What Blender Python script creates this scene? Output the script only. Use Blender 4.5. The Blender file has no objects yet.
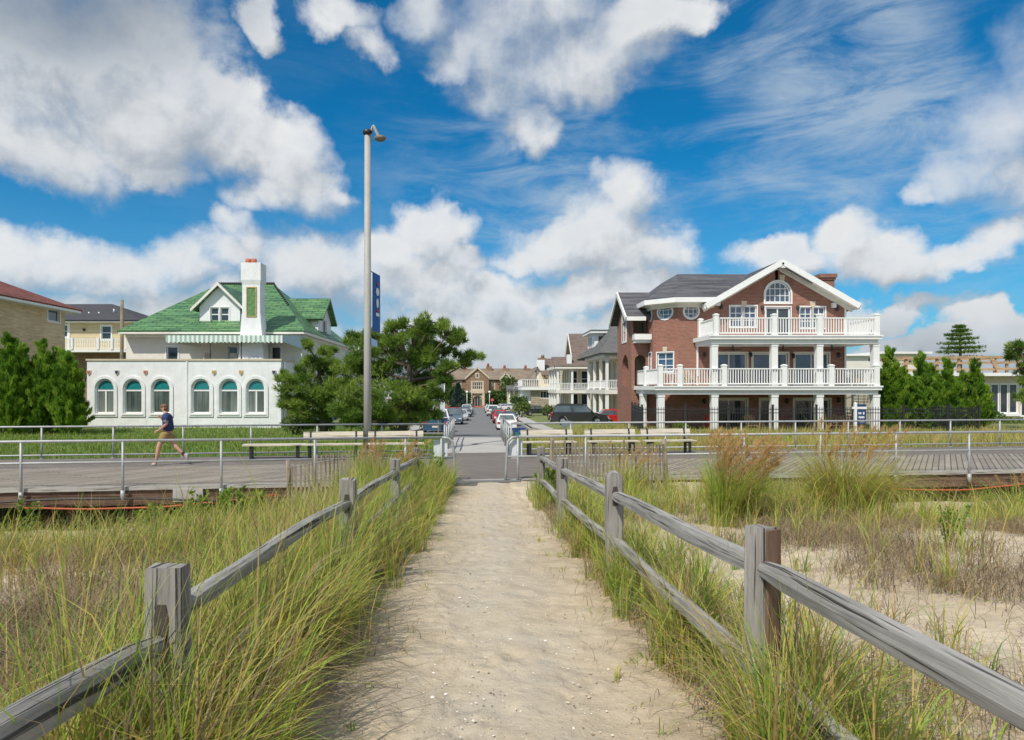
import bpy, math, random
import numpy as np
from mathutils import Vector, Matrix

RN = random.Random(11)
NR = np.random.default_rng(11)
SC = bpy.context.scene
COL = SC.collection
PI = math.pi
FP, CX, CY, EYE = 683.0, 477.6, 388.0, 2.2     # focal length in px, principal point, eye height above the boardwalk


def X(px, d): return (px - CX) / FP * d
def Z(py, d): return EYE - (py - CY) / FP * d
def V(x, y, z): return Vector((x, y, z))
def smooth(a, b, x):
    t = np.clip((x - a) / (b - a), 0, 1)
    return t * t * (3 - 2 * t)


# ------------------------------------------------------------------ materials
def lin(r, g, b):
    f = lambda c: (c / 255 / 12.92) if c <= 10 else ((c / 255 + .055) / 1.055) ** 2.4
    return (f(r), f(g), f(b))


class NT:
    """small helper round a node tree"""
    def __init__(self, tree):
        self.t = tree; self.n = tree.nodes; self.l = tree.links
    def add(self, kind, **kw):
        n = self.n.new(kind)
        for k, v in kw.items(): setattr(n, k, v)
        return n
    def put(self, sock, v):
        if isinstance(v, bpy.types.NodeSocket): self.l.new(v, sock)
        elif isinstance(v, tuple) and len(v) == 3 and len(sock.default_value) == 4: sock.default_value = (*v, 1)
        else: sock.default_value = v
    def math(self, op, a, b=None, c=None, clamp=False):
        n = self.add('ShaderNodeMath', operation=op, use_clamp=clamp)
        for i, v in enumerate((a, b, c)):
            if v is not None: self.put(n.inputs[i], v)
        return n.outputs[0]
    def vmath(self, op, a, b=None, scale=None):
        n = self.add('ShaderNodeVectorMath', operation=op)
        self.put(n.inputs[0], a)
        if b is not None: self.put(n.inputs[1], b)
        if scale is not None: self.put(n.inputs['Scale'], scale)
        return n.outputs['Value'] if op in ('LENGTH', 'DOT_PRODUCT') else n.outputs['Vector']
    def noise(self, vec, scale, detail=4, rough=.55, dist=0.0, color=False):
        n = self.add('ShaderNodeTexNoise')
        if vec is not None: self.put(n.inputs['Vector'], vec)
        n.inputs['Scale'].default_value = scale; n.inputs['Detail'].default_value = detail
        n.inputs['Roughness'].default_value = rough; n.inputs['Distortion'].default_value = dist
        return n.outputs['Color'] if color else n.outputs['Fac']
    def mix(self, fac, a, b, blend='MIX'):
        n = self.add('ShaderNodeMix', data_type='RGBA', blend_type=blend)
        self.put(n.inputs['Factor'], fac); self.put(n.inputs['A'], a); self.put(n.inputs['B'], b)
        return [o for o in n.outputs if o.type == 'RGBA'][0]
    def ramp(self, fac, stops, interp='LINEAR'):
        n = self.add('ShaderNodeValToRGB'); cr = n.color_ramp; cr.interpolation = interp
        while len(cr.elements) < len(stops): cr.elements.new(.5)
        for e, (p, c) in zip(cr.elements, stops):
            e.position = p; e.color = (*c, 1)
        self.put(n.inputs['Fac'], fac)
        return n.outputs['Color']
    def maprange(self, v, a, b, c=0.0, d=1.0, kind='LINEAR'):
        n = self.add('ShaderNodeMapRange', interpolation_type=kind)
        self.put(n.inputs[0], v)
        for i, k in enumerate((a, b, c, d)): self.put(n.inputs[i + 1], k)
        return n.outputs[0]
    def mapping(self, vec, scale=(1, 1, 1), rot=(0, 0, 0), loc=(0, 0, 0)):
        n = self.add('ShaderNodeMapping')
        self.put(n.inputs['Vector'], vec)
        n.inputs['Scale'].default_value = scale; n.inputs['Rotation'].default_value = rot; n.inputs['Location'].default_value = loc
        return n.outputs[0]
    def bump(self, h, strength, dist=.02):
        n = self.add('ShaderNodeBump')
        n.inputs['Strength'].default_value = strength; n.inputs['Distance'].default_value = dist
        self.put(n.inputs['Height'], h)
        return n.outputs[0]


def newmat(name):
    m = bpy.data.materials.new(name); m.use_nodes = True
    nt = NT(m.node_tree); nt.n.clear()
    out = nt.add('ShaderNodeOutputMaterial'); p = nt.add('ShaderNodeBsdfPrincipled')
    nt.l.new(p.outputs[0], out.inputs['Surface'])
    tc = nt.add('ShaderNodeTexCoord')
    nt.out, nt.p, nt.obj, nt.uv, nt.gen = out, p, tc.outputs['Object'], tc.outputs['UV'], tc.outputs['Generated']
    return m, nt


def pbr(name, col, rough=.6, var=.12, scale=2.5, bump=0.0, bscale=30, metal=0.0, spec=.5, dirt=0.0):
    m, t = newmat(name)
    a = t.noise(t.obj, scale, 5, .6); b = t.noise(t.obj, scale * 9, 3, .6)
    f = t.math('ADD', t.math('MULTIPLY', a, .65), t.math('MULTIPLY', b, .35))
    lo = tuple(c * (1 - var * 1.6) for c in col); hi = tuple(min(1, c * (1 + var * 1.6)) for c in col)
    c = t.ramp(f, [(.25, lo), (.75, hi)])
    if dirt:
        k = t.maprange(t.noise(t.mapping(t.obj, (3, 3, .5)), 1.3, 6, .65), .5, .8, 0, dirt)
        c = t.mix(k, c, tuple(x * .45 for x in col))
    t.put(t.p.inputs['Base Color'], c)
    t.p.inputs['Roughness'].default_value = rough; t.p.inputs['Metallic'].default_value = metal
    t.p.inputs['Specular IOR Level'].default_value = spec
    if bump: t.put(t.p.inputs['Normal'], t.bump(t.noise(t.obj, bscale, 5, .6), bump))
    return m


def bricks(name, c1, c2, mortar, w, h, gap=.012, rough=.85, bump=.5, rot=0.0, offs=.5, var=.25, bias=0.0, soft=.3, patch=.45):
    m, t = newmat(name)
    uv = t.mapping(t.uv, rot=(0, 0, rot)) if rot else t.uv
    n = t.add('ShaderNodeTexBrick'); t.put(n.inputs['Vector'], uv)
    n.offset = offs
    for k, v in (('Scale', 1), ('Mortar Size', gap), ('Mortar Smooth', soft), ('Bias', bias), ('Brick Width', w), ('Row Height', h)): n.inputs[k].default_value = v
    t.put(n.inputs['Color1'], c1); t.put(n.inputs['Color2'], c2); t.put(n.inputs['Mortar'], mortar)
    k = t.noise(t.uv, .55, 5, .65)
    kk = t.noise(t.mapping(t.uv, (.35 / w, .8 / h, 1)), 1.0, 3, .6)
    c = t.mix(t.maprange(k, .3, .7, 0, var), n.outputs['Color'], (0, 0, 0), 'MULTIPLY')
    c = t.mix(t.maprange(kk, .42, .68, 0, patch), c, tuple(min(1, x * 1.55) for x in c2))
    t.put(t.p.inputs['Base Color'], c); t.p.inputs['Roughness'].default_value = rough
    h_ = t.math('ADD', t.math('MULTIPLY', n.outputs['Fac'], -1.0), t.math('MULTIPLY', t.noise(t.uv, 14, 4), .5))
    if bump: t.put(t.p.inputs['Normal'], t.bump(h_, bump, .02))
    return m


def wood(name, c_dark, c_mid, c_light, grain=(1.2, 26, 26), rough=.85, bump=.6):
    m, t = newmat(name)
    v = t.mapping(t.uv, (grain[0], grain[1], 1))
    a = t.noise(v, 1.0, 8, .65, .6); b = t.noise(t.uv, 2.2, 4, .6)
    crack = t.maprange(t.noise(t.mapping(t.uv, (.8, 34, 1) if grain[0] < grain[1] else (34, .8, 1)), 1.0, 3, .5, .3), .585, .64, 0, .9)
    c = t.ramp(t.math('ADD', t.math('MULTIPLY', a, .7), t.math('MULTIPLY', b, .3)), [(.3, c_dark), (.5, c_mid), (.7, c_light)])
    c = t.mix(crack, c, tuple(x * .35 for x in c_dark))
    t.put(t.p.inputs['Base Color'], c); t.p.inputs['Roughness'].default_value = rough
    t.p.inputs['Specular IOR Level'].default_value = .25
    t.put(t.p.inputs['Normal'], t.bump(t.math('SUBTRACT', a, crack), bump, .01))
    return m


def leafmat(name, stops, rough=.55, trans=.3):
    """foliage: the tint of every leaf or blade is its own (a per-leaf attribute)"""
    m, t = newmat(name)
    a = t.add('ShaderNodeAttribute', attribute_name='tint')
    c = t.ramp(a.outputs['Fac'], stops)
    t.put(t.p.inputs['Base Color'], c); t.p.inputs['Roughness'].default_value = rough
    t.p.inputs['Specular IOR Level'].default_value = .25
    tr = t.add('ShaderNodeBsdfTranslucent'); t.put(tr.inputs['Color'], c)
    mx = t.add('ShaderNodeMixShader'); mx.inputs[0].default_value = trans
    t.l.new(t.p.outputs[0], mx.inputs[1]); t.l.new(tr.outputs[0], mx.inputs[2]); t.l.new(mx.outputs[0], t.out.inputs['Surface'])
    return m


def glass(name, col, rough=.06, spec=.8, var=.3, sc=.8):
    m, t = newmat(name)
    c = t.ramp(t.noise(t.obj, sc, 3, .5), [(.35, tuple(x * (1 - var) for x in col)), (.65, tuple(x * (1 + var) for x in col))])
    t.put(t.p.inputs['Base Color'], c)
    t.p.inputs['Roughness'].default_value = rough; t.p.inputs['Specular IOR Level'].default_value = spec
    t.put(t.p.inputs['Normal'], t.bump(t.noise(t.obj, .9, 2), .08, .05))
    return m


# ------------------------------------------------------------------ objects
def root_loc(o):
    while o.parent: o = o.parent
    return o.location


def thing(name, label, cat, loc=(0, 0, 0), rz=0.0, group=None):
    o = bpy.data.objects.new(name, None); COL.objects.link(o)
    o.location = loc; o.rotation_euler = (0, 0, rz); o.empty_display_size = .2
    return tag(o, label, cat, group)


def tag(o, label=None, cat=None, group=None, kind=None):
    if label: o['label'] = label
    if cat: o['category'] = cat
    if group: o['group'] = group
    if kind: o['kind'] = kind
    return o


def copy_tree(o, parent=None):
    c = o.copy(); COL.objects.link(c)
    if parent: c.parent = parent
    for ch in [k for k in o.children]: copy_tree(ch, c)
    return c


class MB:
    def __init__(s): s.v = []; s.f = []; s.sm = []; s.uvx = {}
    def poly(s, pts, sm=False):
        i = len(s.v); s.v += [tuple(p) for p in pts]; s.f.append(tuple(range(i, i + len(pts)))); s.sm.append(sm)
    def uvpoly(s, pts, uvs, sm=False):
        s.uvx[len(s.f)] = uvs; s.poly(pts, sm)
    def hexa(s, b, t, sm=False):
        """b, t: bottom and top quads, both counter-clockwise from above"""
        i = len(s.v); s.v += [tuple(p) for p in b] + [tuple(p) for p in t]
        for q in ((3, 2, 1, 0), (4, 5, 6, 7), (0, 1, 5, 4), (1, 2, 6, 5), (2, 3, 7, 6), (3, 0, 4, 7)):
            s.f.append(tuple(i + k for k in q)); s.sm.append(sm)
    def box(s, x0, x1, y0, y1, z0, z1):
        s.hexa([(x0, y0, z0), (x1, y0, z0), (x1, y1, z0), (x0, y1, z0)], [(x0, y0, z1), (x1, y0, z1), (x1, y1, z1), (x0, y1, z1)])
    def cbox(s, c, size): s.box(c[0] - size[0] / 2, c[0] + size[0] / 2, c[1] - size[1] / 2, c[1] + size[1] / 2, c[2] - size[2] / 2, c[2] + size[2] / 2)
    def beam(s, p0, p1, w, h, up=(0, 0, 1), w1=None, h1=None):
        p0, p1, up = Vector(p0), Vector(p1), Vector(up)
        d = (p1 - p0).normalized(); sd = d.cross(up)
        sd = sd.normalized() if sd.length > 1e-4 else Vector((1, 0, 0)); u = sd.cross(d).normalized()
        w1 = w if w1 is None else w1; h1 = h if h1 is None else h1
        r = lambda p, w, h: [p - sd * w / 2 - u * h / 2, p + sd * w / 2 - u * h / 2, p + sd * w / 2 + u * h / 2, p - sd * w / 2 + u * h / 2]
        s.hexa(r(p0, w, h), r(p1, w1, h1))
    def tube(s, pts, r, n=8, cap=True, sm=True):
        pts = [Vector(p) for p in pts]; r = [r] * len(pts) if isinstance(r, (int, float)) else list(r)
        i0 = len(s.v); prev = None
        for k, p in enumerate(pts):
            a = pts[max(0, k - 1)]; b = pts[min(len(pts) - 1, k + 1)]; d = (b - a).normalized()
            if prev is None:
                e = d.cross(Vector((0, 0, 1)))
                if e.length < 1e-3: e = d.cross(Vector((0, 1, 0)))
            else: e = prev - d * prev.dot(d)
            e = e.normalized(); prev = e; g = d.cross(e)
            for j in range(n):
                t = 2 * PI * j / n
                s.v.append(tuple(p + (e * math.cos(t) + g * math.sin(t)) * r[k]))
        for k in range(len(pts) - 1):
            for j in range(n):
                a = i0 + k * n + j; b = i0 + k * n + (j + 1) % n
                s.f.append((a, b, b + n, a + n)); s.sm.append(sm)
        if cap:
            s.f.append(tuple(i0 + j for j in reversed(range(n)))); s.sm.append(False)
            s.f.append(tuple(i0 + (len(pts) - 1) * n + j for j in range(n))); s.sm.append(False)
    def lathe(s, prof, c, n=12, sm=True):
        i0 = len(s.v)
        for (r, z) in prof:
            for j in range(n):
                t = 2 * PI * j / n; s.v.append((c[0] + r * math.cos(t), c[1] + r * math.sin(t), c[2] + z))
        for k in range(len(prof) - 1):
            for j in range(n):
                a = i0 + k * n + j; b = i0 + k * n + (j + 1) % n
                s.f.append((a, b, b + n, a + n)); s.sm.append(sm)
        s.f.append(tuple(i0 + j for j in reversed(range(n)))); s.sm.append(False)
        s.f.append(tuple(i0 + (len(prof) - 1) * n + j for j in range(n))); s.sm.append(False)
    def ball(s, c, r, n=10, m=6, sq=(1, 1, 1)):
        s_v = []
        i0 = len(s.v)
        for k in range(m + 1):
            ph = PI * k / m
            rr = max(1e-3, math.sin(ph))
            for j in range(n):
                t = 2 * PI * j / n
                s.v.append((c[0] + r * sq[0] * rr * math.cos(t), c[1] + r * sq[1] * rr * math.sin(t), c[2] - r * sq[2] * math.cos(ph)))
        for k in range(m):
            for j in range(n):
                a = i0 + k * n + j; b = i0 + k * n + (j + 1) % n
                s.f.append((a, b, b + n, a + n)); s.sm.append(True)
    def prism(s, F, pts, d0, d1):
        """2-D outline (a, b) in frame F, from depth d0 (inner) to d1 (outer)"""
        o = [F.p(a, b, d1) for a, b in pts]; i = [F.p(a, b, d0) for a, b in pts]
        s.poly(o); s.poly(list(reversed(i)))
        n = len(pts)
        for k in range(n): s.poly([i[k], i[(k + 1) % n], o[(k + 1) % n], o[k]])
    def ring(s, F, outer, inner, d0, d1):
        n = len(outer)
        for k in range(n):
            j = (k + 1) % n
            s.poly([F.p(*outer[k], d1), F.p(*outer[j], d1), F.p(*inner[j], d1), F.p(*inner[k], d1)])
            s.poly([F.p(*inner[k], d1), F.p(*inner[j], d1), F.p(*inner[j], d0), F.p(*inner[k], d0)])
            s.poly([F.p(*outer[j], d1), F.p(*outer[k], d1), F.p(*outer[k], d0), F.p(*outer[j], d0)])
    def build(s, name, mat, parent=None, local=False, uv=True, loc=None):
        v = np.array(s.v, dtype=np.float32).reshape(-1, 3)
        if parent is not None and not local: v = v - np.array(root_loc(parent), dtype=np.float32)
        if loc is not None: v = v - np.array(loc, dtype=np.float32)
        me = bpy.data.meshes.new(name)
        me.from_pydata(v.tolist(), [], s.f)
        me.polygons.foreach_set('use_smooth', s.sm)
        if uv:
            L = me.uv_layers.new(name='UVMap'); vs = [Vector(q) for q in v.tolist()]
            data = np.zeros((len(me.loops), 2), dtype=np.float32); zup = Vector((0, 0, 1))
            for p in me.polygons:
                if p.index in s.uvx:
                    for li, q in zip(p.loop_indices, s.uvx[p.index]): data[li] = q
                    continue
                nn = p.normal
                if abs(nn.z) > .985: u, w = Vector((1, 0, 0)), Vector((0, 1, 0))
                else:
                    u = zup.cross(nn).normalized(); w = nn.cross(u)
                for li, vi in zip(p.loop_indices, p.vertices):
                    data[li, 0] = vs[vi].dot(u); data[li, 1] = vs[vi].dot(w)
            L.data.foreach_set('uv', data.ravel())
        me.update()
        o = bpy.data.objects.new(name, me); COL.objects.link(o)
        if mat: me.materials.append(mat)
        if parent is not None: o.parent = parent
        if loc is not None: o.location = loc
        return o


class Frame:
    """a wall plane: origin, horizontal direction u and outward normal n"""
    def __init__(s, o, u, n): s.o = Vector(o); s.u = Vector(u).normalized(); s.n = Vector(n).normalized()
    def p(s, a, b, d=0.0): return s.o + s.u * a + Vector((0, 0, b)) + s.n * d


def contour(op, n=14):
    a0, b0, a1, b1, kind = op
    if kind == 'rect': return [(a0, b0), (a1, b0), (a1, b1), (a0, b1)]
    if kind == 'arch':
        r = (a1 - a0) / 2; c = (a0 + a1) / 2; h = min(r, b1 - b0)
        return [(a0, b0), (a1, b0)] + [(c + r * math.cos(PI * k / n), b1 - h + h * math.sin(PI * k / n)) for k in range(n + 1)]
    r = (a1 - a0) / 2; c = (a0 + a1) / 2; cb = (b0 + b1) / 2; rb = (b1 - b0) / 2
    return [(c + r * math.cos(2 * PI * (k + .5) / n), cb + rb * math.sin(2 * PI * (k + .5) / n)) for k in range(n)]


def inset(pts, w):
    n = len(pts); out = []
    for i in range(n):
        p0, p1, p2 = (Vector(pts[(i + k) % n]) for k in (-1, 0, 1))
        e1 = (p1 - p0).normalized(); e2 = (p2 - p1).normalized()
        n1 = Vector((-e1.y, e1.x)); n2 = Vector((-e2.y, e2.x)); m = n1 + n2
        m = m / max(.3, m.dot(n1)) if m.length > 1e-6 else n1
        out.append(tuple(p1 + m * w))
    return out


def wall(mb, F, a0, a1, b0, b1, ops=(), rev=.14):
    """front face of a wall with real openings and reveals"""
    A = sorted({a0, a1, *[v for o in ops for v in (o[0], o[2]) if a0 < v < a1]}); B = sorted({b0, b1, *[v for o in ops for v in (o[1], o[3]) if b0 < v < b1]})
    for i in range(len(A) - 1):
        for j in range(len(B) - 1):
            ca, cb = (A[i] + A[i + 1]) / 2, (B[j] + B[j + 1]) / 2
            if any(o[0] < ca < o[2] and o[1] < cb < o[3] for o in ops): continue
            mb.poly([F.p(A[i], B[j]), F.p(A[i + 1], B[j]), F.p(A[i + 1], B[j + 1]), F.p(A[i], B[j + 1])])
    for o in ops:
        c = contour(o)
        for k in range(len(c)):
            p, q = c[k], c[(k + 1) % len(c)]
            mb.poly([F.p(*p), F.p(*q), F.p(*q, -rev), F.p(*p, -rev)])
        if o[4] != 'rect':
            corners = [(o[0], o[1]), (o[2], o[1]), (o[2], o[3]), (o[0], o[3])]
            m = ((o[0] + o[2]) / 2, (o[1] + o[3]) / 2)
            for cc in corners:
                if any(abs(cc[0] - p[0]) < 1e-4 and abs(cc[1] - p[1]) < 1e-4 for p in c): continue
                q = [p for p in c if (p[0] - m[0]) * (cc[0] - m[0]) > -1e-4 and (p[1] - m[1]) * (cc[1] - m[1]) >= -1e-4]
                if o[4] == 'arch': q = [p for p in c[2:] if (p[0] - m[0]) * (cc[0] - m[0]) > -1e-4]
                ext = [p for p in q]
                if o[4] == 'round':
                    ext.append((m[0], cc[1])); ext.append((cc[0], m[1]))
                ext = sorted(set(ext), key=lambda p: math.atan2(p[1] - cc[1], p[0] - cc[0]))
                # fan from the corner
                ang = sorted(ext, key=lambda p: ((math.atan2(p[1] - cc[1], p[0] - cc[0]) - math.atan2(m[1] - cc[1], m[0] - cc[0]) + PI) % (2 * PI)))
                for k in range(len(ang) - 1):
                    t = [cc, ang[k], ang[k + 1]]
                    ar = (t[1][0] - t[0][0]) * (t[2][1] - t[0][1]) - (t[1][1] - t[0][1]) * (t[2][0] - t[0][0])
                    if abs(ar) < 1e-7: continue
                    if ar < 0: t = [t[0], t[2], t[1]]
                    mb.poly([F.p(*p) for p in t])


def window(root, F, op, mf, mg, nx=1, ny=1, fw=.07, casing=0.0, depth=-.07, name='window', bar=.035, transom=None, sill=0.0, mc=None):
    """window part (frame with its bars) with a pane sub-part"""
    c = contour(op); i1 = inset(c, fw); m = MB()
    m.ring(F, c, i1, depth - .05, depth)
    if casing: m.ring(F, inset(c, -casing), c, -.02, .035)
    if sill: m.prism(F, [(op[0] - .1, op[1] - .12), (op[2] + .1, op[1] - .12), (op[2] + .1, op[1] - .02), (op[0] - .1, op[1] - .02)], -.05, sill)
    a0, b0, a1, b1, kind = op
    def span(a):   # vertical extent of the opening at a
        if kind == 'rect': return b0, b1
        r = (a1 - a0) / 2; ca = (a0 + a1) / 2; k = math.sqrt(max(0, 1 - ((a - ca) / r) ** 2))
        if kind == 'arch': return b0, b1 - min(r, b1 - b0) + min(r, b1 - b0) * k
        return (b0 + b1) / 2 - (b1 - b0) / 2 * k, (b0 + b1) / 2 + (b1 - b0) / 2 * k
    for k in range(1, nx):
        a = a0 + (a1 - a0) * k / nx; lo, hi = span(a)
        if transom: hi = transom
        m.prism(F, [(a - bar, lo + fw), (a + bar, lo + fw), (a + bar, hi - fw * .8), (a - bar, hi - fw * .8)], depth - .04, depth - .005)
    rows = [b0 + (b1 - b0) * k / ny for k in range(1, ny)] + ([transom] if transom else [])
    for b in rows:
        lo, hi = a0, a1
        if kind == 'round':
            k = math.sqrt(max(0, 1 - ((b - (b0 + b1) / 2) / ((b1 - b0) / 2)) ** 2)); lo, hi = (a0 + a1) / 2 - (a1 - a0) / 2 * k, (a0 + a1) / 2 + (a1 - a0) / 2 * k
        m.prism(F, [(lo + fw, b - bar), (hi - fw, b - bar), (hi - fw, b + bar), (lo + fw, b + bar)], depth - .038, depth - .008)
    w = m.build(name, mf, root)
    g = MB(); g.poly([F.p(*p, depth - .045) for p in c]); g.build('pane', mg, w)
    return w


def balustrade(root, p0, p1, h, mat, step=.14, bw=.045, name='railing', top=.1, low=.12):
    """rails and balusters between two points, one part"""
    p0, p1 = Vector(p0), Vector(p1); m = MB(); L = (p1 - p0).length; up = Vector((0, 0, 1))
    m.beam(p0 + up * (h - .035), p1 + up * (h - .035), top, .07); m.beam(p0 + up * low, p1 + up * low, .07, .07)
    n = max(1, int(L / step))
    for k in range(n):
        q = p0 + (p1 - p0) * ((k + .5) / n)
        m.beam(q + up * (low + .035), q + up * (h - .07), bw, bw, up=(p1 - p0))
    return m.build(name, mat, root)


def fast_mesh(name, verts, faces, mat, tint=None, parent=None, nper=4, loc=None, smooth_=True):
    """numpy mesh; faces: (n, nper) index array; tint: per-vertex float"""
    me = bpy.data.meshes.new(name); nv, nf = len(verts), len(faces)
    verts = np.asarray(verts, dtype=np.float32)
    if loc is not None: verts = verts - np.array(loc, dtype=np.float32)
    me.vertices.add(nv); me.vertices.foreach_set('co', verts.ravel())
    me.loops.add(nf * nper); me.loops.foreach_set('vertex_index', np.asarray(faces, dtype=np.int32).ravel())
    me.polygons.add(nf); me.polygons.foreach_set('loop_start', np.arange(0, nf * nper, nper, dtype=np.int32))
    me.polygons.foreach_set('use_smooth', np.full(nf, smooth_))
    if tint is not None:
        a = me.attributes.new('tint', 'FLOAT', 'POINT'); a.data.foreach_set('value', np.asarray(tint, dtype=np.float32))
    me.update(calc_edges=True)
    if mat: me.materials.append(mat)
    o = bpy.data.objects.new(name, me); COL.objects.link(o)
    if parent is not None: o.parent = parent
    if loc is not None and parent is None: o.location = loc
    return o


def blades(pos, h, w, lean, az, tint, curve=.5, seg=4):
    """grass blades as tapering curved ribbons. pos (n,3), others (n,). returns verts, quads, tint"""
    n = len(pos); t = np.linspace(0, 1, seg + 1)
    dirx, diry = np.cos(az), np.sin(az)
    V_ = np.zeros((n, seg + 1, 2, 3), dtype=np.float32)
    wob = NR.normal(0, .12, n)
    sx, sy = np.cos(az + PI / 2 + NR.normal(0, .7, n)), np.sin(az + PI / 2 + NR.normal(0, .7, n))
    for k, tt in enumerate(t):
        ang = lean * (1 - curve) * tt + lean * curve * tt * tt * 1.6
        r = h * tt * np.sin(np.clip(ang, 0, 2.2)); z = h * tt * np.cos(np.clip(ang, 0, 2.2)) * (1 - .12 * tt * lean)
        x = pos[:, 0] + dirx * r + sx * wob * tt * tt * h * .6; y = pos[:, 1] + diry * r + sy * wob * tt * tt * h * .6
        ww = w * (1 - tt) ** .7 * (.75 + .25 * min(1, 3 * tt)) * .5 + .0004
        V_[:, k, 0] = np.stack([x - sx * ww, y - sy * ww, pos[:, 2] + z], 1)
        V_[:, k, 1] = np.stack([x + sx * ww, y + sy * ww, pos[:, 2] + z], 1)
    base = (np.arange(n) * (seg + 1) * 2)[:, None]
    q = []
    for k in range(seg):
        q.append(np.concatenate([base + 2 * k, base + 2 * k + 1, base + 2 * k + 3, base + 2 * k + 2], 1))
    F_ = np.stack(q, 1).reshape(-1, 4)
    return V_.reshape(-1, 3), F_, np.repeat(tint, (seg + 1) * 2)


def join_np(parts):
    vs, fs, ts, o = [], [], [], 0
    for v, f, t in parts:
        vs.append(v); fs.append(f + o); ts.append(t); o += len(v)
    return np.concatenate(vs), np.concatenate(fs), np.concatenate(ts)

# ------------------------------------------------------------------ camera, sun, sky
SC.view_settings.view_transform = 'Standard'; SC.view_settings.look = 'None'
SC.view_settings.exposure = -0.06; SC.view_settings.gamma = 1.0; SC.view_settings.use_curve_mapping = False
SC.cycles.max_bounces = 6; SC.cycles.transparent_max_bounces = 8
SC.cycles.use_denoising = True
cam = bpy.data.cameras.new('camera'); camo = bpy.data.objects.new('camera', cam); COL.objects.link(camo)
camo.location = (0, 0, EYE); camo.rotation_euler = (PI / 2, 0, 0)
cam.sensor_width = 36; cam.lens = 36 * FP / 1024; cam.shift_x = (512 - CX) / 1024; cam.shift_y = (CY - 370) / 1024
cam.clip_start = .1; cam.clip_end = 9000; SC.camera = camo

SUN_EL, SUN_AZ = math.radians(51), math.radians(180 + 34)      # azimuth clockwise from +Y: behind the camera, to its left side
sd = V(math.sin(SUN_AZ) * math.cos(SUN_EL), math.cos(SUN_AZ) * math.cos(SUN_EL), math.sin(SUN_EL))
sl = bpy.data.lights.new('sun', 'SUN'); sl.energy = 4.6; sl.angle = math.radians(.6); sl.color = (1, .94, .84)
so = bpy.data.objects.new('sun', sl); COL.objects.link(so); so.location = (-20, -20, 40)
so.rotation_euler = sd.to_track_quat('Z', 'Y').to_euler()

# clouds live in angle space (azimuth, elevation): one ellipse per puff, ragged by noise
PUFFS = [  # azimuth/elevation given through the direction (px, py), radii, tilt, weight
    (70, 55, 190, 100, -.1), (10, 110, 140, 70, 0), (110, 110, 130, 65, .1), (40, 150, 110, 45, .1), (190, 90, 75, 60, 0),
    (150, 165, 80, 26, .1), (235, 130, 60, 45, .2), (285, 150, 50, 45, .3), (310, 185, 46, 36, .3), (275, 195, 40, 26, 0), (335, 195, 22, 18, 0),
    (262, 14, 30, 24, .2), (345, 12, 40, 22, 0), (372, 40, 26, 22, .3), (425, 8, 42, 26, 0),
    (530, 20, 105, 55, 0), (580, 55, 85, 50, -.2), (500, 70, 55, 50, .2), (530, 120, 26, 34, 0), (640, 15, 60, 30, 0), (455, 45, 40, 28, 0),
    (628, 190, 36, 40, 0), (610, 225, 60, 38, -.1), (565, 240, 66, 26, -.2), (540, 262, 50, 20, 0), (665, 245, 45, 26, .2), (600, 255, 70, 28, 0), (690, 250, 20, 14, 0),
    (20, 262, 80, 34, 0), (90, 268, 90, 32, 0), (165, 265, 75, 30, 0), (243, 225, 28, 20, .5), (238, 255, 50, 26, 0), (310, 272, 75, 34, 0), (60, 310, 130, 32, 0),
    (380, 262, 50, 32, 0), (430, 235, 46, 32, -.2), (452, 222, 30, 20, 0), (410, 285, 90, 40, 0), (460, 262, 30, 24, 0), (220, 310, 150, 34, 0),
    (500, 305, 70, 30, 0), (470, 335, 120, 32, 0), (570, 300, 60, 24, 0), (640, 285, 60, 18, -.2), (560, 335, 120, 24, 0),
    (775, 258, 46, 20, 0), (800, 265, 60, 18, 0), (845, 242, 38, 22, 0), (870, 262, 50, 30, 0), (905, 275, 46, 20, 0), (960, 262, 60, 22, -.3), (1000, 236, 50, 26, -.3), (1040, 225, 50, 30, 0),
    (995, 115, 60, 60, -.5), (960, 160, 46, 34, -.4), (1030, 90, 50, 70, 0), (1020, 170, 50, 40, 0), (930, 190, 30, 14, -.3),
    (1000, 312, 20, 13, 0), (985, 322, 40, 12, 0), (860, 318, 120, 12, 0), (760, 300, 80, 12, 0), (700, 320, 70, 20, 0), (980, 345, 90, 14, 0),
]
SC.world = bpy.data.worlds.new('World'); SC.world.use_nodes = True
W = NT(SC.world.node_tree); W.n.clear()


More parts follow.
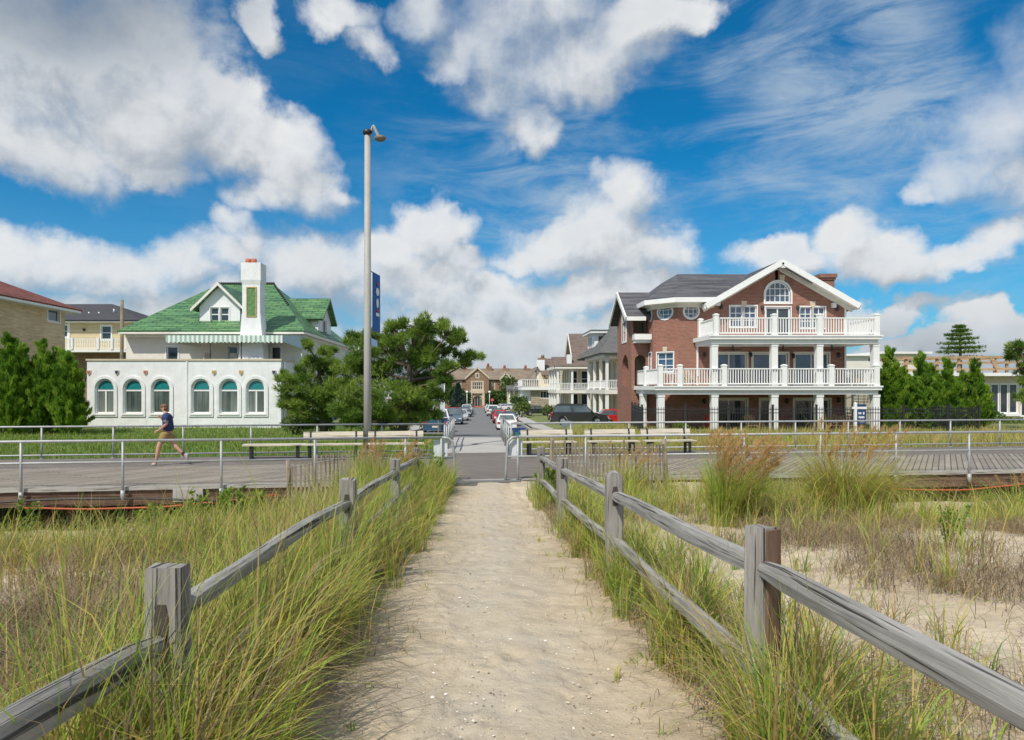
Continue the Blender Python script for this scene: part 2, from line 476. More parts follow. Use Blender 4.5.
def cloud_group():
    g = bpy.data.node_groups.new('cloud_field', 'ShaderNodeTree')
    g.interface.new_socket('P', in_out='INPUT', socket_type='NodeSocketVector'); g.interface.new_socket('D', in_out='OUTPUT', socket_type='NodeSocketFloat')
    t = NT(g); gi = t.add('NodeGroupInput'); go = t.add('NodeGroupOutput'); p = gi.outputs[0]
    w1 = t.vmath('SCALE', t.vmath('SUBTRACT', t.noise(p, 7, 3, .5, color=True), (.5, .5, .5)), scale=.10)
    w2 = t.vmath('SCALE', t.vmath('SUBTRACT', t.noise(p, 24, 4, .6, color=True), (.5, .5, .5)), scale=.045)
    q = t.vmath('ADD', p, t.vmath('ADD', w1, w2)); acc = None
    for (px, py, rx, ry, rot) in PUFFS:
        az = math.atan((px - CX) / FP); el = math.atan((CY - py) / FP * math.cos(az))
        k = math.cos(az); sx = rx / FP * k * k * 1.06; sy = ry / FP * math.cos(az) * math.cos(el) ** 2 * 1.10
        c, s_ = math.cos(rot), math.sin(rot)
        d = t.vmath('SUBTRACT', q, (az, el, 0))
        u = t.vmath('DOT_PRODUCT', d, (c / sx, -s_ / sx, 0)); v = t.vmath('DOT_PRODUCT', d, (s_ / sy, c / sy, 0))
        f = t.math('SUBTRACT', 1.0, t.math('ADD', t.math('MULTIPLY', u, u), t.math('MULTIPLY', v, v)))
        acc = f if acc is None else t.math('SMOOTH_MAX', acc, f, .16)
    fb = t.noise(p, 10, 9, .60, .2)
    d = t.math('ADD', t.math('MAXIMUM', acc, -1.2), t.math('MULTIPLY', t.math('SUBTRACT', fb, .5), 2.1))
    t.put(go.inputs[0], d)
    return g


tc = W.add('ShaderNodeTexCoord'); sep = W.add('ShaderNodeSeparateXYZ'); W.l.new(tc.outputs['Generated'], sep.inputs[0])
az = W.math('ARCTAN2', sep.outputs[0], sep.outputs[1]); el = W.math('ARCSINE', sep.outputs[2])
cmb = W.add('ShaderNodeCombineXYZ'); W.put(cmb.inputs[0], az); W.put(cmb.inputs[1], el); P = cmb.outputs[0]
CG = cloud_group()
def field(vec):
    n = W.add('ShaderNodeGroup'); n.node_tree = CG; W.put(n.inputs[0], vec); return n.outputs[0]
wx0 = W.mapping(P, scale=(3, 5, 1), rot=(0, 0, math.radians(-20)))
d0 = field(P); d1 = field(W.vmath('ADD', P, (-.022, .040, 0)))
d0 = W.math('ADD', d0, W.math('MULTIPLY', W.maprange(el, .02, .10, 1, 0, 'SMOOTHSTEP'), 2.0)); back = W.math('MAXIMUM', W.maprange(W.math('ABSOLUTE', az), .95, 1.3, 0, 1, 'SMOOTHSTEP'), W.maprange(el, .68, .92, 0, 1, 'SMOOTHSTEP'))
gen = W.math('MULTIPLY', W.math('SUBTRACT', W.noise(tc.outputs['Generated'], 3.2, 7, .58), .44), 6.0)      # broken cloud behind and above the camera
d0 = W.math('ADD', W.math('MULTIPLY', d0, W.math('SUBTRACT', 1.0, back)), W.math('MULTIPLY', gen, back))
fray = W.vmath('LENGTH', W.vmath('MULTIPLY', W.vmath('SUBTRACT', P, (.66, .36, 0)), (1 / .30, 1 / .26, 0))); fray2 = W.vmath('LENGTH', W.vmath('MULTIPLY', W.vmath('SUBTRACT', P, (.02, .52, 0)), (1 / .34, 1 / .20, 0)))
soft = W.math('ADD', W.maprange(W.noise(P, 3.5, 3, .5), .35, .65, .75, 1.5), W.math('MULTIPLY', W.math('MAXIMUM', W.maprange(fray, .3, 1.0, 1, 0, 'SMOOTHSTEP'), W.maprange(fray2, .3, 1.0, .8, 0, 'SMOOTHSTEP')), .9))
mask = W.maprange(W.math('DIVIDE', W.math('ADD', d0, .24), soft), 0, 1, 0, 1, 'SMOOTHSTEP')
mask = W.math('MULTIPLY', mask, W.maprange(W.noise(wx0, 3.2, 8, .62, .4), .25, .6, .84, 1))
wx = W.mapping(P, scale=(2.2, 8.0, 1), rot=(0, 0, math.radians(-14)))
wisp = W.math('MULTIPLY', W.noise(wx, 2.4, 9, .66, .6), W.noise(P, 4.2, 3, .5))
reg = W.vmath('LENGTH', W.vmath('MULTIPLY', W.vmath('SUBTRACT', P, (.38, .33, 0)), (1 / .62, 1 / .36, 0)))
reg = W.maprange(reg, .45, 1.0, 1, .12, 'SMOOTHSTEP')
wisp = W.math('MULTIPLY', W.maprange(wisp, .165, .40, 0, .72, 'SMOOTHSTEP'), reg)
shade = W.maprange(W.math('SUBTRACT', d1, d0), -.75, .75, 0, 1, 'SMOOTHSTEP')           # 1 = the puff stands in its own shade
thick = W.maprange(d0, .3, 1.5, 0, 1, 'SMOOTHSTEP')
dark = W.math('ADD', W.math('MULTIPLY', shade, .68), W.math('MULTIPLY', thick, .16))
dark = W.math('ADD', dark, W.math('MULTIPLY', W.math('SUBTRACT', W.noise(P, 4.5, 4, .5), .5), .42), clamp=True)
lowgrey = W.maprange(el, .02, .16, .72, 0, 'SMOOTHSTEP')                                  # far cloud bases pile up near the horizon
dark = W.math('MAXIMUM', dark, W.math('MULTIPLY', lowgrey, W.maprange(W.noise(P, 6, 4, .55), .3, .65, .4, 1.2)), clamp=True)
top = W.vmath('LENGTH', W.vmath('MULTIPLY', W.vmath('SUBTRACT', P, (-.58, .50, 0)), (1 / .42, 1 / .20, 0)))
dark = W.math('MAXIMUM', dark, W.math('ADD', W.maprange(top, .2, 1.1, .85, -.1, 'SMOOTHSTEP'), W.math('MULTIPLY', W.math('SUBTRACT', W.noise(P, 8, 5, .6), .5), .6)))           # the big cloud's own shaded underside, high on its flank
ccol = W.ramp(dark, [(0, (.86, .87, .875)), (.32, (.72, .745, .77)), (.7, (.42, .47, .53)), (1, (.22, .275, .345))])
sky = W.add('ShaderNodeTexSky', sky_type='NISHITA'); sky.sun_disc = False; sky.sun_elevation = SUN_EL; sky.sun_rotation = SUN_AZ
sky.air_density = 1.0; sky.dust_density = .35; sky.ozone_density = 3.0; sky.altitude = 0
SKY_K = .10
blue = W.mix(W.maprange(el, .0, .34, .34, 0, 'SMOOTHSTEP'), W.mix(1.0, sky.outputs[0], (.06, .80, 1.14), 'MULTIPLY'), (3.6, 5.4, 7.0))
lowk = W.maprange(el, .0, .30, 1, 0, 'SMOOTHSTEP')
CLOUD_K = 1.0 / SKY_K
cl = W.vmath('SCALE', ccol, scale=CLOUD_K)
col = W.mix(wisp, blue, W.vmath('SCALE', (.50, .60, .70), scale=CLOUD_K))
col = W.mix(mask, col, cl)
bg = W.add('ShaderNodeBackground'); W.put(bg.inputs['Color'], col); bg.inputs['Strength'].default_value = SKY_K
wo = W.add('ShaderNodeOutputWorld'); W.l.new(bg.outputs[0], wo.inputs['Surface'])
SC.world.cycles.sampling_method = 'MANUAL'; SC.world.cycles.sample_map_resolution = 512

# ------------------------------------------------------------------ materials
M = {}
M['white'] = pbr('white_paint', (.78, .78, .76), .5, .05, 1.2, dirt=.15)
M['trim'] = pbr('cream_trim', (.74, .71, .64), .5, .05, 1.5, dirt=.2)
M['galv'] = pbr('galvanised_steel', (.36, .37, .375), .55, .16, 5, bump=.05, metal=.35, dirt=.4)
M['pole'] = pbr('grey_pole_paint', (.36, .355, .33), .6, .10, 2.0, bump=.05, dirt=.3)
M['darkmetal'] = pbr('dark_metal', (.022, .023, .026), .45, .2, 4)
M['black'] = pbr('black_plastic', (.012, .012, .013), .5, .2, 6)
M['lamp'] = pbr('lamp_housing', (.16, .14, .11), .6, .2, 8)
M['postwood'] = wood('weathered_post', (.12, .11, .10), (.27, .25, .23), (.43, .405, .375), (30, 1.2, 1), bump=1.0)
M['railwood'] = wood('weathered_rail', (.13, .122, .113), (.30, .285, .265), (.46, .44, .415), (1.1, 34, 1), bump=1.0)
M['redwood'] = wood('fresh_split_face', (.08, .05, .035), (.155, .095, .062), (.23, .155, .11), (24, 1.6, 1))
M['mortise_shade'] = pbr('mortise_hole_shade', (.06, .05, .04), .9, .2, 8)  # flat dark colour stands in for the shade inside the post hole
M['slat'] = wood('snow_fence_slat', (.11, .085, .06), (.25, .205, .15), (.37, .31, .235), (22, 1.5, 1))
M['beam'] = wood('stained_beam', (.055, .032, .022), (.14, .085, .06), (.24, .17, .13), (1.3, 22, 1))
M['edge'] = wood('deck_edge', (.22, .21, .19), (.36, .345, .32), (.48, .46, .43), (1.3, 22, 1))
M['benchwood'] = wood('bench_board', (.42, .37, .29), (.58, .52, .42), (.68, .62, .52), (1.1, 18, 1), bump=.3)
M['newlumber'] = wood('new_lumber', (.28, .18, .10), (.42, .29, .17), (.52, .38, .25), (1.1, 16, 1), bump=.3)
M['deckplank'] = bricks('deck_plank', (.365, .315, .255), (.22, .19, .155), (.045, .038, .03), 3.6, .145, .016, .8, .2, PI / 2 + .6, .37, .35)
M['deckdark'] = bricks('worn_centre_strip', (.20, .172, .15), (.165, .14, .122), (.06, .052, .045), 3.0, .12, .008, .8, .15, PI / 2 - .75, .4, .3)
M['concrete'] = pbr('concrete', (.40, .385, .36), .85, .12, 1.6, dirt=.3)
M['asphalt'] = pbr('asphalt', (.165, .165, .165), .9, .10, .35, dirt=.1)
M['kerb'] = pbr('kerb_stone', (.34, .33, .31), .85, .12, 2)
M['stucco'] = pbr('white_stucco', (.76, .765, .765), .75, .09, 1.4, bump=1.0, bscale=2.2, dirt=.22)
M['stucco2'] = pbr('cream_stucco', (.70, .67, .60), .8, .05, 1.4, bump=.3, bscale=5)
M['yellow'] = bricks('yellow_clapboard', (.60, .50, .30), (.58, .48, .29), (.34, .28, .17), 6, .16, .012, .7, .4, 0, .5, .1)
M['cream'] = bricks('cream_clapboard', (.66, .55, .33), (.64, .53, .32), (.38, .32, .2), 6, .16, .012, .7, .4, 0, .5, .1)
M['beige'] = pbr('beige_render', (.58, .51, .39), .8, .06, 1.3, bump=.15)
M['redbrick'] = bricks('red_brick', (.36, .14, .09), (.225, .085, .057), (.35, .27, .22), .25, .085, .012, .9, .6, 0, .5, .2)
M['tanbrick'] = bricks('tan_brick', (.72, .55, .34), (.60, .45, .27), (.60, .50, .38), .40, .12, .014, .9, .5, 0, .5, .35)
M['brownbrick'] = bricks('brown_brick', (.32, .20, .125), (.24, .145, .09), (.40, .31, .23), .8, .3, .02, .9, .4, 0, .5, .4)
M['fieldstone'] = bricks('field_stone', (.46, .38, .26), (.33, .27, .20), (.48, .43, .35), .6, .35, .04, .9, .7, 0, .4, .5)
M['greentile'] = bricks('green_tile', (.06, .17, .07), (.13, .27, .10), (.02, .06, .03), .8, .34, .04, .45, .8, 0, .5, .4, .0, .3, .42)
M['redtile'] = bricks('red_clay_tile', (.33, .10, .06), (.20, .06, .04), (.07, .025, .018), .34, .42, .06, .7, 1.0, 0, .0, .3, 0, .8)
M['slate'] = bricks('slate_shingle', (.05, .057, .068), (.105, .10, .11), (.03, .03, .035), 1.1, .26, .014, .8, .6, 0, .5, .4, 0, .3, .7)
M['greyroof'] = bricks('grey_shingle', (.155, .155, .145), (.115, .115, .11), (.05, .05, .05), .5, .26, .012, .85, .6, 0, .5, .35)
M['charroof'] = bricks('charcoal_shingle', (.065, .066, .072), (.05, .05, .055), (.025, .025, .028), .5, .24, .012, .85, .5, 0, .5, .3)
M['brownroof'] = bricks('brown_shingle', (.20, .15, .125), (.155, .115, .097), (.04, .03, .025), .5, .26, .012, .85, .6, 0, .5, .3)
M['tanroof'] = bricks('tan_roof_tile', (.28, .22, .165), (.22, .17, .125), (.09, .07, .05), .6, .35, .015, .85, .6, 0, .5, .35)
M['flatroof'] = pbr('flat_roof', (.35, .34, .32), .85, .1, 1)
M['glass'] = glass('window_glass', (.035, .045, .06))
M['glassblue'] = glass('sky_glass', (.045, .085, .15), .05, 1.0)
M['curtain'] = glass('curtained_glass', (.11, .14, .13), .10, .7, .5, 2.2)
m, t = newmat('curtain_folds'); fold = t.noise(t.mapping(t.obj, (7, 7, .25)), 1.0, 3, .6); big_ = t.noise(t.obj, .55, 2, .5)
t.put(t.p.inputs['Base Color'], t.ramp(t.math('ADD', t.math('MULTIPLY', fold, .55), t.math('MULTIPLY', big_, .45)), [(.34, (.025, .035, .035)), (.5, (.10, .13, .12)), (.66, (.22, .25, .23))])); t.p.inputs['Roughness'].default_value = .10; t.p.inputs['Specular IOR Level'].default_value = .8
M['curtain'] = m
M['teal'] = pbr('teal_fanlight', (.012, .20, .21), .3, .25, 6, spec=.7)
M['gold'] = pbr('gold_tile', (.42, .30, .08), .5, .35, 5)
M['terracotta'] = pbr('terracotta', (.42, .12, .06), .7, .15, 5)
M['stone'] = pbr('lime_stone', (.56, .48, .35), .85, .1, 1.2, bump=.2)
M['wicker'] = pbr('pale_wicker', (.55, .51, .44), .8, .15, 14, bump=.4)
M['red'] = pbr('red_plastic', (.42, .02, .02), .5, .1, 3)
M['banner'] = pbr('blue_banner_cloth', (.02, .12, .36), .75, .12, 2)
M['signblue'] = pbr('navy_sign', (.015, .05, .15), .5, .08, 2)
M['signback'] = pbr('sign_back', (.60, .64, .66), .5, .07, 2, dirt=.3)
M['hose'] = pbr('orange_hose', (.42, .075, .025), .55, .1, 6)
M['soil'] = pbr('soil', (.14, .115, .08), .95, .3, .8, bump=.4)
M['bark'] = pbr('bark', (.115, .085, .062), .9, .3, 6, bump=.8, bscale=18)

m, t = newmat('awning_stripe')
k = t.add('ShaderNodeTexWave', wave_type='BANDS', bands_direction='X'); t.put(k.inputs['Vector'], t.uv); k.inputs['Scale'].default_value = 1.05
t.put(t.p.inputs['Base Color'], t.ramp(k.outputs['Fac'], [(.45, (.74, .76, .72)), (.55, (.30, .47, .40))])); t.p.inputs['Roughness'].default_value = .8
M['awning'] = m
M['awningside'] = pbr('awning_side', (.48, .60, .66), .8, .05, 3)

# sand: pale, with damp greyer patches, foot-worn dimples, shell grit
def sandmat(name, lo, mid, hi, grit, worn=False):
    m, t = newmat(name)
    a = t.noise(t.obj, .55, 6, .6); b = t.noise(t.obj, 4.5, 6, .62, .4); c_ = t.noise(t.obj, 60, 3, .6)
    f = t.math('ADD', t.math('ADD', t.math('MULTIPLY', a, .5), t.math('MULTIPLY', b, .38)), t.math('MULTIPLY', c_, .18))
    c = t.ramp(f, [(.38, lo), (.53, mid), (.66, hi)])
    if worn:
        xyz = t.add('ShaderNodeSeparateXYZ'); t.put(xyz.inputs[0], t.obj); wx_ = t.math('ABSOLUTE', t.math('SUBTRACT', t.math('ADD', xyz.outputs[0], t.math('MULTIPLY', t.noise(t.obj, .9, 4, .6), .9)), .62))
        k = t.math('MULTIPLY', t.maprange(wx_, .15, .95, 1, 0, 'SMOOTHSTEP'), t.maprange(t.noise(t.obj, 1.6, 5, .65), .35, .6, .2, .85)); c = t.mix(k, c, (.43, .385, .315))
        k2 = t.maprange(t.noise(t.mapping(t.obj, (2.6, .9, 1)), 1.7, 6, .7, .5), .56, .70, 0, .5); c = t.mix(k2, c, (.33, .255, .17))
        flank = t.math('MULTIPLY', t.maprange(wx_, .75, 1.35, 0, 1, 'SMOOTHSTEP'), t.maprange(t.noise(t.obj, 2.2, 6, .7), .35, .62, .1, .8)); c = t.mix(flank, c, (.36, .265, .16))
    vor = t.add('ShaderNodeTexVoronoi'); t.put(vor.inputs['Vector'], t.obj); vor.inputs['Scale'].default_value = 42
    wn = t.add('ShaderNodeSeparateColor'); t.put(wn.inputs[0], vor.outputs['Color'])
    spot = t.math('MULTIPLY', t.maprange(vor.outputs['Distance'], .12, .24, 1, 0), t.maprange(wn.outputs[0], grit, grit + .05, 0, 1))
    pc = t.ramp(wn.outputs[1], [(.0, (.10, .09, .08)), (.35, (.42, .27, .14)), (.6, (.62, .56, .46)), (1, (.78, .76, .72))])
    c = t.mix(spot, c, pc)
    t.put(t.p.inputs['Base Color'], c); t.p.inputs['Roughness'].default_value = .95; t.p.inputs['Specular IOR Level'].default_value = .15
    h = t.math('ADD', t.math('MULTIPLY', b, 1.0), t.math('ADD', t.math('MULTIPLY', c_, .12), t.math('MULTIPLY', spot, .15)))
    vo = t.add('ShaderNodeTexVoronoi', feature='SMOOTH_F1'); t.put(vo.inputs['Vector'], t.vmath('ADD', t.obj, t.vmath('SCALE', t.noise(t.obj, 3, 2, color=True), scale=.25))); vo.inputs['Scale'].default_value = 3.4
    h = t.math('ADD', h, t.math('MULTIPLY', vo.outputs['Distance'], .95))
    t.put(t.p.inputs['Normal'], t.bump(h, .65, .06))
    return m
M['sand'] = sandmat('dune_sand', (.36, .29, .21), (.50, .42, .31), (.58, .50, .385), .80)
M['path'] = sandmat('trodden_sand', (.34, .275, .19), (.46, .38, .27), (.54, .455, .34), .55, True)

def turf(name, stops):
    m, t = newmat(name)
    f = t.math('ADD', t.math('MULTIPLY', t.noise(t.obj, .35, 5, .6), .5), t.math('MULTIPLY', t.noise(t.obj, 9, 5, .65), .5))
    t.put(t.p.inputs['Base Color'], t.ramp(f, stops)); t.p.inputs['Roughness'].default_value = .9
    t.put(t.p.inputs['Normal'], t.bump(t.noise(t.obj, 14, 4), .9, .08))
    return m
M['lawn'] = turf('lawn', [(.35, (.05, .095, .018)), (.5, (.085, .15, .025)), (.65, (.13, .18, .045))])
M['dryturf'] = turf('dry_turf', [(.35, (.085, .095, .03)), (.5, (.15, .15, .055)), (.65, (.24, .20, .09))])
M['yardground'] = turf('yard_ground', [(.35, (.10, .14, .035)), (.5, (.16, .19, .06)), (.65, (.24, .22, .11))])

M['blade'] = leafmat('dune_grass_blade', [(0, (.19, .145, .095)), (.10, (.34, .26, .155)), (.2, (.46, .355, .20)), (.30, (.56, .38, .12)), (.42, (.50, .50, .10)), (.58, (.36, .47, .07)), (.78, (.20, .36, .05)), (1, (.09, .21, .04))], .45, .4)
M['lawnblade'] = leafmat('lawn_blade', [(0, (.30, .30, .08)), (.4, (.20, .31, .045)), (1, (.08, .20, .025))], .6, .35)
M['plume'] = leafmat('seed_plume', [(0, (.36, .21, .085)), (.5, (.54, .34, .14)), (1, (.66, .47, .24))], .8, .4)
M['pine'] = leafmat('pine_needles', [(0, (.05, .105, .022)), (.35, (.115, .21, .032)), (.7, (.21, .32, .05)), (1, (.33, .42, .085))], .5, .45)
M['juniper'] = leafmat('juniper_spray', [(0, (.05, .12, .015)), (.4, (.13, .27, .025)), (.75, (.23, .39, .04)), (1, (.36, .50, .06))], .55, .46)
M['hedge'] = leafmat('hedge_leaf', [(0, (.04, .08, .02)), (.5, (.10, .16, .04)), (1, (.19, .23, .065))], .55, .35)
M['weed'] = leafmat('weed_leaf', [(0, (.10, .18, .02)), (.5, (.18, .29, .03)), (1, (.30, .36, .05))], .5, .35)

# ------------------------------------------------------------------ terrain
BWA = math.atan(.14)
def yn(x): return 16.2 + .14 * x                     # seaward edge of the boardwalk
def yf(x): return 23.1 + .14 * x                     # landward edge
def BW(u, v, z=0.0):                                  # boardwalk frame -> world
    return V(u * math.cos(BWA) - v * math.sin(BWA), 16.2 + u * math.sin(BWA) + v * math.cos(BWA), z)
DW = 6.9 * math.cos(BWA)

_wv = [(NR.uniform(-1, 1), NR.uniform(-1, 1), NR.uniform(0, 6.3)) for _ in range(14)]
def fbm(x, y, f):
    r = 0
    for i, (a, b, p) in enumerate(_wv):
        k = f * (1 + .55 * i); r = r + np.sin((a * x + b * y) * k * 1.7 + p + 1.3 * np.sin((b * x - a * y) * k * .6)) / (1 + .6 * i)
    return r / 4
def zr(y): return np.interp(y, [23, 30, 36, 45, 54, 63, 76, 120, 200, 400, 900], [-.02, -.04, -.30, -.82, -1.26, -1.60, -1.80, -2.35, -3.36, -4.2, -5])
def gz(x, y):
    x = np.asarray(x, dtype=float); y = np.asarray(y, dtype=float)
    ypath = .53 - .044 * np.clip(y, -6, 16.4) + .17 * smooth(12.5, 16.0, y) * (1 - smooth(1.1, 1.9, np.abs(x)))
    t = smooth(6.5, 15.2, y - .14 * x)
    edge = np.where(x < 0, -.18 + (-.72) * smooth(2.4, 6.5, -x), -.12 + (-.66) * smooth(5.0, 9.5, x))
    side = smooth(1.2, 2.6, np.abs(x - .15))
    near = ypath * (1 - t) + np.where(np.abs(x) < 20, edge, edge) * t
    near = near + .10 * smooth(13.2, 16.0, y) * (1 - smooth(1.0, 1.8, np.abs(x))) * t
    near = near + side * (.10 * fbm(x, y, 1.1) + .05 * fbm(x + 9, y, 3.1)) * (1 - .6 * t) + .015 * fbm(x, y, 5) + side * .12 * smooth(2, 6, np.abs(x)) * (1 - t)
    near = near - .6 * smooth(.02, .5, y - yn(x))
    w = smooth(45, 64, y)
    lot = (-.10 - .2 * smooth(24, 38, y)) * (1 - w) + (zr(y) + .18) * w + .04 * fbm(x, y, .5)
    hw = np.interp(y, [31, 45, 60], [1.0, 4.6, 5.4])
    st = (1 - smooth(0, 2.5, np.abs(x - .3) - hw)) * smooth(29.5, 32, y)
    far = lot * (1 - st) + (zr(y) - .12) * st
    far = np.where((np.abs(x) < 1.4) & (y < 32), np.minimum(far, -.2), far)
    b = (y > yf(x) - .35)
    return np.where(b, far, near)
def G(x, y): return float(gz(np.array([x]), np.array([y]))[0])

xs = np.unique(np.round(np.concatenate([np.linspace(-3000, -60, 16), np.linspace(-60, -16, 34), np.linspace(-16, 18, 250), np.linspace(18, 70, 40), np.linspace(70, 3000, 16)]), 3))
ys = np.unique(np.round(np.concatenate([np.linspace(-60, -2, 12), np.linspace(-2, 19, 150), np.linspace(19, 28, 46), np.linspace(28, 80, 60), np.linspace(80, 220, 36), np.linspace(220, 6000, 16)]), 3))
gx, gy = np.meshgrid(xs, ys); gh = gz(gx, gy)
inner = smooth(-.02, -.25, np.abs(gx - np.interp(gy, [2, 16], [.22, .1])) - np.interp(gy, [2, 4, 8, 13, 16], [1.15, 1.3, 1.3, .95, .7])) * (gy < 16.3)
gv = np.stack([gx, gy, gh - .05 * inner], -1).reshape(-1, 3); nx_ = len(xs)
ii, jj = np.meshgrid(np.arange(len(xs) - 1), np.arange(len(ys) - 1)); q = (jj * nx_ + ii).ravel()
gf = np.stack([q, q + 1, q + nx_ + 1, q + nx_], 1)
go_ = fast_mesh('ground', gv, gf, None); tag(go_, kind='structure')
for k in ('sand', 'lawn', 'dryturf', 'yardground'): go_.data.materials.append(M[k])
fc = gv[gf].mean(1); mi = np.zeros(len(fc), dtype=np.int32)
bf = fc[:, 1] > yf(fc[:, 0]) - .3
mi[bf & (fc[:, 0] < 0)] = 1; mi[bf & (fc[:, 0] >= 0)] = 2; mi[bf & (fc[:, 1] > 46)] = 3
go_.data.polygons.foreach_set('material_index', mi)

# the trodden path
pv, pf = [], []; rows = np.concatenate([np.linspace(-1, 2.4, 20), np.linspace(2.43, 9, 330), np.linspace(9.05, 16.02, 120)]); n_ = 96
foot = [(RN.gauss(.2, .45), 2.6 + 12 * RN.random() ** 1.4, RN.gauss(0, .25) + (PI if RN.random() < .5 else 0)) for _ in range(120)]
for y in rows:
    c = np.interp(y, [2, 16], [.22, .1]); hw = np.interp(y, [-1, 2, 4, 8, 13, 16], [1.15, 1.15, 1.3, 1.3, .95, .7]) + .06 * math.sin(y * 2.3) + .05 * math.sin(y * 5.1 + 1)
    xx = np.linspace(c - hw, c + hw, n_); zz = gz(xx, np.full(n_, y)); e = np.minimum(1, np.minimum(np.arange(n_), np.arange(n_)[::-1]) / 9)
    rut = -.018 * np.exp(-((xx - c + .25) / .25) ** 2) - .016 * np.exp(-((xx - c - .5) / .2) ** 2)
    dent = np.zeros(n_)
    for (fx, fy, fa) in foot:       # footprints: a ball and a heel pressed in, sand pushed up round them
        if abs(fy - y) < .35:
            u = (xx - fx) * math.cos(fa) + (y - fy) * math.sin(fa); v = -(xx - fx) * math.sin(fa) + (y - fy) * math.cos(fa)
            r1 = (u / .052) ** 2 + ((v - .06) / .085) ** 2; r2 = (u / .040) ** 2 + ((v + .09) / .055) ** 2
            dent += -.012 * np.exp(-r1 ** 2) - .010 * np.exp(-r2 ** 2) + .003 * np.exp(-((np.sqrt((u / .085) ** 2 + (v / .19) ** 2) - 1) / .22) ** 2)
    dent += .004 * np.sin(xx * 17 + 3 * np.sin(y * 4)) * np.sin(y * 13 + 2 * np.sin(xx * 5)) * .6
    pv += [(a, y, z + .018 * k - .006 + r + d_ * k) for a, z, k, r, d_ in zip(xx, zz, e, rut, dent)]
pv = np.array(pv); i2, j2 = np.meshgrid(np.arange(n_ - 1), np.arange(len(rows) - 1)); q = (j2 * n_ + i2).ravel()
tag(fast_mesh('path', pv, np.stack([q, q + 1, q + n_ + 1, q + n_], 1), M['path']), kind='structure')

# shells and grit lying on the path
def pebbles(n, mat_cols):
    pts = []
    while len(pts) < n:
        y = 2.6 + 13 * RN.random() ** 2.2; x = RN.gauss(.2, .8)
        if abs(x) < 1.9: pts.append((x, y))
    pts = np.array(pts); z = gz(pts[:, 0], pts[:, 1]) + .006
    r = NR.gamma(1.6, .0021, n) + .002; vs = []
    octa = np.array([(1, 0, 0), (0, 1, 0), (-1, 0, 0), (0, -1, 0), (0, 0, .6), (0, 0, -.5)])
    for k in range(6):
        a = NR.uniform(.7, 1.3, n); d = octa[k]; th = NR.uniform(0, 6.28, n) * 0 + np.arange(n)
        vs.append(np.stack([pts[:, 0] + r * a * (d[0] * np.cos(th) - d[1] * np.sin(th)), pts[:, 1] + r * a * (d[0] * np.sin(th) + d[1] * np.cos(th)), z + r * a * d[2]], 1))
    v = np.stack(vs, 1).reshape(-1, 3); tri = np.array([(0, 1, 4), (1, 2, 4), (2, 3, 4), (3, 0, 4), (1, 0, 5), (2, 1, 5), (3, 2, 5), (0, 3, 5)])
    f = (np.arange(n)[:, None, None] * 6 + tri[None]).reshape(-1, 3)
    return v, f, np.repeat(NR.random(n), 6)
m = leafmat('shell_grit', [(0, (.12, .11, .10)), (.2, (.30, .22, .15)), (.45, (.50, .40, .28)), (.75, (.66, .62, .55)), (1, (.82, .80, .77))], .6, .0)
v, f, tn = pebbles(3400, None)
o = fast_mesh('shell_gravel', v, f, m, tn, nper=3, smooth_=False)
tag(o, 'broken shells and grit strewn over the sandy path', 'gravel', kind='stuff')

# ------------------------------------------------------------------ boardwalk (setting) and the ramp, road, kerbs, pavements
bw = thing('boardwalk', None, None, (0, 0, 0)); bw['kind'] = 'structure'
def bwbox(mb, u0, u1, v0, v1, z0, z1):
    c = [(u0, v0), (u1, v0), (u1, v1), (u0, v1)]
    mb.hexa([BW(u, v, z0) for u, v in c], [BW(u, v, z1) for u, v in c])
U0, U1 = -70, 90
a = MB(); bwbox(a, U0, U1, .14, 4.15, -.09, 0); a.build('deck_planking', M['deckplank'], bw)
a = MB(); bwbox(a, U0, U1, 4.15, DW, -.09, -.002); a.build('centre_strip', M['deckdark'], bw)
a = MB(); bwbox(a, U0, U1, 0, .14, -.07, .018); a.build('edge_board', M['edge'], bw)
a = MB(); bwbox(a, U0, U1, .05, .22, -.40, -.073); a.build('side_beam', M['beam'], bw)
a = MB()
for k in range(-18, 24): bwbox(a, k * 3.1, k * 3.1 + .28, .55, .83, -2, -.1)
for k in range(-18, 24): bwbox(a, k * 3.1, k * 3.1 + .2, .3, DW - .2, -.38, -.095)
a.build('piles', M['beam'], bw)
a = MB(); bwbox(a, U0, U1, DW - .12, DW - .02, -1.5, -.1); a.build('back_board', M['beam'], bw)
a = MB(); u = (X(190, 15.4)) / math.cos(BWA); bwbox(a, u - .32, u + .32, -.012, .045, -.34, -.06); a.build('cover_plate', M['concrete'], bw)
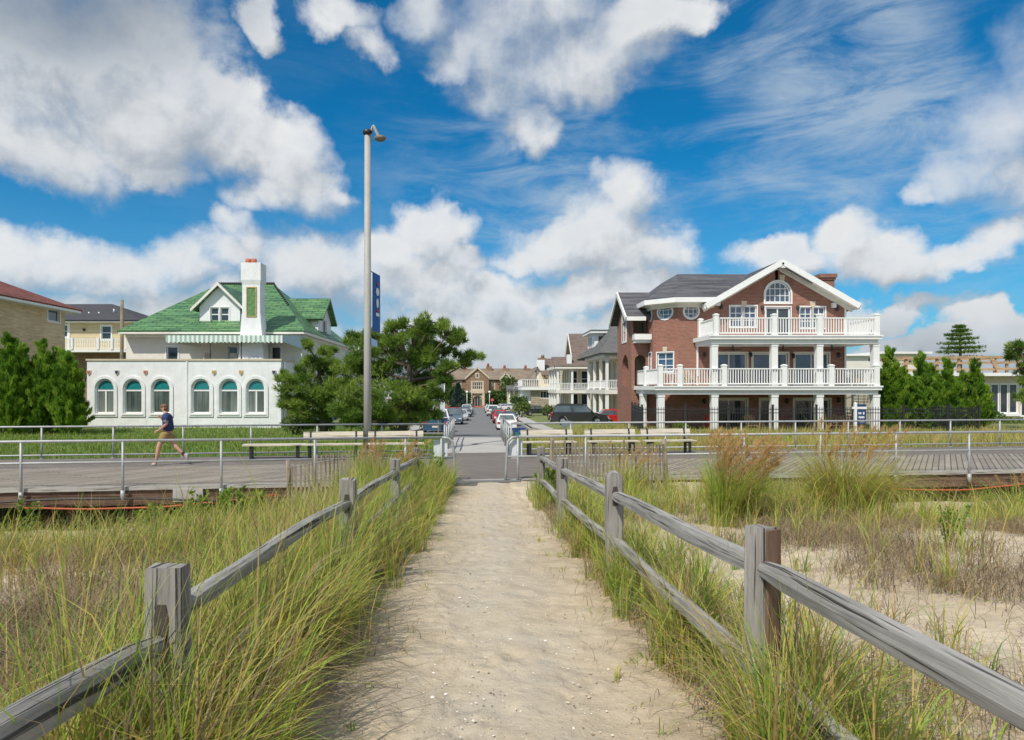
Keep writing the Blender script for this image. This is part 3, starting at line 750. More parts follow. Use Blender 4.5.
# crossing mat where the path meets the planks
a = MB(); bwbox(a, -1.0, 1.0, -.25, .14, -.10, .012); a.build('threshold_slab', M['asphalt'], bw)
a = MB(); bwbox(a, -3.3, 3.2, .145, DW + .05, -.06, .004); tag(a.build('crossing', M['deckdark']), kind='structure')
a = MB()
for (y0, y1) in ((23.1, 27.0), (27.012, 31.0)):
    a.hexa([(-1.15, y0, -.3), (1.15, y0 + .3 * (y0 < 24), -.3), (1.15, y1, -.3), (-1.15, y1, -.3)], [(-1.15, y0, .0), (1.15, y0 + .3 * (y0 < 24), .0), (1.15, y1, -.04), (-1.15, y1, -.04)])
tag(a.build('ramp', M['concrete']), kind='structure')
def strip(name, x0f, x1f, y0, y1, dz, mat, thick=0.0, n=90, zf=zr):
    yy = np.linspace(y0, y1, int((y1 - y0) / .8) + 2)
    a = MB()
    for p, q_ in zip(yy[:-1], yy[1:]):
        A = [(x0f(p), p, zf(p) + dz), (x1f(p), p, zf(p) + dz), (x1f(q_), q_, zf(q_) + dz), (x0f(q_), q_, zf(q_) + dz)]
        a.poly(A)
        if thick:
            for (s_, e_) in ((0, 3), (2, 1)):
                P0, P1 = A[s_], A[e_]; a.poly([P0, P1, (P1[0], P1[1], P1[2] - thick), (P0[0], P0[1], P0[2] - thick)])
    if thick: a.poly([(x0f(y0), y0, zf(y0) + dz - thick), (x1f(y0), y0, zf(y0) + dz - thick), (x1f(y0), y0, zf(y0) + dz), (x0f(y0), y0, zf(y0) + dz)])
    return tag(a.build(name, mat), kind='structure')
HW = lambda y: float(np.interp(y, [31, 40, 47], [1.05, 1.9, 4.3]))
strip('road', lambda y: .1 - HW(y), lambda y: .1 + HW(y) + .3 * (y > 45), 31, 192, .0, M['asphalt'])
strip('kerb', lambda y: -4.45, lambda y: -4.25, 47, 190, .10, M['kerb'], .12)
strip('kerb', lambda y: 4.7, lambda y: 4.9, 47, 190, .10, M['kerb'], .12)
strip('pavement', lambda y: -6.4, lambda y: -4.9, 40, 190, .15, M['concrete'], .12)
strip('pavement', lambda y: 5.2, lambda y: 6.7, 40, 190, .15, M['concrete'], .12)
strip('cross_road', lambda y: -60, lambda y: 60, 192.2, 199, .0, M['asphalt'])

# ------------------------------------------------------------------ pipe railings
def pipe_rail(label, p, us, v, h=1.04, foot=-.30, mid=.57, endu=None, name='metal_railing', group=None, ends=None, rr=.032):
    """railing along the boardwalk at offset v; us = post stations; endu: the curved gate end"""
    us = sorted(us); r = thing(name, label, 'railing', BW(us[0], v, 0), group=group)
    lo, hi = us[0], us[-1]
    a = MB(); b = MB(); end = None
    if endu is not None:
        s = 1 if endu > us[len(us) // 2] else -1
        if s > 0: hi = endu - .28
        else: lo = endu + .28
        bend = [(endu - s * .28, h), (endu - s * .12, h - .02), (endu - s * .03, h - .10), (endu, h - .26), (endu + s * .025, .3), (endu + s * .04, foot * .7)]
    a.tube([BW(lo, v, h), BW(hi, v, h)], rr, 10); a.build('top_rail', M['galv'], r)
    if mid:
        e0, e1 = (lo, hi)
        if endu is not None:
            if s > 0: e1 = endu
            else: e0 = endu
        b.tube([BW(e0, v, mid), BW(e1, v, mid)], rr * .8, 8); b.build('mid_rail', M['galv'], r)
    if endu is not None:
        e = MB(); e.tube([BW(u_, v, z) for u_, z in bend], rr * 1.02, 10); e.build('curved_end', M['galv'], r)
    for u_ in us:
        q = MB(); q.tube([BW(u_, v, foot), BW(u_, v, h - .02)], rr * .92, 8)
        if v < 1 and foot < -.1: q.tube([BW(u_, v, foot + .01), BW(u_, v, foot + .22)], rr * 1.6, 8)
        else: q.lathe([(.07, 0), (.07, .02)], BW(u_, v, 0), 8)
        q.build('post', M['galv'], r)
    return r
ca = math.cos(BWA)
def ux(x, v): return (x + v * math.sin(BWA)) / ca
pipe_rail('pipe railing on the seaward boardwalk edge on the villa side, curved down at the path', 0, [(-9.87 - 2.06 * 5 + 2.06 * k) / ca for k in range(5)] + [x_ / ca for x_ in (-9.87, -7.82, -5.76, -3.73, -1.69, -.86)], -.07, foot=-.27, endu=-.58)
pipe_rail('pipe railing on the seaward boardwalk edge before the brick house, curved down at the path', 0, [x_ / ca for x_ in (.95, 2.6, 4.6, 6.65, 8.7, 10.8, 12.9, 15.0, 17.1, 19.2, 21.3)], -.07, foot=-.27, endu=.70)
pipe_rail('straight pipe railing on the landward boardwalk edge before the white villa lawn', 0, [ux(-1.12 - 2.06 * k, DW) for k in range(15)], DW - .12, h=1.0, foot=0, mid=.12)
pipe_rail('straight pipe railing on the landward boardwalk edge before the brick house', 0, [ux(1.12 + 2.06 * k, DW) for k in range(15)], DW - .12, h=1.0, foot=0, mid=.12)
for sx, lab in ((-1.06, 'pipe handrail of the concrete ramp on the pine tree side'), (1.06, 'pipe handrail of the concrete ramp on the brick house side')):
    r = thing('ramp_railing', lab, 'railing', (sx, 23.4, 0), group='handrails flanking the ramp')
    a = MB(); a.tube([(sx, 23.25, .98), (sx, 31, .92)], .03, 8); a.build('top_rail', M['galv'], r)
    a = MB(); a.tube([(sx, 23.25, .5), (sx, 31, .45)], .026, 8); a.build('mid_rail', M['galv'], r)
    for k in range(6):
        a = MB(); y = 23.35 + k * 1.5; a.tube([(sx, y, -.05), (sx, y, .96 - .01 * k)], .028, 8); a.build('post', M['galv'], r)

def signpanel(label, x0, x1, z0, z1, y, mat, marks=None, name='sign_panel', thick=.03):
    r = thing(name, label, 'sign', ((x0 + x1) / 2, y, z0))
    a = MB(); a.box(x0, x1, y, y + thick, z0, z1); a.build('panel', mat, r)
    return r
signpanel('pale sign panel seen from behind on the railing beside the pine side gate end', X(434.5, 16.4), X(448, 16.4), .52, .97, yn(-.8) - .02, M['signback'])
signpanel('pale sign panel seen from behind on the railing beside the brick side gate end', X(509, 16.4), X(522, 16.4), .52, .97, yn(.9) - .0, M['signback'])
r = signpanel('dark blue information panel on the ramp railing with faint pale picture', X(513, 23.2), X(525.5, 23.2), .55, .86, 23.05, M['signblue'])
a = MB()
for k, (u0, u1, v0, v1) in enumerate(((.12, .75, .60, .64), (.15, .5, .66, .70), (.4, .85, .71, .76))): a.box(X(513, 23.2) + .42 * u0, X(513, 23.2) + .42 * u1, 23.036, 23.048, v0, v1)
a.build('printing', pbr('faded_print', (.05, .20, .20), .6, .3, 8), r)

# cables under the deck edge
def cable(label, pts, r_, mat, name, cat):
    a = MB(); a.tube(pts, r_, 7); o = a.build(name, mat, loc=tuple(pts[0])); tag(o, label, cat); return o
def sag(u0, u1, z0, z1, s, v=-.05, n=16): return [BW(u0 + (u1 - u0) * k / n, v + .04 * math.sin(k * 1.3), z0 + (z1 - z0) * k / n - s * math.sin(PI * k / n)) for k in range(n + 1)]
cable('orange hose sagging under the boardwalk edge below the runner', sag(-9.9, -4.6, -.40, -.22, .13), .020, M['hose'], 'hose', 'hose')
cable('black cable looped under the boardwalk edge above the orange hose', sag(-12, -5.2, -.34, -.38, -.14, -.09), .026, M['black'], 'cable', 'cable')
cable('orange hose sagging under the boardwalk edge beyond the large grass tussock', sag(9.6, 15.8, -.28, -.22, .22), .020, M['hose'], 'hose', 'hose')

# ------------------------------------------------------------------ split-rail fences along the path
def rough_post(mb, x, y, z0, z1, w, d, round_top=False, seed=0, rot=0.0):
    R_ = random.Random(seed); n = 7; rings = []
    for k in range(n):
        t = k / (n - 1); z = z0 + (z1 - z0) * t; j = lambda: R_.uniform(-.006, .006)
        ww, dd = w * (1 - .06 * t) + j(), d * (1 - .06 * t) + j(); tw = rot + .04 * math.sin(t * 2 + seed)
        pts = [(-.5, -.38), (-.38, -.5), (.38, -.5), (.5, -.38), (.5, .38), (.38, .5), (-.38, .5), (-.5, .38)]
        rings.append([(x + (a * math.cos(tw) - b * math.sin(tw)) * ww, y + (a * math.sin(tw) + b * math.cos(tw)) * dd, z + (j() * 1.5 if k == n - 1 else 0)) for a, b in pts])
    if round_top:
        for kk, (s, dz) in enumerate(((.93, .025), (.72, .05), (.4, .062))):
            rings.append([(x + (p[0] - x) * s, y + (p[1] - y), p[2] + dz) for p in rings[n - 1]])
    for k in range(len(rings) - 1):
        for q_ in range(8): u0, u1, v0, v1 = q_ * w * .5 + seed, (q_ + 1) * w * .5 + seed, rings[k][q_][2], rings[k + 1][q_][2]; mb.uvpoly([rings[k][q_], rings[k][(q_ + 1) % 8], rings[k + 1][(q_ + 1) % 8], rings[k + 1][q_]], [(u0, v0), (u1, v0), (u1, v1), (u0, v1)])
    mb.poly(rings[-1])
def rough_rail(mb, p0, p1, h, w, seed=0, n=12, bow=.004, taper=True):
    R_ = random.Random(seed); p0, p1 = Vector(p0), Vector(p1); d = (p1 - p0).normalized(); sdv = d.cross(V(0, 0, 1)).normalized(); up = sdv.cross(d); rings = []
    off = [R_.uniform(-.25, .25) for _ in range(10)]
    for k in range(n + 1):
        t = k / n; c = p0.lerp(p1, t) + up * (bow * math.sin(PI * t) + .006 * math.sin(t * 7 + seed * 1.7)) + sdv * (.014 * math.sin(t * 5 + seed))
        e = min(1, .55 + min(t, 1 - t) * 6) if taper else 1
        hh, ww = h * e * (1 + .06 * math.sin(t * 7 + seed * 2)), w * (.75 + .25 * e) * (1 + .05 * math.sin(t * 11 + seed))
        prof = [(-.44, -.40), (-.05, -.52), (.40, -.44), (.50, -.05), (.44, .36), (.08, .52), (-.34, .44), (-.50, .02)]
        rings.append([c + sdv * a * ww * (1 + off[i] * .3 + R_.uniform(-.05, .05)) + up * b * hh * (1 + off[i] * .3 + R_.uniform(-.05, .05)) for i, (a, b) in enumerate(prof)])
    m = len(rings[0]); ll = (p1 - p0).length
    for k in range(n):
        for q_ in range(m): u0, u1 = ll * k / n + seed, ll * (k + 1) / n + seed; mb.uvpoly([rings[k][q_], rings[k][(q_ + 1) % m], rings[k + 1][(q_ + 1) % m], rings[k + 1][q_]], [(u0, q_ * h * .36), (u0, (q_ + 1) * h * .36), (u1, (q_ + 1) * h * .36), (u1, q_ * h * .36)], False)
    mb.poly(list(reversed(rings[0]))); mb.poly(rings[-1])

def split_fence(label, posts, dz_top, dz_low, skip_low=(), rail_h=.15, rots={}, front=None):
    r = thing('split_rail_fence', label, 'fence', (posts[0][0], posts[0][1], G(posts[0][0], posts[0][1])))
    for k, (x, y, zt, w, rnd_) in enumerate(posts):
        if y > .5:
            a = MB(); rough_post(a, x, y, G(x, y) - .3, zt - (.06 if rnd_ else 0), w, w * .8, rnd_, k + 3, rots.get(k, 0)); pst = a.build('post', M['postwood'], r)
            if k == 1 and x > 0:
                R = rots.get(k, 0); cR, sR = math.cos(R), math.sin(R); Ff = Frame((x, y, 0), (-sR, cR, 0), (cR, sR, 0)); a = MB(); a.prism(Ff, [(-w * .36, zt - 1.0), (w * .36, zt - 1.0), (w * .345, zt - .004), (-w * .345, zt - .003)], w * .40, w * .494); a.build('split_face', M['redwood'], pst)
            a = MB()   # dark mortise plate, coloured as the shade in the hole the rails enter
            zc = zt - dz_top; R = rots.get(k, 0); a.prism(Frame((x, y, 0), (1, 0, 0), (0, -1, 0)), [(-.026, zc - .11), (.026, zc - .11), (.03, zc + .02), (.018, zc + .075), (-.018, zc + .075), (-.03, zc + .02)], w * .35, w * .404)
            a.build('mortise_shade', M['mortise_shade'], pst)
        if k + 1 < len(posts):
            x2, y2, z2 = posts[k + 1][:3]; s = .06 * (1 if k % 2 else -1)
            a = MB(); rough_rail(a, (x, y - .02, front[0] if front and k == 0 else zt - dz_top + s * .3), (x2, y2 + .05, front[1] if front and k == 0 else z2 - dz_top - s * .3), rail_h * (1.22 if front and k == 0 and x < 0 else 1), .085, k + 1); a.build('rail', M['railwood'], r)
            if k not in skip_low:
                a = MB(); rough_rail(a, (x + .01, y - .02, zt - dz_low), (x2 + .01, y2 + .05, z2 - dz_low), rail_h * .9, .085, k + 21, bow=-.012); a.build('rail', M['railwood'], r)
    return r
def fp(px, py, d, w, rt=False): return (X(px, d), d, Z(py, d), w, rt)
P1 = fp(168, 566, 2.9, .165); P2 = fp(348, 479, 6.85, .17); P3 = fp(395, 459, 10.7, .17); P4 = fp(416, 448, 14.2, .17)
split_fence('weathered split rail fence on the villa side of the sandy path, nearly swallowed by grass', [(-1.60, -.85, 1.40, .165, False), P1, P2, P3, P4], .22, .62, skip_low=(0,), rail_h=.098, front=(1.365, 1.115))
Q1 = fp(762, 527, 3.2, .135, False); Q2 = fp(614, 472, 6.75, .17, True); Q3 = fp(562, 458, 10.8, .17); Q4 = fp(541, 447, 14.3, .17)
split_fence('weathered split rail fence on the brick house side of the sandy path, both rails visible', [(1.45, -.5, 1.66, .15, False), Q1, Q2, Q3, Q4], .21, .68, rail_h=.104, rots={1: -1.0}, front=(1.45, 1.357))

# ------------------------------------------------------------------ wired slat fences
def slat_fence(label, x0, y0, x1, y1, z0, h, posts, step=.10, lean=.02):
    r = thing('slat_fence', label, 'fence', (x0, y0, z0)); p0, p1 = V(x0, y0, 0), V(x1, y1, 0); L = (p1 - p0).length; d = (p1 - p0) / L
    a = MB(); n = int(L / step)
    for k in range(n):
        q_ = p0 + d * (k + .5) * step; z = G(q_.x, q_.y) - .05; hh = h + RN.uniform(-.05, .05); l = RN.uniform(-lean, lean)
        a.beam(q_ + V(0, 0, z), q_ + d * l + V(0, 0, z + hh), .045, .012, up=(0, 1, 0))
    a.build('slat_panel', M['slat'], r)
    a = MB()
    for zz in (.25, .6, .95): a.tube([p0 + V(0, -.012, G(x0, y0) + zz), p1 + V(0, -.012, G(x1, y1) + zz)], .004, 4)
    a.build('wire', M['galv'], r)
    for t in posts:
        q_ = p0 + (p1 - p0) * t; z = G(q_.x, q_.y); a = MB(); j = RN.uniform(-.03, .03)
        a.tube([q_ + V(0, .06, z - .3), q_ + V(.01, .06, z + .5), q_ + V(j, .06, z + h + .05)], [.06, .055, .05], 8); a.build('post', M['slat'], r)
    return r
slat_fence('wired slat fence with round posts before the boardwalk, behind the villa side grass', X(285, 14.7), 14.75, X(372, 15.2), 15.25, -.3, 1.05, (.03, 1.0), step=.088)
slat_fence('wired slat fence with round posts before the boardwalk benches, on the brick house side', X(551, 15.6), 15.75, X(668, 15.4), 15.5, -.1, 1.12, (.01, .99), step=.09)

# ------------------------------------------------------------------ benches on the boardwalk
def bench(x, w, label):
    u = ux(x, 5.65)
    r = thing('boardwalk_bench', label, 'bench', BW(u, 5.65, 0), BWA, 'pale slatted benches along the boardwalk')
    a = MB()
    for k in range(3): a.box(-w / 2, w / 2, -.22 + k * .15, -.09 + k * .15, .43, .465)
    a.build('seat', M['benchwood'], r, local=True)
    a = MB()
    for k in range(2): a.hexa([(-w / 2, .25 + .03 * k, .56 + .135 * k), (w / 2, .25 + .03 * k, .56 + .135 * k), (w / 2, .285 + .03 * k, .56 + .135 * k), (-w / 2, .285 + .03 * k, .56 + .135 * k)],
                              [(-w / 2, .28 + .03 * k, .685 + .135 * k), (w / 2, .28 + .03 * k, .685 + .135 * k), (w / 2, .315 + .03 * k, .685 + .135 * k), (-w / 2, .315 + .03 * k, .685 + .135 * k)])
    a.build('backrest', M['benchwood'], r, local=True)
    for x in (-w / 2 + .22, w / 2 - .22):
        a = MB(); a.box(x - .035, x + .035, -.2, -.12, 0, .43); a.box(x - .035, x + .035, .16, .24, 0, .43); a.box(x - .034, x + .034, -.2, .24, .36, .428)
        a.beam((x, .22, .40), (x, .33, .84), .06, .05, up=(1, 0, 0)); a.build('leg', M['darkmetal'], r, local=True)
bench(X(335, 21.6), 1.85, 'pale bench before the smaller pine, on the villa side of the lamp post')
bench(X(397, 21.8), 1.75, 'pale bench on the boardwalk between the lamp post and the ramp')
bench(X(549, 22.2), 1.75, 'pale bench on the boardwalk beside the blue information panel, nearest the ramp')
bench(X(613, 22.5), 1.75, 'middle one of the three pale benches before the black iron fence')
bench(X(670, 22.7), 1.75, 'pale bench before the brick house, third from the ramp')
r = thing('plank_bench', 'low backless plank bench on the boardwalk beyond the slat fence and the villa lawn', 'bench', BW(ux(X(275, 21.4), 6.0), 6.0, 0), BWA)
a = MB(); a.box(-.95, .95, -.2, .2, .40, .45); a.build('seat', M['benchwood'], r, local=True)
for x in (-.7, .7):
    a = MB(); a.box(x - .04, x + .04, -.15, .15, 0, .40); a.build('leg', M['darkmetal'], r, local=True)

# ------------------------------------------------------------------ lamp post, banner, small plate
LX, LY = X(367.5, 21.9), 21.9
r = thing('lamp_post', 'tall grey tapered lamp post with one bent arm, standing on the boardwalk', 'lamp post', (LX, LY, 0))
a = MB(); a.tube([(LX, LY, 0), (LX, LY, 3.4), (LX, LY, 10.35)], [.128, .118, .096], 16); a.build('pole', M['pole'], r)
a = MB(); a.lathe([(.18, 0), (.18, .03), (.14, .05), (.135, .22)], (LX, LY, 0), 14); a.build('base_flange', M['pole'], r)
a = MB(); a.lathe([(.098, 10.30), (.155, 10.36), (.155, 10.43), (.10, 10.48), (.04, 10.51)], (LX, LY, 0), 16); a.build('cap', M['darkmetal'], r)
a = MB(); a.tube([(LX + .08, LY, 10.05), (LX + .11, LY - .02, 10.33), (LX + .155, LY - .03, 10.56), (LX + .19, LY - .04, 10.60), (LX + .23, LY - .05, 10.56), (LX + .30, LY - .08, 10.42)], .030, 8); a.build('arm', M['pole'], r)
a = MB(); a.beam((LX + .22, LY - .05, 10.52), (LX + .38, LY - .2, 10.20), .13, .08, up=(1, 0, .5)); hd = a.build('lamp_head', M['lamp'], r)
a = MB(); a.ball((LX + .44, LY - .24, 10.12), .16, 12, 6, (1.25, 1.1, .62)); a.build('lamp_bowl', M['lamp'], hd)
for z in (4.05, 5.95):
    a = MB(); a.tube([(LX + .09, LY, z), (LX + .25, LY + .95, z)], .018, 6); a.build('banner_bracket', M['galv'], r)
bx = LX + .145
r = thing('banner', 'tall blue banner with white and red emblem hanging from the lamp post', 'banner', (bx, LY, 4.0))
a = MB(); n = 8
for k in range(n):
    f_ = lambda q_, z: (bx + q_ * .13 + .03 * math.sin(z * 1.5 + .5) * math.sin(PI * q_), LY + .10 + q_ * .82, z)
    for z0, z1 in ((4.05, 4.7), (4.7, 5.3), (5.3, 5.95)):
        q0, q1 = k / n, (k + 1) / n; a.poly([f_(q0, z0), f_(q1, z0), f_(q1, z1), f_(q0, z1)], True)
        a.poly([tuple(np.add(p, (-.006, 0, 0))) for p in (f_(q0, z1), f_(q1, z1), f_(q1, z0), f_(q0, z0))], True)
a.build('cloth', M['banner'], r)
FE = Frame((bx, LY + .1, 0), (.157, .988, 0), (.988, -.157, 0))
def disc(cx_, cz, r1, r2=None, n=12): return [(cx_ + r1 * math.cos(2 * PI * k / n), cz + (r2 or r1) * math.sin(2 * PI * k / n)) for k in range(n)]
for nm, mt, sh in (('white_emblem', M['white'], [disc(.42, 5.35, .17, .13), disc(.42, 4.98, .12, .16), [(.25, 4.55), (.6, 4.55), (.6, 4.66), (.25, 4.66)]]), ('red_emblem', M['red'], [disc(.45, 5.62, .09, .07), disc(.42, 4.74, .12, .06)])):
    for s in sh: a = MB(); a.prism(FE, s, .034, .042); a.build(nm, mt, r)
r = thing('small_plate', 'small pale blue plate fixed low under the banner on the lamp post', 'sign', (LX + .14, LY, 3.55))
a = MB(); a.hexa([(LX + .13, LY - .06, 3.58), (LX + .30, LY + .10, 3.50), (LX + .30, LY + .12, 3.50), (LX + .13, LY - .04, 3.58)], [(LX + .13, LY - .06, 3.80), (LX + .30, LY + .10, 3.72), (LX + .30, LY + .12, 3.72), (LX + .13, LY - .04, 3.80)])
a.build('plate', pbr('pale_blue_plate', (.25, .38, .60), .5, .08, 3), r)

# ------------------------------------------------------------------ the runner
def skin_mesh(name, verts, edges, mat, parent, roots=(0,), lv=2):
    """verts: (x, y, z, rx, ry)"""
    me = bpy.data.meshes.new(name); me.from_pydata([v[:3] for v in verts], edges, [])
    o = bpy.data.objects.new(name, me); COL.objects.link(o); o.parent = parent
    s = o.modifiers.new('skin', 'SKIN'); s.use_smooth_shade = True; s.branch_smoothing = .4
    if not me.skin_vertices: me.skin_vertices.new()
    for i, v in enumerate(verts):
        me.skin_vertices[0].data[i].radius = (v[3], v[4] if len(v) > 4 else v[3]); me.skin_vertices[0].data[i].use_root = i in roots
    u = o.modifiers.new('sub', 'SUBSURF'); u.levels = lv; u.render_levels = lv
    me.materials.append(mat); return o
JD = 19.5; JX = X(166, JD)
r = thing('person', 'runner in navy shirt and tan shorts, mid stride along the boardwalk', 'person', (JX, JD, 0))
skin = pbr('skin', (.52, .28, .19), .55, .08, 6)
def jp(px, py, y=0.0): return ((px - 166) / 35.0, y, (465 - py) / 35.0)
B_ = [(*jp(167.5, 431.5), .135, .105), (*jp(167.2, 426), .125, .10), (*jp(166.5, 419), .155, .11), (*jp(166.3, 414.8), .12, .085), (*jp(165.2, 412.2), .055, .055), (*jp(164.2, 410.3), .065, .062), (*jp(163.2, 407.6), .098, .078), (*jp(163.2, 405.2), .075, .066),
      (*jp(160.2, 408.2), .018, .016),                                              # 8 nose
      (*jp(166.0, 433, -.09), .105, .095), (*jp(160.5, 446.5, -.10), .074, .07), (*jp(159.4, 452, -.10), .072, .062), (*jp(157.8, 460.3, -.09), .038, .036), (*jp(157.4, 463, -.09), .045, .04), (*jp(153.4, 463.8, -.10), .03, .035),   # near... front leg 9-14
      (*jp(169.5, 433, .09), .105, .095), (*jp(172.0, 444.5, .09), .077, .07), (*jp(175.5, 448.0, .09), .07, .062), (*jp(181.0, 453.2, .09), .038, .036), (*jp(184.2, 455.2, .09), .042, .04), (*jp(185.5, 459.6, .09), .03, .035),  # trailing leg 15-20
      (*jp(168.0, 415.6, -.17), .062, .06), (*jp(170.6, 423.2, -.23), .046, .044), (*jp(164.6, 428.0, -.20), .038, .036), (*jp(160.8, 430.4, -.16), .026, .026), (*jp(159.2, 431.2, -.15), .036, .024),    # near arm 21-25
      (*jp(165.0, 415.6, .17), .062, .06), (*jp(165.5, 423.6, .22), .046, .044), (*jp(161.0, 421.0, .17), .038, .036), (*jp(158.5, 417.5, .12), .026, .026), (*jp(157.9, 416.0, .11), .036, .024)]   # far arm 26-30
E_ = [(0, 1), (1, 2), (2, 3), (3, 4), (4, 5), (5, 6), (6, 7), (6, 8), (0, 9), (9, 10), (10, 11), (11, 12), (12, 13), (13, 14), (0, 15), (15, 16), (16, 17), (17, 18), (18, 19), (19, 20), (3, 21), (21, 22), (22, 23), (23, 24), (24, 25), (3, 26), (26, 27), (27, 28), (28, 29), (29, 30)]
for base in (25, 30):     # fingers curled, thumb at the side
    bx_, by_, bz_ = B_[base][:3]; 
    for k in range(4):
        i = len(B_); o_ = (k - 1.5) * .019
        B_ += [(bx_ - .03, by_ + o_ * .5, bz_ + o_, .010), (bx_ - .062 + .006 * abs(k - 1), by_ + o_ * .5 - .004, bz_ + o_ - .012, .009), (bx_ - .058, by_ + o_ * .5 + .02, bz_ + o_ - .034, .008)]
        E_ += [(base, i), (i, i + 1), (i + 1, i + 2)]
    i = len(B_); B_ += [(bx_ - .005, by_ - .03, bz_ + .022, .011), (bx_ - .035, by_ - .035, bz_ + .03, .009)]; E_ += [(base, i), (i, i + 1)]
body = skin_mesh('body', B_, E_, skin, r)
navy = pbr('navy_jersey', (.022, .035, .115), .8, .12, 8, bump=.15); greyj = pbr('grey_sleeve', (.11, .13, .15), .8, .12, 8); tan = pbr('tan_shorts', (.30, .20, .075), .85, .12, 8, bump=.2); dk = pbr('black_sock', (.015, .015, .018), .8, .1, 8); shoe = pbr('grey_shoe', (.34, .34, .36), .6, .2, 12); hairm = pbr('brown_hair', (.17, .085, .045), .8, .25, 30, bump=.5, bscale=60)
S_ = [(*jp(168.6, 432.4), .205, .165), (*jp(168.0, 426), .195, .16), (*jp(167.2, 419), .22, .175), (*jp(166.8, 415.2), .165, .14), (*jp(165.6, 413.0), .075, .07), (*jp(168.4, 415.8, -.19), .11, .10), (*jp(170.2, 421.0, -.235), .098, .09), (*jp(165.2, 415.6, .17), .085, .08), (*jp(165.6, 420.8, .205), .078, .072)]
skin_mesh('shirt', S_, [(0, 1), (1, 2), (2, 3), (3, 4), (3, 5), (5, 6), (3, 7), (7, 8)], navy, r)
a = MB(); a.hexa([(.06, -.29, 1.24), (.155, -.30, 1.24), (.155, -.26, 1.24), (.06, -.25, 1.24)], [(.03, -.25, 1.38), (.10, -.26, 1.38), (.10, -.21, 1.38), (.03, -.2, 1.38)]); a.build('sleeve_panel', greyj, r, local=True)
T_ = [(*jp(168.2, 430.6), .185, .15), (*jp(167.8, 433.2), .19, .155), (*jp(165.6, 436, -.09), .15, .14), (*jp(162.2, 443.4, -.10), .14, .125), (*jp(169.8, 436, .09), .15, .14), (*jp(171.8, 443.0, .09), .135, .125)]
skin_mesh('shorts', T_, [(0, 1), (1, 2), (2, 3), (1, 4), (4, 5)], tan, r)
for (p0, p1, t0, t1, yy) in (((157.9, 459.0), (157.4, 462.6), (158.6, 463.7), (152.9, 464.3), -.095), ((180.0, 452.4), (183.6, 454.8), (185.6, 453.4), (186.2, 461.0), .09)):
    skin_mesh('sock', [(*jp(*p0, yy), .048), (*jp(*p1, yy), .052)], [(0, 1)], dk, r, lv=1)
    a_, b_ = jp(*t0, yy), jp(*t1, yy); mid_ = tuple((p + q_) / 2 for p, q_ in zip(a_, b_))
    skin_mesh('shoe', [(*a_, .052, .047), (*mid_, .056, .044), (*b_, .036, .03)], [(0, 1), (1, 2)], shoe, r, lv=1)
a = MB(); c = jp(164.0, 406.4); a.ball((c[0], 0, c[2]), .098, 12, 8, (1.05, .82, .80)); a.ball((c[0] + .055, 0, c[2] - .06), .07, 10, 6, (.8, 1.0, .95)); a.build('hair', hairm, r, local=True)
for sy in (-1, 1):
    a = MB(); a.ball((jp(161.2, 0)[0], sy * .036, jp(0, 407.5)[2]), .010, 8, 5); a.build('eye', M['black'], r, local=True)
    a = MB(); a.ball((jp(164.6, 0)[0], sy * .082, jp(0, 408.4)[2]), .024, 8, 5, (1, .4, 1.4)); a.build('ear', skin, r, local=True)
a = MB(); a.cbox((jp(160.95, 0)[0], 0, jp(0, 409.9)[2]), (.012, .045, .010)); a.build('mouth', pbr('lips', (.38, .14, .11), .5, .1, 5), r, local=True)

# ------------------------------------------------------------------ building helpers
def part(name, mat, parent, *boxes):
    a = MB()
    for b in boxes: a.box(*b)
    return a.build(name, mat, parent)
def slab(a, pts, th):
    """roof plane given by its upper outline, with thickness"""
    pts = [Vector(p) for p in pts]; n = (pts[1] - pts[0]).cross(pts[2] - pts[0]).normalized()
    if n.z < 0: pts.reverse(); n = -n
    low = [p - n * th for p in pts]; a.poly(pts); a.poly(list(reversed(low)))
    for k in range(len(pts)): a.poly([low[k], low[(k + 1) % len(pts)], pts[(k + 1) % len(pts)], pts[k]])
def gable_x(parent, x0, x1, y0, y1, ze, za, mat, name='roof', th=.16):
    """gable roof with its ridge along x"""
    ym = (y0 + y1) / 2; a = MB()
    slab(a, [(x0, y0, ze), (x1, y0, ze), (x1, ym, za), (x0, ym, za)], th); slab(a, [(x0, y1, ze), (x0, ym, za), (x1, ym, za), (x1, y1, ze)], th)
    return a.build(name, mat, parent)
def gable_y(parent, x0, x1, y0, y1, ze, za, mat, name='roof', th=.16):
    xm = (x0 + x1) / 2; a = MB()
    slab(a, [(x0, y0, ze), (xm, y0, za), (xm, y1, za), (x0, y1, ze)], th); slab(a, [(x1, y0, ze), (x1, y1, ze), (xm, y1, za), (xm, y0, za)], th)
    return a.build(name, mat, parent)
def hip(parent, x0, x1, y0, y1, ze, za, mat, rx0, rx1, ym=None, name='roof', th=.15):
    ym = (y0 + y1) / 2 if ym is None else ym; a = MB()
    A, B, C, D, R0, R1 = (x0, y0, ze), (x1, y0, ze), (x1, y1, ze), (x0, y1, ze), (rx0, ym, za), (rx1, ym, za)
    slab(a, [A, B, R1, R0], th); slab(a, [B, C, R1], th); slab(a, [C, D, R0, R1], th); slab(a, [D, A, R0], th)
    return a.build(name, mat, parent)
def fr(x, y, z=0.0): return Frame((x, y, z), (1, 0, 0), (0, -1, 0))        # wall facing the sea
def fl(x, y, z=0.0): return Frame((x, y, z), (0, -1, 0), (-1, 0, 0))       # wall facing -x; a runs towards the sea
def frt(x, y, z=0.0): return Frame((x, y, z), (0, 1, 0), (1, 0, 0))        # wall facing +x
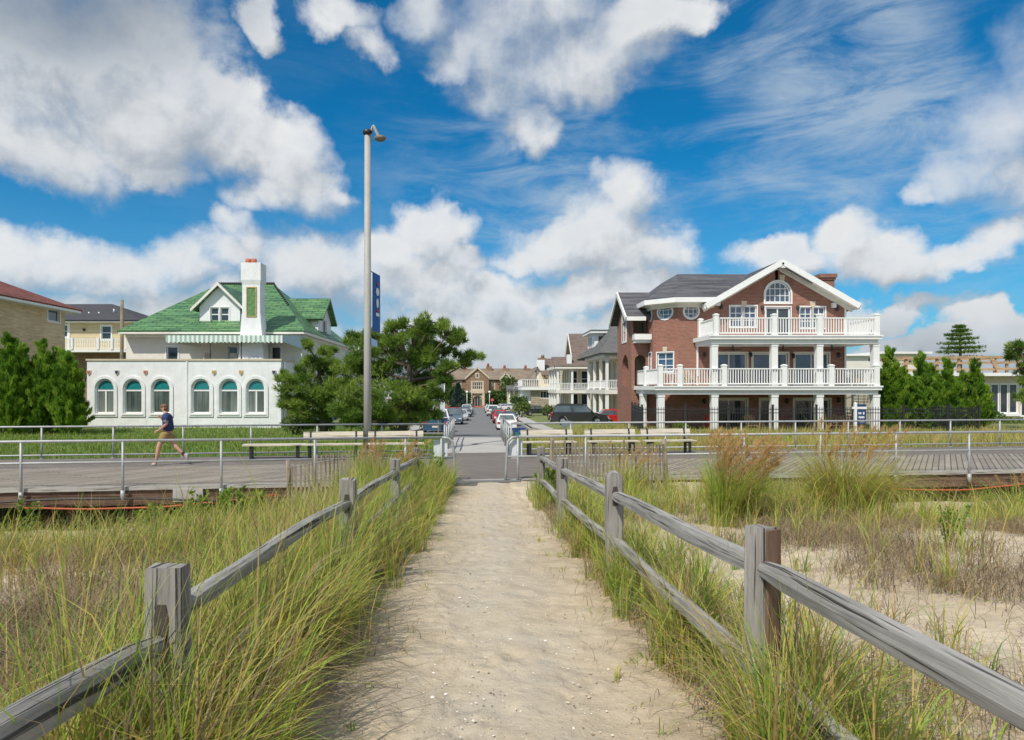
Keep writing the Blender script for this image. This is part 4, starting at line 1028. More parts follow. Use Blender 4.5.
def column(root, x, y, z0, z1, w, mat, name='column'):
    a = MB(); a.box(x - w / 2, x + w / 2, y - w / 2, y + w / 2, z0, z1)
    a.box(x - w * .56, x + w * .56, y - w * .56, y + w * .56, z0 - .003, z0 + .18); a.box(x - w * .56, x + w * .56, y - w * .56, y + w * .56, z1 - .16, z1 + .003)
    return a.build(name, mat, root)
def newel(root, x, y, z, h, mat, w=.27):
    a = MB(); a.box(x - w / 2, x + w / 2, y - w / 2, y + w / 2, z, z + h); a.box(x - w * .58, x + w * .58, y - w * .58, y + w * .58, z + h, z + h + .06)
    a.hexa([(x - w * .55, y - w * .55, z + h + .06), (x + w * .55, y - w * .55, z + h + .06), (x + w * .55, y + w * .55, z + h + .06), (x - w * .55, y + w * .55, z + h + .06)],
           [(x - .06, y - .06, z + h + .11), (x + .06, y - .06, z + h + .11), (x + .06, y + .06, z + h + .11), (x - .06, y + .06, z + h + .11)])
    return a.build('newel_post', mat, root)

# ------------------------------------------------------------------ white villa with the green roof
vil = thing('white_villa', 'white stucco villa with green tiled roof and six arched ground floor windows', 'house', (X(184, 43), 43, -.3))
x0, x1 = X(87, 43), X(281, 43); F = fr(x0, 43); a = MB(); ops = []
cxs = [(105, 0), (133, 1), (161, 1), (201, 1), (229, 1), (255.8, 0)]
for px, _ in cxs:
    c = X(px, 43) - x0; ops.append((c - .56, Z(413.2, 43), c + .56, Z(379.5, 43), 'arch'))
wall(a, F, 0, x1 - x0, -.6, 3.92, ops, .22)
wall(a, frt(x1, 43), 0, 17, -.6, 3.92, [(3, .6, 4.2, 2.4, 'rect'), (8, .6, 9.2, 2.4, 'rect')], .15); wall(a, fl(x0, 60), 0, 17, -.6, 3.92)
a.build('wall', M['stucco'], vil)
part('parapet_cap', M['stone'], vil, (x0 - .06, x1 + .06, 42.94, 43.25, 3.921, 4.03), (x1 - .25, x1 + .06, 43.252, 46.3, 3.921, 4.03), (x0 - .06, x0 + .25, 43.252, 46.3, 3.921, 4.03))
part('terrace_floor', M['flatroof'], vil, (x0 + .02, x1 - .02, 43.02, 46.2, 2.9, 3.05))
part('pilaster', M['stucco'], vil, (X(186.2, 43), X(187.6, 43), 42.955, 43.1, -.55, 3.9))
for (px, two), op in zip(cxs, ops):
    w = window(vil, F, op, M['white'], M['curtain'], nx=1 if two else 2, fw=.075, depth=-.10, transom=Z(390.5, 43), bar=.05, sill=.10)
    c = (op[0] + op[2]) / 2; b = Z(389.5, 43); g = MB(); g.prism(F, [(c + .48 * math.cos(PI * k / 12), b + .52 * math.sin(PI * k / 12)) for k in range(13)], -.2, -.135); g.build('fanlight', M['teal'], w)
    a = MB(); a.ring(F, [p for p in inset(contour(op), -.22)], [p for p in inset(contour(op), -.06)], -.02, .06); a.build('surround', M['stucco'], w)
for k, (px, mt) in enumerate(((89, 'terracotta'), (117, 'signblue'), (145.6, 'terracotta'), (214, 'gold'), (241, 'gold'), (274, 'signblue'))):
    c = X(px, 43) - x0; b = Z(372.6, 43); a = MB(); a.prism(F, [(c - .13, b + .15), (c - .13, b - .03), (c, b - .17), (c + .13, b - .03), (c + .13, b + .15)], 0, .05); s = a.build('shield', M['stone'], vil)
    a = MB(); a.prism(F, [(c - .09, b + .11), (c - .09, b), (c + .0, b - .12), (c + .09, b), (c + .09, b + .11)], .02, .062); a.build('shield_face', M[mt], s)
# upper storey
ux0, ux1 = X(126, 46), X(302, 46); a = MB(); FU = fr(ux0, 46)
dops = [(X(166.5, 46) - ux0, 3.06, X(178, 46) - ux0, 5.0, 'rect'), (X(228, 46) - ux0, 3.06, X(237.5, 46) - ux0, 5.0, 'rect'), (X(271, 46) - ux0, 3.06, X(281, 46) - ux0, 5.0, 'rect')]
wall(a, FU, 0, ux1 - ux0, 3.05, 5.86, dops); wall(a, frt(ux1, 46), 0, 15, 3.05, 5.86, [(2.2, 4, 3.2, 5.3, 'rect'), (6, 4, 7, 5.3, 'rect')]); wall(a, fl(ux0, 61), 0, 15, 3.05, 5.86)
a.build('upper_wall', M['stucco2'], vil)
for op in dops: window(vil, FU, op, M['white'], M['glass'], ny=2, casing=.09)
for o_ in ((2.2, 4, 3.2, 5.3, 'rect'), (6, 4, 7, 5.3, 'rect')): window(vil, frt(ux1, 46), o_, M['white'], M['glass'], ny=2)
for o_ in ((3, .6, 4.2, 2.4, 'rect'), (8, .6, 9.2, 2.4, 'rect')): window(vil, frt(x1, 43), o_, M['white'], M['curtain'], ny=2)
ex0, ex1 = X(117, 45.1), X(305, 45.1)
part('eave', M['trim'], vil, (ex0 + .05, ex1 - .05, 45.15, 61.6, 5.78, 5.98), (ex0 + .35, ex1 - .35, 45.5, 61.3, 5.60, 5.779))
hip(vil, ex0, ex1, 45.1, 61.7, 6.0, 10.3, M['greentile'], X(217, 53), X(272, 53))
a = MB()
for k in range(26):
    xx = X(217, 53) + (X(272, 53) - X(217, 53)) * k / 25; a.ball((xx, 53.4, 10.36), .12, 6, 4, (.9, .7, 1.1))
for k in range(14):
    t = k / 13 * .5; p = V(X(272, 53), 53.4, 10.34).lerp(V(ex1, 45.1, 6.0), t); a.ball(p + V(0, 0, .05), .09, 6, 4)
a.build('ridge_cresting', M['darkmetal'], vil)
# rear wing towards the back of the lot
part('rear_wing', M['stucco2'], vil, (x1 - 7, x1 - .8, 60.02, 70, -.6, 5.3)); gable_y(vil, x1 - 7.5, x1 - .3, 59.8, 70.5, 5.3, 8.3, M['greentile'], 'rear_roof')
# chimney on the sea front
cx0, cx1 = X(242.2, 44.25), X(260, 44.25); a = MB()
a.box(cx0, cx1, 44.25, 45.3, 3.05, 8.9); a.hexa([(cx0 - .32, 44.2, 3.05), (cx1 + .30, 44.2, 3.05), (cx1 + .30, 45.4, 3.05), (cx0 - .32, 45.4, 3.05)], [(cx0 - .03, 44.24, 7.0), (cx1 + .03, 44.24, 7.0), (cx1 + .03, 45.34, 7.0), (cx0 - .03, 45.34, 7.0)])
a.hexa([(cx0 - .002, 44.248, 8.9), (cx1 + .002, 44.248, 8.9), (cx1 + .002, 45.302, 8.9), (cx0 - .002, 45.302, 8.9)], [(cx0 - .06, 44.18, 9.2), (cx1 + .06, 44.18, 9.2), (cx1 + .06, 45.36, 9.2), (cx0 - .06, 45.36, 9.2)])
a.box(cx0 - .06, cx1 + .06, 44.18, 45.36, 9.2, 10.32); ch = a.build('chimney', M['stucco'], vil)
for k, px in enumerate((248.5, 254)):
    a = MB(); a.lathe([(.2, 0), (.2, .16), (.17, .32), (.13, .32)], (X(px, 44.7), 44.7, 10.32), 10); a.build('chimney_pot', M['terracotta'], ch)
FC = fr(cx0, 44.25); u0, u1, v0, v1 = X(247.5, 44.25) - cx0, X(255.5, 44.25) - cx0, Z(316, 44.25), Z(288, 44.25)
a = MB(); a.prism(FC, [(u0, v0), (u1, v0), (u1, v1), (u0, v1)], -.05, .02); pn = a.build('tile_panel', pbr('green_glazed', (.12, .24, .09), .4, .4, 5), ch)
a = MB(); a.ring(FC, [(u0 - .07, v0 - .07), (u1 + .07, v0 - .07), (u1 + .07, v1 + .07), (u0 - .07, v1 + .07)], [(u0, v0), (u1, v0), (u1, v1), (u0, v1)], -.02, .05); a.build('panel_frame', M['gold'], pn)
# front dormer and side dormer
def dormer_front(root, xa, xb, yf_, zb, ze, za, depth, wm, rm, ops, tm):
    a = MB(); F = fr(xa, yf_); wall(a, F, 0, xb - xa, zb, ze, ops, .1); a.poly([F.p(0, ze), F.p(xb - xa, ze), F.p((xb - xa) / 2, za - .15)])
    a.poly([(xa, yf_ + depth, zb), (xa, yf_, zb), (xa, yf_, ze), (xa, yf_ + depth, ze)]); a.poly([(xb, yf_, zb), (xb, yf_ + depth, zb), (xb, yf_ + depth, ze), (xb, yf_, ze)]); d = a.build('dormer', wm, root)
    gable_y(d, xa - .45, xb + .45, yf_ - .35, yf_ + depth + 2, ze - .2, za, rm, 'dormer_roof', .14)
    xm = (xa + xb) / 2; a = MB(); h = za - ze + .2
    for s in (-1, 1):
        e = xm + s * ((xb - xa) / 2 + .45); a.hexa([(e, yf_ - .42, ze - .38), (xm, yf_ - .42, za - .2), (xm, yf_ - .36, za - .2), (e, yf_ - .36, ze - .38)] if s < 0 else [(xm, yf_ - .42, za - .2), (e, yf_ - .42, ze - .38), (e, yf_ - .36, ze - .38), (xm, yf_ - .36, za - .2)],
               [(e, yf_ - .42, ze - .17), (xm, yf_ - .42, za + .02), (xm, yf_ - .36, za + .02), (e, yf_ - .36, ze - .17)] if s < 0 else [(xm, yf_ - .42, za + .02), (e, yf_ - .42, ze - .17), (e, yf_ - .36, ze - .17), (xm, yf_ - .36, za + .02)])
    a.build('barge_board', tm, d)
    for o_ in ops: window(d, F, o_, M['white'], M['glass'], ny=2, casing=.06)
    return d
xa, xb = X(199.5, 46.6), X(240, 46.6); w_ = xb - xa
dormer_front(vil, xa, xb, 46.6, 6.3, 7.75, 9.35, 5, M['stucco'], M['greentile'], [(w_ * .27, 6.75, w_ * .48, 7.85 - .15, 'rect'), (w_ * .52, 6.75, w_ * .73, 7.70, 'rect')], M['gold'] if 0 else M['trim'])
a = MB(); FS = frt(ex1 - .55, 51.2); wall(a, FS, 0, 4.4, 6.2, 7.6, [(1.5, 6.5, 2.9, 7.5, 'rect')], .1); a.poly([FS.p(0, 7.6), FS.p(4.4, 7.6), FS.p(2.2, 9.0)])
a.poly([FS.p(0, 6.2), FS.p(0, 7.6), FS.p(0, 7.6, -4), FS.p(0, 6.2, -4)]); d = a.build('dormer', M['stucco'], vil); gable_x(d, ex1 - 6, ex1 - .1, 50.8, 56.0, 7.35, 9.2, M['greentile'], 'dormer_roof'); window(d, FS, (1.5, 6.5, 2.9, 7.5, 'rect'), M['white'], M['glass'], nx=2)
# awning over the terrace
ax0, ax1 = X(166.5, 43.7), X(283, 43.7); a = MB()
a.hexa([(ax0, 43.6, 5.50), (ax1, 43.6, 5.50), (ax1, 45.98, 5.68), (ax0, 45.98, 5.68)], [(ax0, 43.6, 5.55), (ax1, 43.6, 5.55), (ax1, 45.98, 5.73), (ax0, 45.98, 5.73)]); aw = a.build('awning', M['awning'], vil)
a = MB(); n = 56
for k in range(n):
    p, q_ = ax0 + (ax1 - ax0) * k / n, ax0 + (ax1 - ax0) * (k + 1) / n; b = 5.14 - .06 * (k % 2)
    a.hexa([(p, 43.57, b), (q_, 43.57, b), (q_, 43.595, b), (p, 43.595, b)], [(p, 43.57, 5.56), (q_, 43.57, 5.56), (q_, 43.595, 5.56), (p, 43.595, 5.56)])
a.build('valance', M['awning'], aw)
a = MB(); a.poly([(ax1, 43.6, 5.15), (ax1 + .9, 45.95, 4.75), (ax1 + .9, 45.95, 5.70), (ax1, 43.6, 5.52)]); a.poly([(ax1 + .02, 43.6, 5.52), (ax1 + .92, 45.95, 5.70), (ax1 + .92, 45.95, 4.75), (ax1 + .02, 43.6, 5.15)]); a.build('side_curtain', M['awningside'], aw)
a = MB(); a.box(X(178, 43.75), X(200.5, 43.75), 43.9, 45.9, 4.72, 5.49) if 0 else a.beam((X(178, 44.5), 44.4, 5.2), (X(201, 44.5), 44.4, 4.95), .05, .22); a.build('rolled_fabric', M['wicker'], aw)
for px in (210, 241):
    a = MB(); a.tube([(X(px, 43.7), 43.75, 3.06), (X(px, 43.7), 43.75, 5.5)], .035, 6); a.build('awning_pole', M['darkmetal'], aw)
a = MB(); a.tube([(x1 + .07, 43.5, -.5), (x1 + .07, 43.5, 3.9)], .05, 6); a.build('downpipe', M['white'], vil)
part('side_fence_panel', M['newlumber'], vil, (x1 + .05, x1 + 1.6, 44.3, 44.4, -.35, 1.3))
def terrace_chair(px, label, rz):
    r = thing('terrace_chair', label, 'chair', (X(px, 44.6), 44.6, 3.05), rz, 'pale chairs on the villa terrace')
    a = MB(); a.box(-.3, .3, -.3, .3, .38, .46); a.build('seat', M['wicker'], r, local=True)
    a = MB(); a.beam((0, .28, .45), (0, .48, 1.45), .62, .06, up=(0, 1, .2)); a.build('backrest', M['wicker'], r, local=True)
    for sx in (-.27, .27):
        for sy in (-.26, .26): a = MB(); a.tube([(sx, sy, 0), (sx, sy, .4)], .025, 6); a.build('leg', M['wicker'], r, local=True)
        a = MB(); a.beam((sx * 1.1, -.3, .66), (sx * 1.1, .34, .66), .06, .04); a.build('armrest', M['wicker'], r, local=True)
terrace_chair(202, 'pale terrace chair behind the villa parapet, on the striped awning\'s rolled up end', -1.9); terrace_chair(233, 'pale terrace chair behind the villa parapet, below the small dark door', .1); terrace_chair(252, 'tall backed pale terrace chair by the villa chimney foot', -1.3)
r = thing('terrace_table', 'low round pale table between the terrace chairs of the villa', 'table', (X(242, 44.3), 44.3, 3.05)); a = MB(); a.lathe([(.55, .98), (.55, 1.03)], (X(242, 44.3), 44.3, 3.05), 14); a.build('table_top', M['wicker'], r); a = MB(); a.tube([(X(242, 44.3), 44.3, 3.05), (X(242, 44.3), 44.3, 4.03)], .05, 6); a.build('leg', M['wicker'], r)

# ------------------------------------------------------------------ tan brick house with the red tile roof (edge of the frame)
tb = thing('tan_brick_house', 'tan brick house with red clay tile roof at the edge of the picture', 'house', (-34, 43, -.3))
xw = -29.6; yb = 49.0; a = MB(); FT = frt(xw, 33); wop = (X(1, 1) * 0 + 14.05, Z(321, 47.4), 15.35, Z(309, 47.4), 'rect'); wall(a, FT, 0, yb - 33, -.6, 7.75, [wop]); wall(a, fr(-44, 33), 0, 44 + xw, -.6, 7.75); a.poly([(xw, yb, -.6), (-44, yb, -.6), (-44, yb, 7.75), (xw, yb, 7.75)]); a.build('wall', M['tanbrick'], tb)
window(tb, FT, wop, M['white'], M['glassblue'], casing=.1)
part('eave', M['white'], tb, (-44, xw + .75, 32.3, yb + .7, 7.62, 7.86)); hip(tb, -45, xw + .8, 32.2, yb + .75, 7.88, 10.9, M['redtile'], -39, xw - 5.5)

# ------------------------------------------------------------------ yellow house with charcoal roof, behind the villa
D = 74; yh = thing('yellow_house', 'yellow house with charcoal hip roof and white upper balcony behind the villa', 'house', (X(100, D), D, -1.5))
x0, x1 = X(58, D), X(136, D); F = fr(x0, D); a = MB(); u = lambda px: X(px, D) - x0
ops = [(u(60), Z(337, D), u(67.3), Z(325, D), 'rect'), (u(101.5), Z(339.5, D), u(111), Z(326, D), 'rect')]
wall(a, F, 0, x1 - x0, Z(351, D), Z(322, D), ops, .12); wall(a, frt(x1, D), 0, 12, -1.5, Z(322, D)); a.build('wall', M['yellow'], yh)
a = MB(); wall(a, F, 0, x1 - x0, -1.6, Z(351, D) - .01); a.build('lower_wall', M['brownbrick'], yh)
for o_ in ops: window(yh, F, o_, M['white'], M['glass'], ny=2, casing=.14)
part('corner_board', M['white'], yh, (X(67.8, D), X(70, D), D - .06, D + .1, Z(351, D), Z(322.3, D)))
part('eave', M['white'], yh, (x0 - .8, x1 + .8, D - .8, D + 12.8, Z(322, D - .8), Z(320, D - .8))); hip(yh, x0 - .9, x1 + .9, D - .9, D + 13, Z(320, D - .9) + .02, Z(304, D + 6), M['charroof'], X(60, D + 6), X(112, D + 6))
part('balcony', M['white'], yh, (x0, x1 - .1, D - 1.9, D - .01, Z(352, D - 1.9), Z(349.5, D - 1.9)))
zb = Z(349.5, D - 1.9); xx = [x0, X(72, D - 1.9), X(98, D - 1.9), X(112, D - 1.9), x1 - .1]
for p, q_ in zip(xx[:-1], xx[1:]): balustrade(yh, (p, D - 1.85, zb), (q_, D - 1.85, zb), 1.15, M['white'], .24, .07)
for p in xx: part('balcony_post', M['white'], yh, (p - .12, p + .12, D - 1.97, D - 1.73, zb, zb + 1.25))
for px, py in ((89, 312), (99, 312), (114, 309)):
    a = MB(); a.tube([(X(px, D + 2), D + 2, Z(py + 4, D + 2)), (X(px, D + 2), D + 2, Z(py, D + 2))], .1, 6); a.build('roof_vent', M['signback'], yh)
a = MB(); a.ball((X(84.5, D), D - .1, Z(329.8, D)), .16, 8, 5); a.build('wall_lamp', M['darkmetal'], yh)
D = 58; r = thing('utility_pole', 'bare wooden utility pole between the yellow house and the green roof', 'pole', (X(121.6, D), D, -1)); a = MB(); a.tube([(X(121.6, D), D, -1), (X(122, D), D, Z(300, D))], [.17, .13], 10); a.build('shaft', M['slat'], r)

# ------------------------------------------------------------------ brick house with white balconies
bh = thing('brick_house', 'three storey red brick house with two white balconies and a slate roof', 'house', (17, 43, -.4))
GZ = -.42; f1, f2 = 2.33, 5.30
xl, xr = 12.6, 23.2; F = fr(xl, 43); u = lambda px: X(px, 43) - xl; W_ = xr - xl
ga, gz_ = X(782, 42.3), 10.05; slope = .575
ops = [(u(710.5), GZ + .05, u(747), Z(399, 43), 'rect'), (u(760), GZ + .05, u(771.5), Z(399, 43), 'rect'), (u(794), GZ + .05, u(830), Z(399, 43), 'rect'),
       (u(711.5), f1 + .05, u(747), Z(353, 43), 'rect'), (u(752.5), f1 + .05, u(788), Z(353, 43), 'rect'), (u(794.5), f1 + .05, u(829), Z(353, 43), 'rect'),
       (u(730), Z(327, 43), u(742.4), Z(306, 43), 'rect'), (u(744), Z(327, 43), u(756.5), Z(306, 43), 'rect'), (u(800), Z(328, 43), u(811.7), Z(307, 43), 'rect'), (u(813.3), Z(328, 43), u(825), Z(307, 43), 'rect'),
       (u(765.5), f2 + .05, u(790.5), Z(307, 43), 'rect'), (u(765.3), Z(302.5, 43), u(790.7), Z(281.5, 43), 'arch')]
rw = (u(684), Z(318.3, 43), u(698.3), Z(304.3, 43), 'round')
a = MB(); wall(a, F, 0, W_, GZ - .3, 7.45, ops[:-1] + [rw], .12)
# third floor above the eave line of the low part: gable field
ge0 = ga - (gz_ - 7.5) / slope; c0, c1 = max(0, ge0 - xl), W_
a2 = [(c0, 7.45), (c1, 7.45), (ga - xl + .0, gz_ - .10)]
lo = (ops[-2][0], 7.45)
wop = ops[-1]; dop = ops[-2]
def gab(b): return (ga - xl) - (gz_ - .10 - b) / slope, min(W_, (ga - xl) + (gz_ - .10 - b) / slope)
op_top = wop[3]
A0 = dop[0]; A1 = dop[2]
def gz_at(al): return gz_ - .10 - abs(al - (ga - xl)) * slope
a.poly([F.p(gab(7.45)[0], 7.45), F.p(A0, 7.45), F.p(A0, gz_at(A0))]); a.poly([F.p(A1, 7.45), F.p(W_, 7.45), F.p(W_, max(7.46, gz_at(W_))), F.p(A1, gz_at(A1))])
mid = ga - xl
band = MB()
arc = [p for p in contour(wop, 14)[2:]]
right = [p for p in arc if p[0] >= mid - 1e-6]; left = [p for p in arc if p[0] <= mid + 1e-6]
a.poly([F.p(*p) for p in [(A1, gz_at(A1))] + [(mid, gz_at(mid))] + list(reversed(right))][::1]) if 0 else None
for seq, A in ((right, A1), (left, A0)):
    pts = sorted(seq, key=lambda p: p[0])
    for p, q_ in zip(pts[:-1], pts[1:]): a.poly([F.p(*p), F.p(*q_), F.p(q_[0], gz_at(q_[0])), F.p(p[0], gz_at(p[0]))])
a.poly([F.p(A0, 7.45), F.p(A1, 7.45), F.p(A1, wop[1]), F.p(A0, wop[1])])
# door opening between 7.45 and its head is open; side reveals
for al, s in ((A0, 1), (A1, -1)): a.poly([F.p(al, f2), F.p(al, wop[3] - (A1 - A0) / 2), F.p(al, wop[3] - (A1 - A0) / 2, -.12), F.p(al, f2, -.12)])
# octagon faces and side walls
FCh = Frame((11.36, 44.24, 0), (1.24, -1.24, 0), (-.7, -.7, 0)); LCh = math.hypot(1.24, 1.24); opc = [(LCh * .5 - .5, Z(319, 43.6), LCh * .5 + .5, Z(305.3, 43.6), 'round'), (LCh * .5 - .58, Z(372, 43.6), LCh * .5 + .58, Z(352.5, 43.6), 'rect')]
wall(a, FCh, 0, LCh, GZ - .3, 7.45, opc, .12)
FSd = fl(11.36, 50); ops_s = [(5.76 - 1.05, Z(321, 45), 5.76 - .25, Z(308, 45), 'round'), (5.76 - 1.0, Z(372, 45), 5.76 - .3, Z(353, 45), 'rect')]
wall(a, FSd, 0, 5.76, GZ - .3, 7.45, ops_s, .12)
# wing on the street side
FW1 = fr(10.2, 45.3); arch1 = (.22, 2.35, .98, Z(355, 45.3), 'arch'); recess = (.12, Z(333, 45.3), 1.1, Z(320, 45.3), 'rect'); wall(a, FW1, 0, 1.16, GZ - .3, 7.0, [arch1, recess], .5)
FW2 = fl(10.2, 49.8); arch2 = (1.6, 2.35, 3.6, Z(355, 47.5), 'arch'); tall = (1.65, Z(342, 47.5), 3.0, Z(309, 47.5), 'arch'); wall(a, FW2, 0, 4.5, GZ - .3, 6.75, [arch2, (1.65, tall[1], 3.0, 6.75, 'rect')], .5)
mz = 8.55; a.poly([FW2.p(0, 6.75), FW2.p(1.65, 6.75), FW2.p(1.65, 6.75 + 1.65 * .8)]); a.poly([FW2.p(3.0, 6.75), FW2.p(4.5, 6.75), FW2.p(3.0, 6.75 + 1.5 * .8)])
a.poly([FW2.p(1.65, tall[3]), FW2.p(3.0, tall[3]), FW2.p(3.0, 7.95), FW2.p(2.25, mz), FW2.p(1.65, 8.07)])
wall(a, frt(xr, 43), 0, 9, GZ - .3, 7.6); a.poly([(10.2, 49.8, GZ), (10.2, 49.8, 6.75), (11.36, 50, 7.4), (11.36, 50, GZ)]); a.poly([(11.36, 52, GZ), (11.36, 52, 7.45), (xr, 52, 7.45), (xr, 52, GZ)])
a.build('wall', M['redbrick'], bh)
a = MB(); wall(a, fr(10.3, 46.6), 0, 1.0, 2.2, 7.0); wall(a, fl(11.2, 49.7), 0, 4.3, 2.2, 6.7); a.build('loggia_wall', pbr('loggia_render', (.30, .26, .20), .8), bh)
# windows and doors
for o_ in ops[:3]: window(bh, F, o_, M['trim'], M['glass'], nx=2 if o_[2] - o_[0] > 1.2 else 1, fw=.1, casing=.08, name='door')
for o_ in ops[3:6]: window(bh, F, o_, M['trim'], M['glassblue'], nx=2, fw=.1, casing=.08, name='door')
for o_ in ops[6:10]: window(bh, F, o_, M['white'], M['glassblue'], nx=2, ny=3, fw=.06, casing=.07, bar=.022)
window(bh, F, ops[10], M['white'], M['glass'], nx=2, fw=.10, casing=.06, name='door')
w = window(bh, F, wop, M['white'], M['glassblue'], nx=5, ny=3, fw=.08, casing=.10, bar=.02)
window(bh, F, rw, M['white'], M['glassblue'], nx=3, ny=3, fw=.07, casing=.09, bar=.02)
window(bh, FCh, opc[0], M['white'], M['glassblue'], nx=3, ny=3, fw=.07, casing=.09, bar=.02); window(bh, FCh, opc[1], M['white'], M['glassblue'], nx=2, ny=3, fw=.07, casing=.06, bar=.022)
window(bh, FSd, ops_s[0], M['white'], M['glassblue'], nx=3, ny=3, fw=.06, casing=.08, bar=.02); window(bh, FSd, ops_s[1], M['white'], M['glassblue'], nx=2, ny=3, fw=.06, casing=.06, bar=.02)
window(bh, FW2, tall, M['white'], M['glass'], nx=2, ny=3, fw=.08, casing=.08, bar=.03)
part('balcony_ledge', M['white'], bh, (10.25, 11.9, 44.55, 45.28, Z(340, 45), Z(334.5, 45)), (10.3, 11.85, 44.7, 45.279, Z(343, 45), Z(340, 45) - .003))
for px, py, fr_ in ((744, 303.5, 0), (812.5, 303.8, 0), (782, 277.5, 0)):
    c = u(px); b = Z(py, 43); a = MB(); a.prism(F, [(c - .13, b - .2), (c + .13, b - .2), (c + .18, b + .16), (c - .18, b + .16)], -.02, .045); a.build('keystone', M['stone'], bh)
a = MB(); a.prism(FCh, [(LCh / 2 - .13, Z(351.5, 43.6)), (LCh / 2 + .13, Z(351.5, 43.6)), (LCh / 2 + .17, Z(346.8, 43.6)), (LCh / 2 - .17, Z(346.8, 43.6))], -.02, .045); a.build('keystone', M['stone'], bh)
# roofs
ov = .75; a = MB(); xg0, xg1 = ga - 4.75, ga + 4.75; ze = gz_ + .1 - 4.75 * slope
slab(a, [(xg0, 42.25, ze), (ga, 42.25, gz_ + .1), (ga, 52.5, gz_ + .1), (xg0, 52.5, ze)], .18); slab(a, [(xg1, 42.25, ze), (xg1, 52.5, ze), (ga, 52.5, gz_ + .1), (ga, 42.25, gz_ + .1)], .18)
R0, R1 = (13.7, 46.8, 10.0), (19.0, 46.8, 10.0); E = [(19, 42.3, 7.83), (12.3, 42.3, 7.83), (10.75, 43.85, 7.83), (10.75, 47, 7.83), (10.75, 51, 7.83)]
zk = lambda p: p
slab(a, [(15.12, 42.3, 7.83), (18.9, 46.8, 10.0), R0, E[1]], .12); slab(a, [E[1], R0, E[2]], .12); slab(a, [E[2], R0, (13.7, 50.9, 10.0), E[4]], .12); slab(a, [E[4], (13.7, 50.9, 10.0), (19, 50.9, 10.0), (19, 53, 7.83)], .12)
a.poly([R0, R1, (19, 50.9, 10.0), (13.7, 50.9, 10.0)])
slab(a, [(9.75, 44.7, 6.86), (13.5, 44.7, 6.86), (13.5, 47.55, 8.85), (9.75, 47.55, 8.85)], .15); slab(a, [(9.75, 50.4, 6.86), (9.75, 47.55, 8.85), (13.5, 47.55, 8.85), (13.5, 50.4, 6.86)], .15)
a.build('roof', M['slate'], bh)
a = MB()
def fascia(p, q_, h=.30, w=.10): a.beam(p, q_, w, h)
for p, q_ in ((E[1], (15.0, 42.3, 7.83)), (E[2], E[1]), (E[4], E[2])): fascia(V(*p) + V(0, 0, -.16), V(*q_) + V(0, 0, -.16))
off = V(0, -.06, -.16)
for xe in (xg0, xg1): fascia(V(xe, 42.25, ze) + off, V(ga, 42.25, gz_ + .1) + off, .34, .12)
fascia((xg1 + .05, 42.2, ze - .17), (xg1 + .05, 52.5, ze - .17)); fascia((xg0 - .02, 42.24, ze - .15), (xg0 - .02, 42.7, ze - .15))
for yy in (44.7, 50.4): fascia((9.70, yy, 6.74), (9.70, 47.55, 8.73), .28, .10)
fascia((9.75, 44.66, 6.74), (11.0, 44.66, 6.74), .26)
a.build('fascia', M['white'], bh)
a = MB()
a.poly([(15.0, 42.35, 7.60), (12.33, 42.35, 7.60), (12.6, 43.0, 7.45), (15.0, 43.0, 7.45)]); a.poly([(12.33, 42.35, 7.60), (10.8, 43.88, 7.60), (11.36, 44.24, 7.45), (12.6, 43.0, 7.45)]); a.poly([(10.8, 43.88, 7.60), (10.8, 50, 7.60), (11.36, 50, 7.45), (11.36, 44.24, 7.45)])
for s in (-1, 1):
    e = ga + s * 4.72; a.beam((e, 42.9, ze - .30), (ga, 42.9, gz_ - .20), .16, .34); a.poly([(e, 42.3, ze - .2), (ga, 42.3, gz_ - .1), (ga, 43, gz_ - .1), (e, 43, ze - .2)])
a.beam((12.55, 42.95, 7.42), (ga - 4.0, 42.95, 7.42), .1, .3); a.beam((11.3, 44.2, 7.42), (12.56, 42.94, 7.42), .1, .3); a.beam((11.3, 49.9, 7.42), (11.3, 44.2, 7.42), .1, .3)
a.build('soffit', M['trim'], bh)
a = MB(); a.box(xr + .12, xr + 1.05, 46.4, 47.4, GZ, 9.55); a.box(xr + .06, xr + 1.11, 46.33, 47.47, 9.55, 9.7); a.box(xr + .0, xr + 1.17, 46.26, 47.54, 9.7, 9.95); a.build('chimney', M['redbrick'], bh)
# decks
XR = 23.6; XC1, XC2 = 10.35, 13.55
def deck(z, xa, yb):
    a = MB(); a.box(xa, XR, 39.85, 42.98, z - .25, z); a.box(xa + .14, XR - .14, 40.0, 42.97, z - .50, z - .252)
    if yb > 43: a.box(xa, 11.2, 42.981, yb, z - .25, z); a.box(xa + .14, 11.2, 42.985, yb - .1, z - .50, z - .252)
    a.box(xa - .05, XR + .05, 39.80, 39.849, z - .09, z + .003); return a.build('balcony', M['white'], bh)
a = MB(); a.poly([(ga - .55, 42.17, gz_ - .40), (ga, 42.17, gz_ - .42), (ga + .55, 42.17, gz_ - .40), (ga, 42.17, gz_ + .10)]); a.build('apex_plate', M['white'], bh)
for px, z0_, z1_ in ((697.5, f1 + .05, f2 - .5), (845.5, GZ, 7.3)):
    a = MB(); a.box(X(px, 42.9) - .05, X(px, 42.9) + .05, 42.88, 42.98, z0_, z1_); a.build('downpipe', M['white'], bh)
deck(f1, XC1, 49.2); deck(f2, XC2, 42.98)
yc = 40.25
cols = (713.9, 773.6, 818.6, 874.8)
for px in cols: column(bh, X(px, yc), yc, f1 + .003, f2 - .503, .36, M['white'])
for px in cols + (660.5,): column(bh, X(px, yc), yc, GZ - .1, f1 - .503, .38, M['white'])
for px, yy in ((643, 43.6), (629.5, 47.4)): column(bh, X(px, yy), yy, GZ - .1, f1 - .503, .36, M['white'])
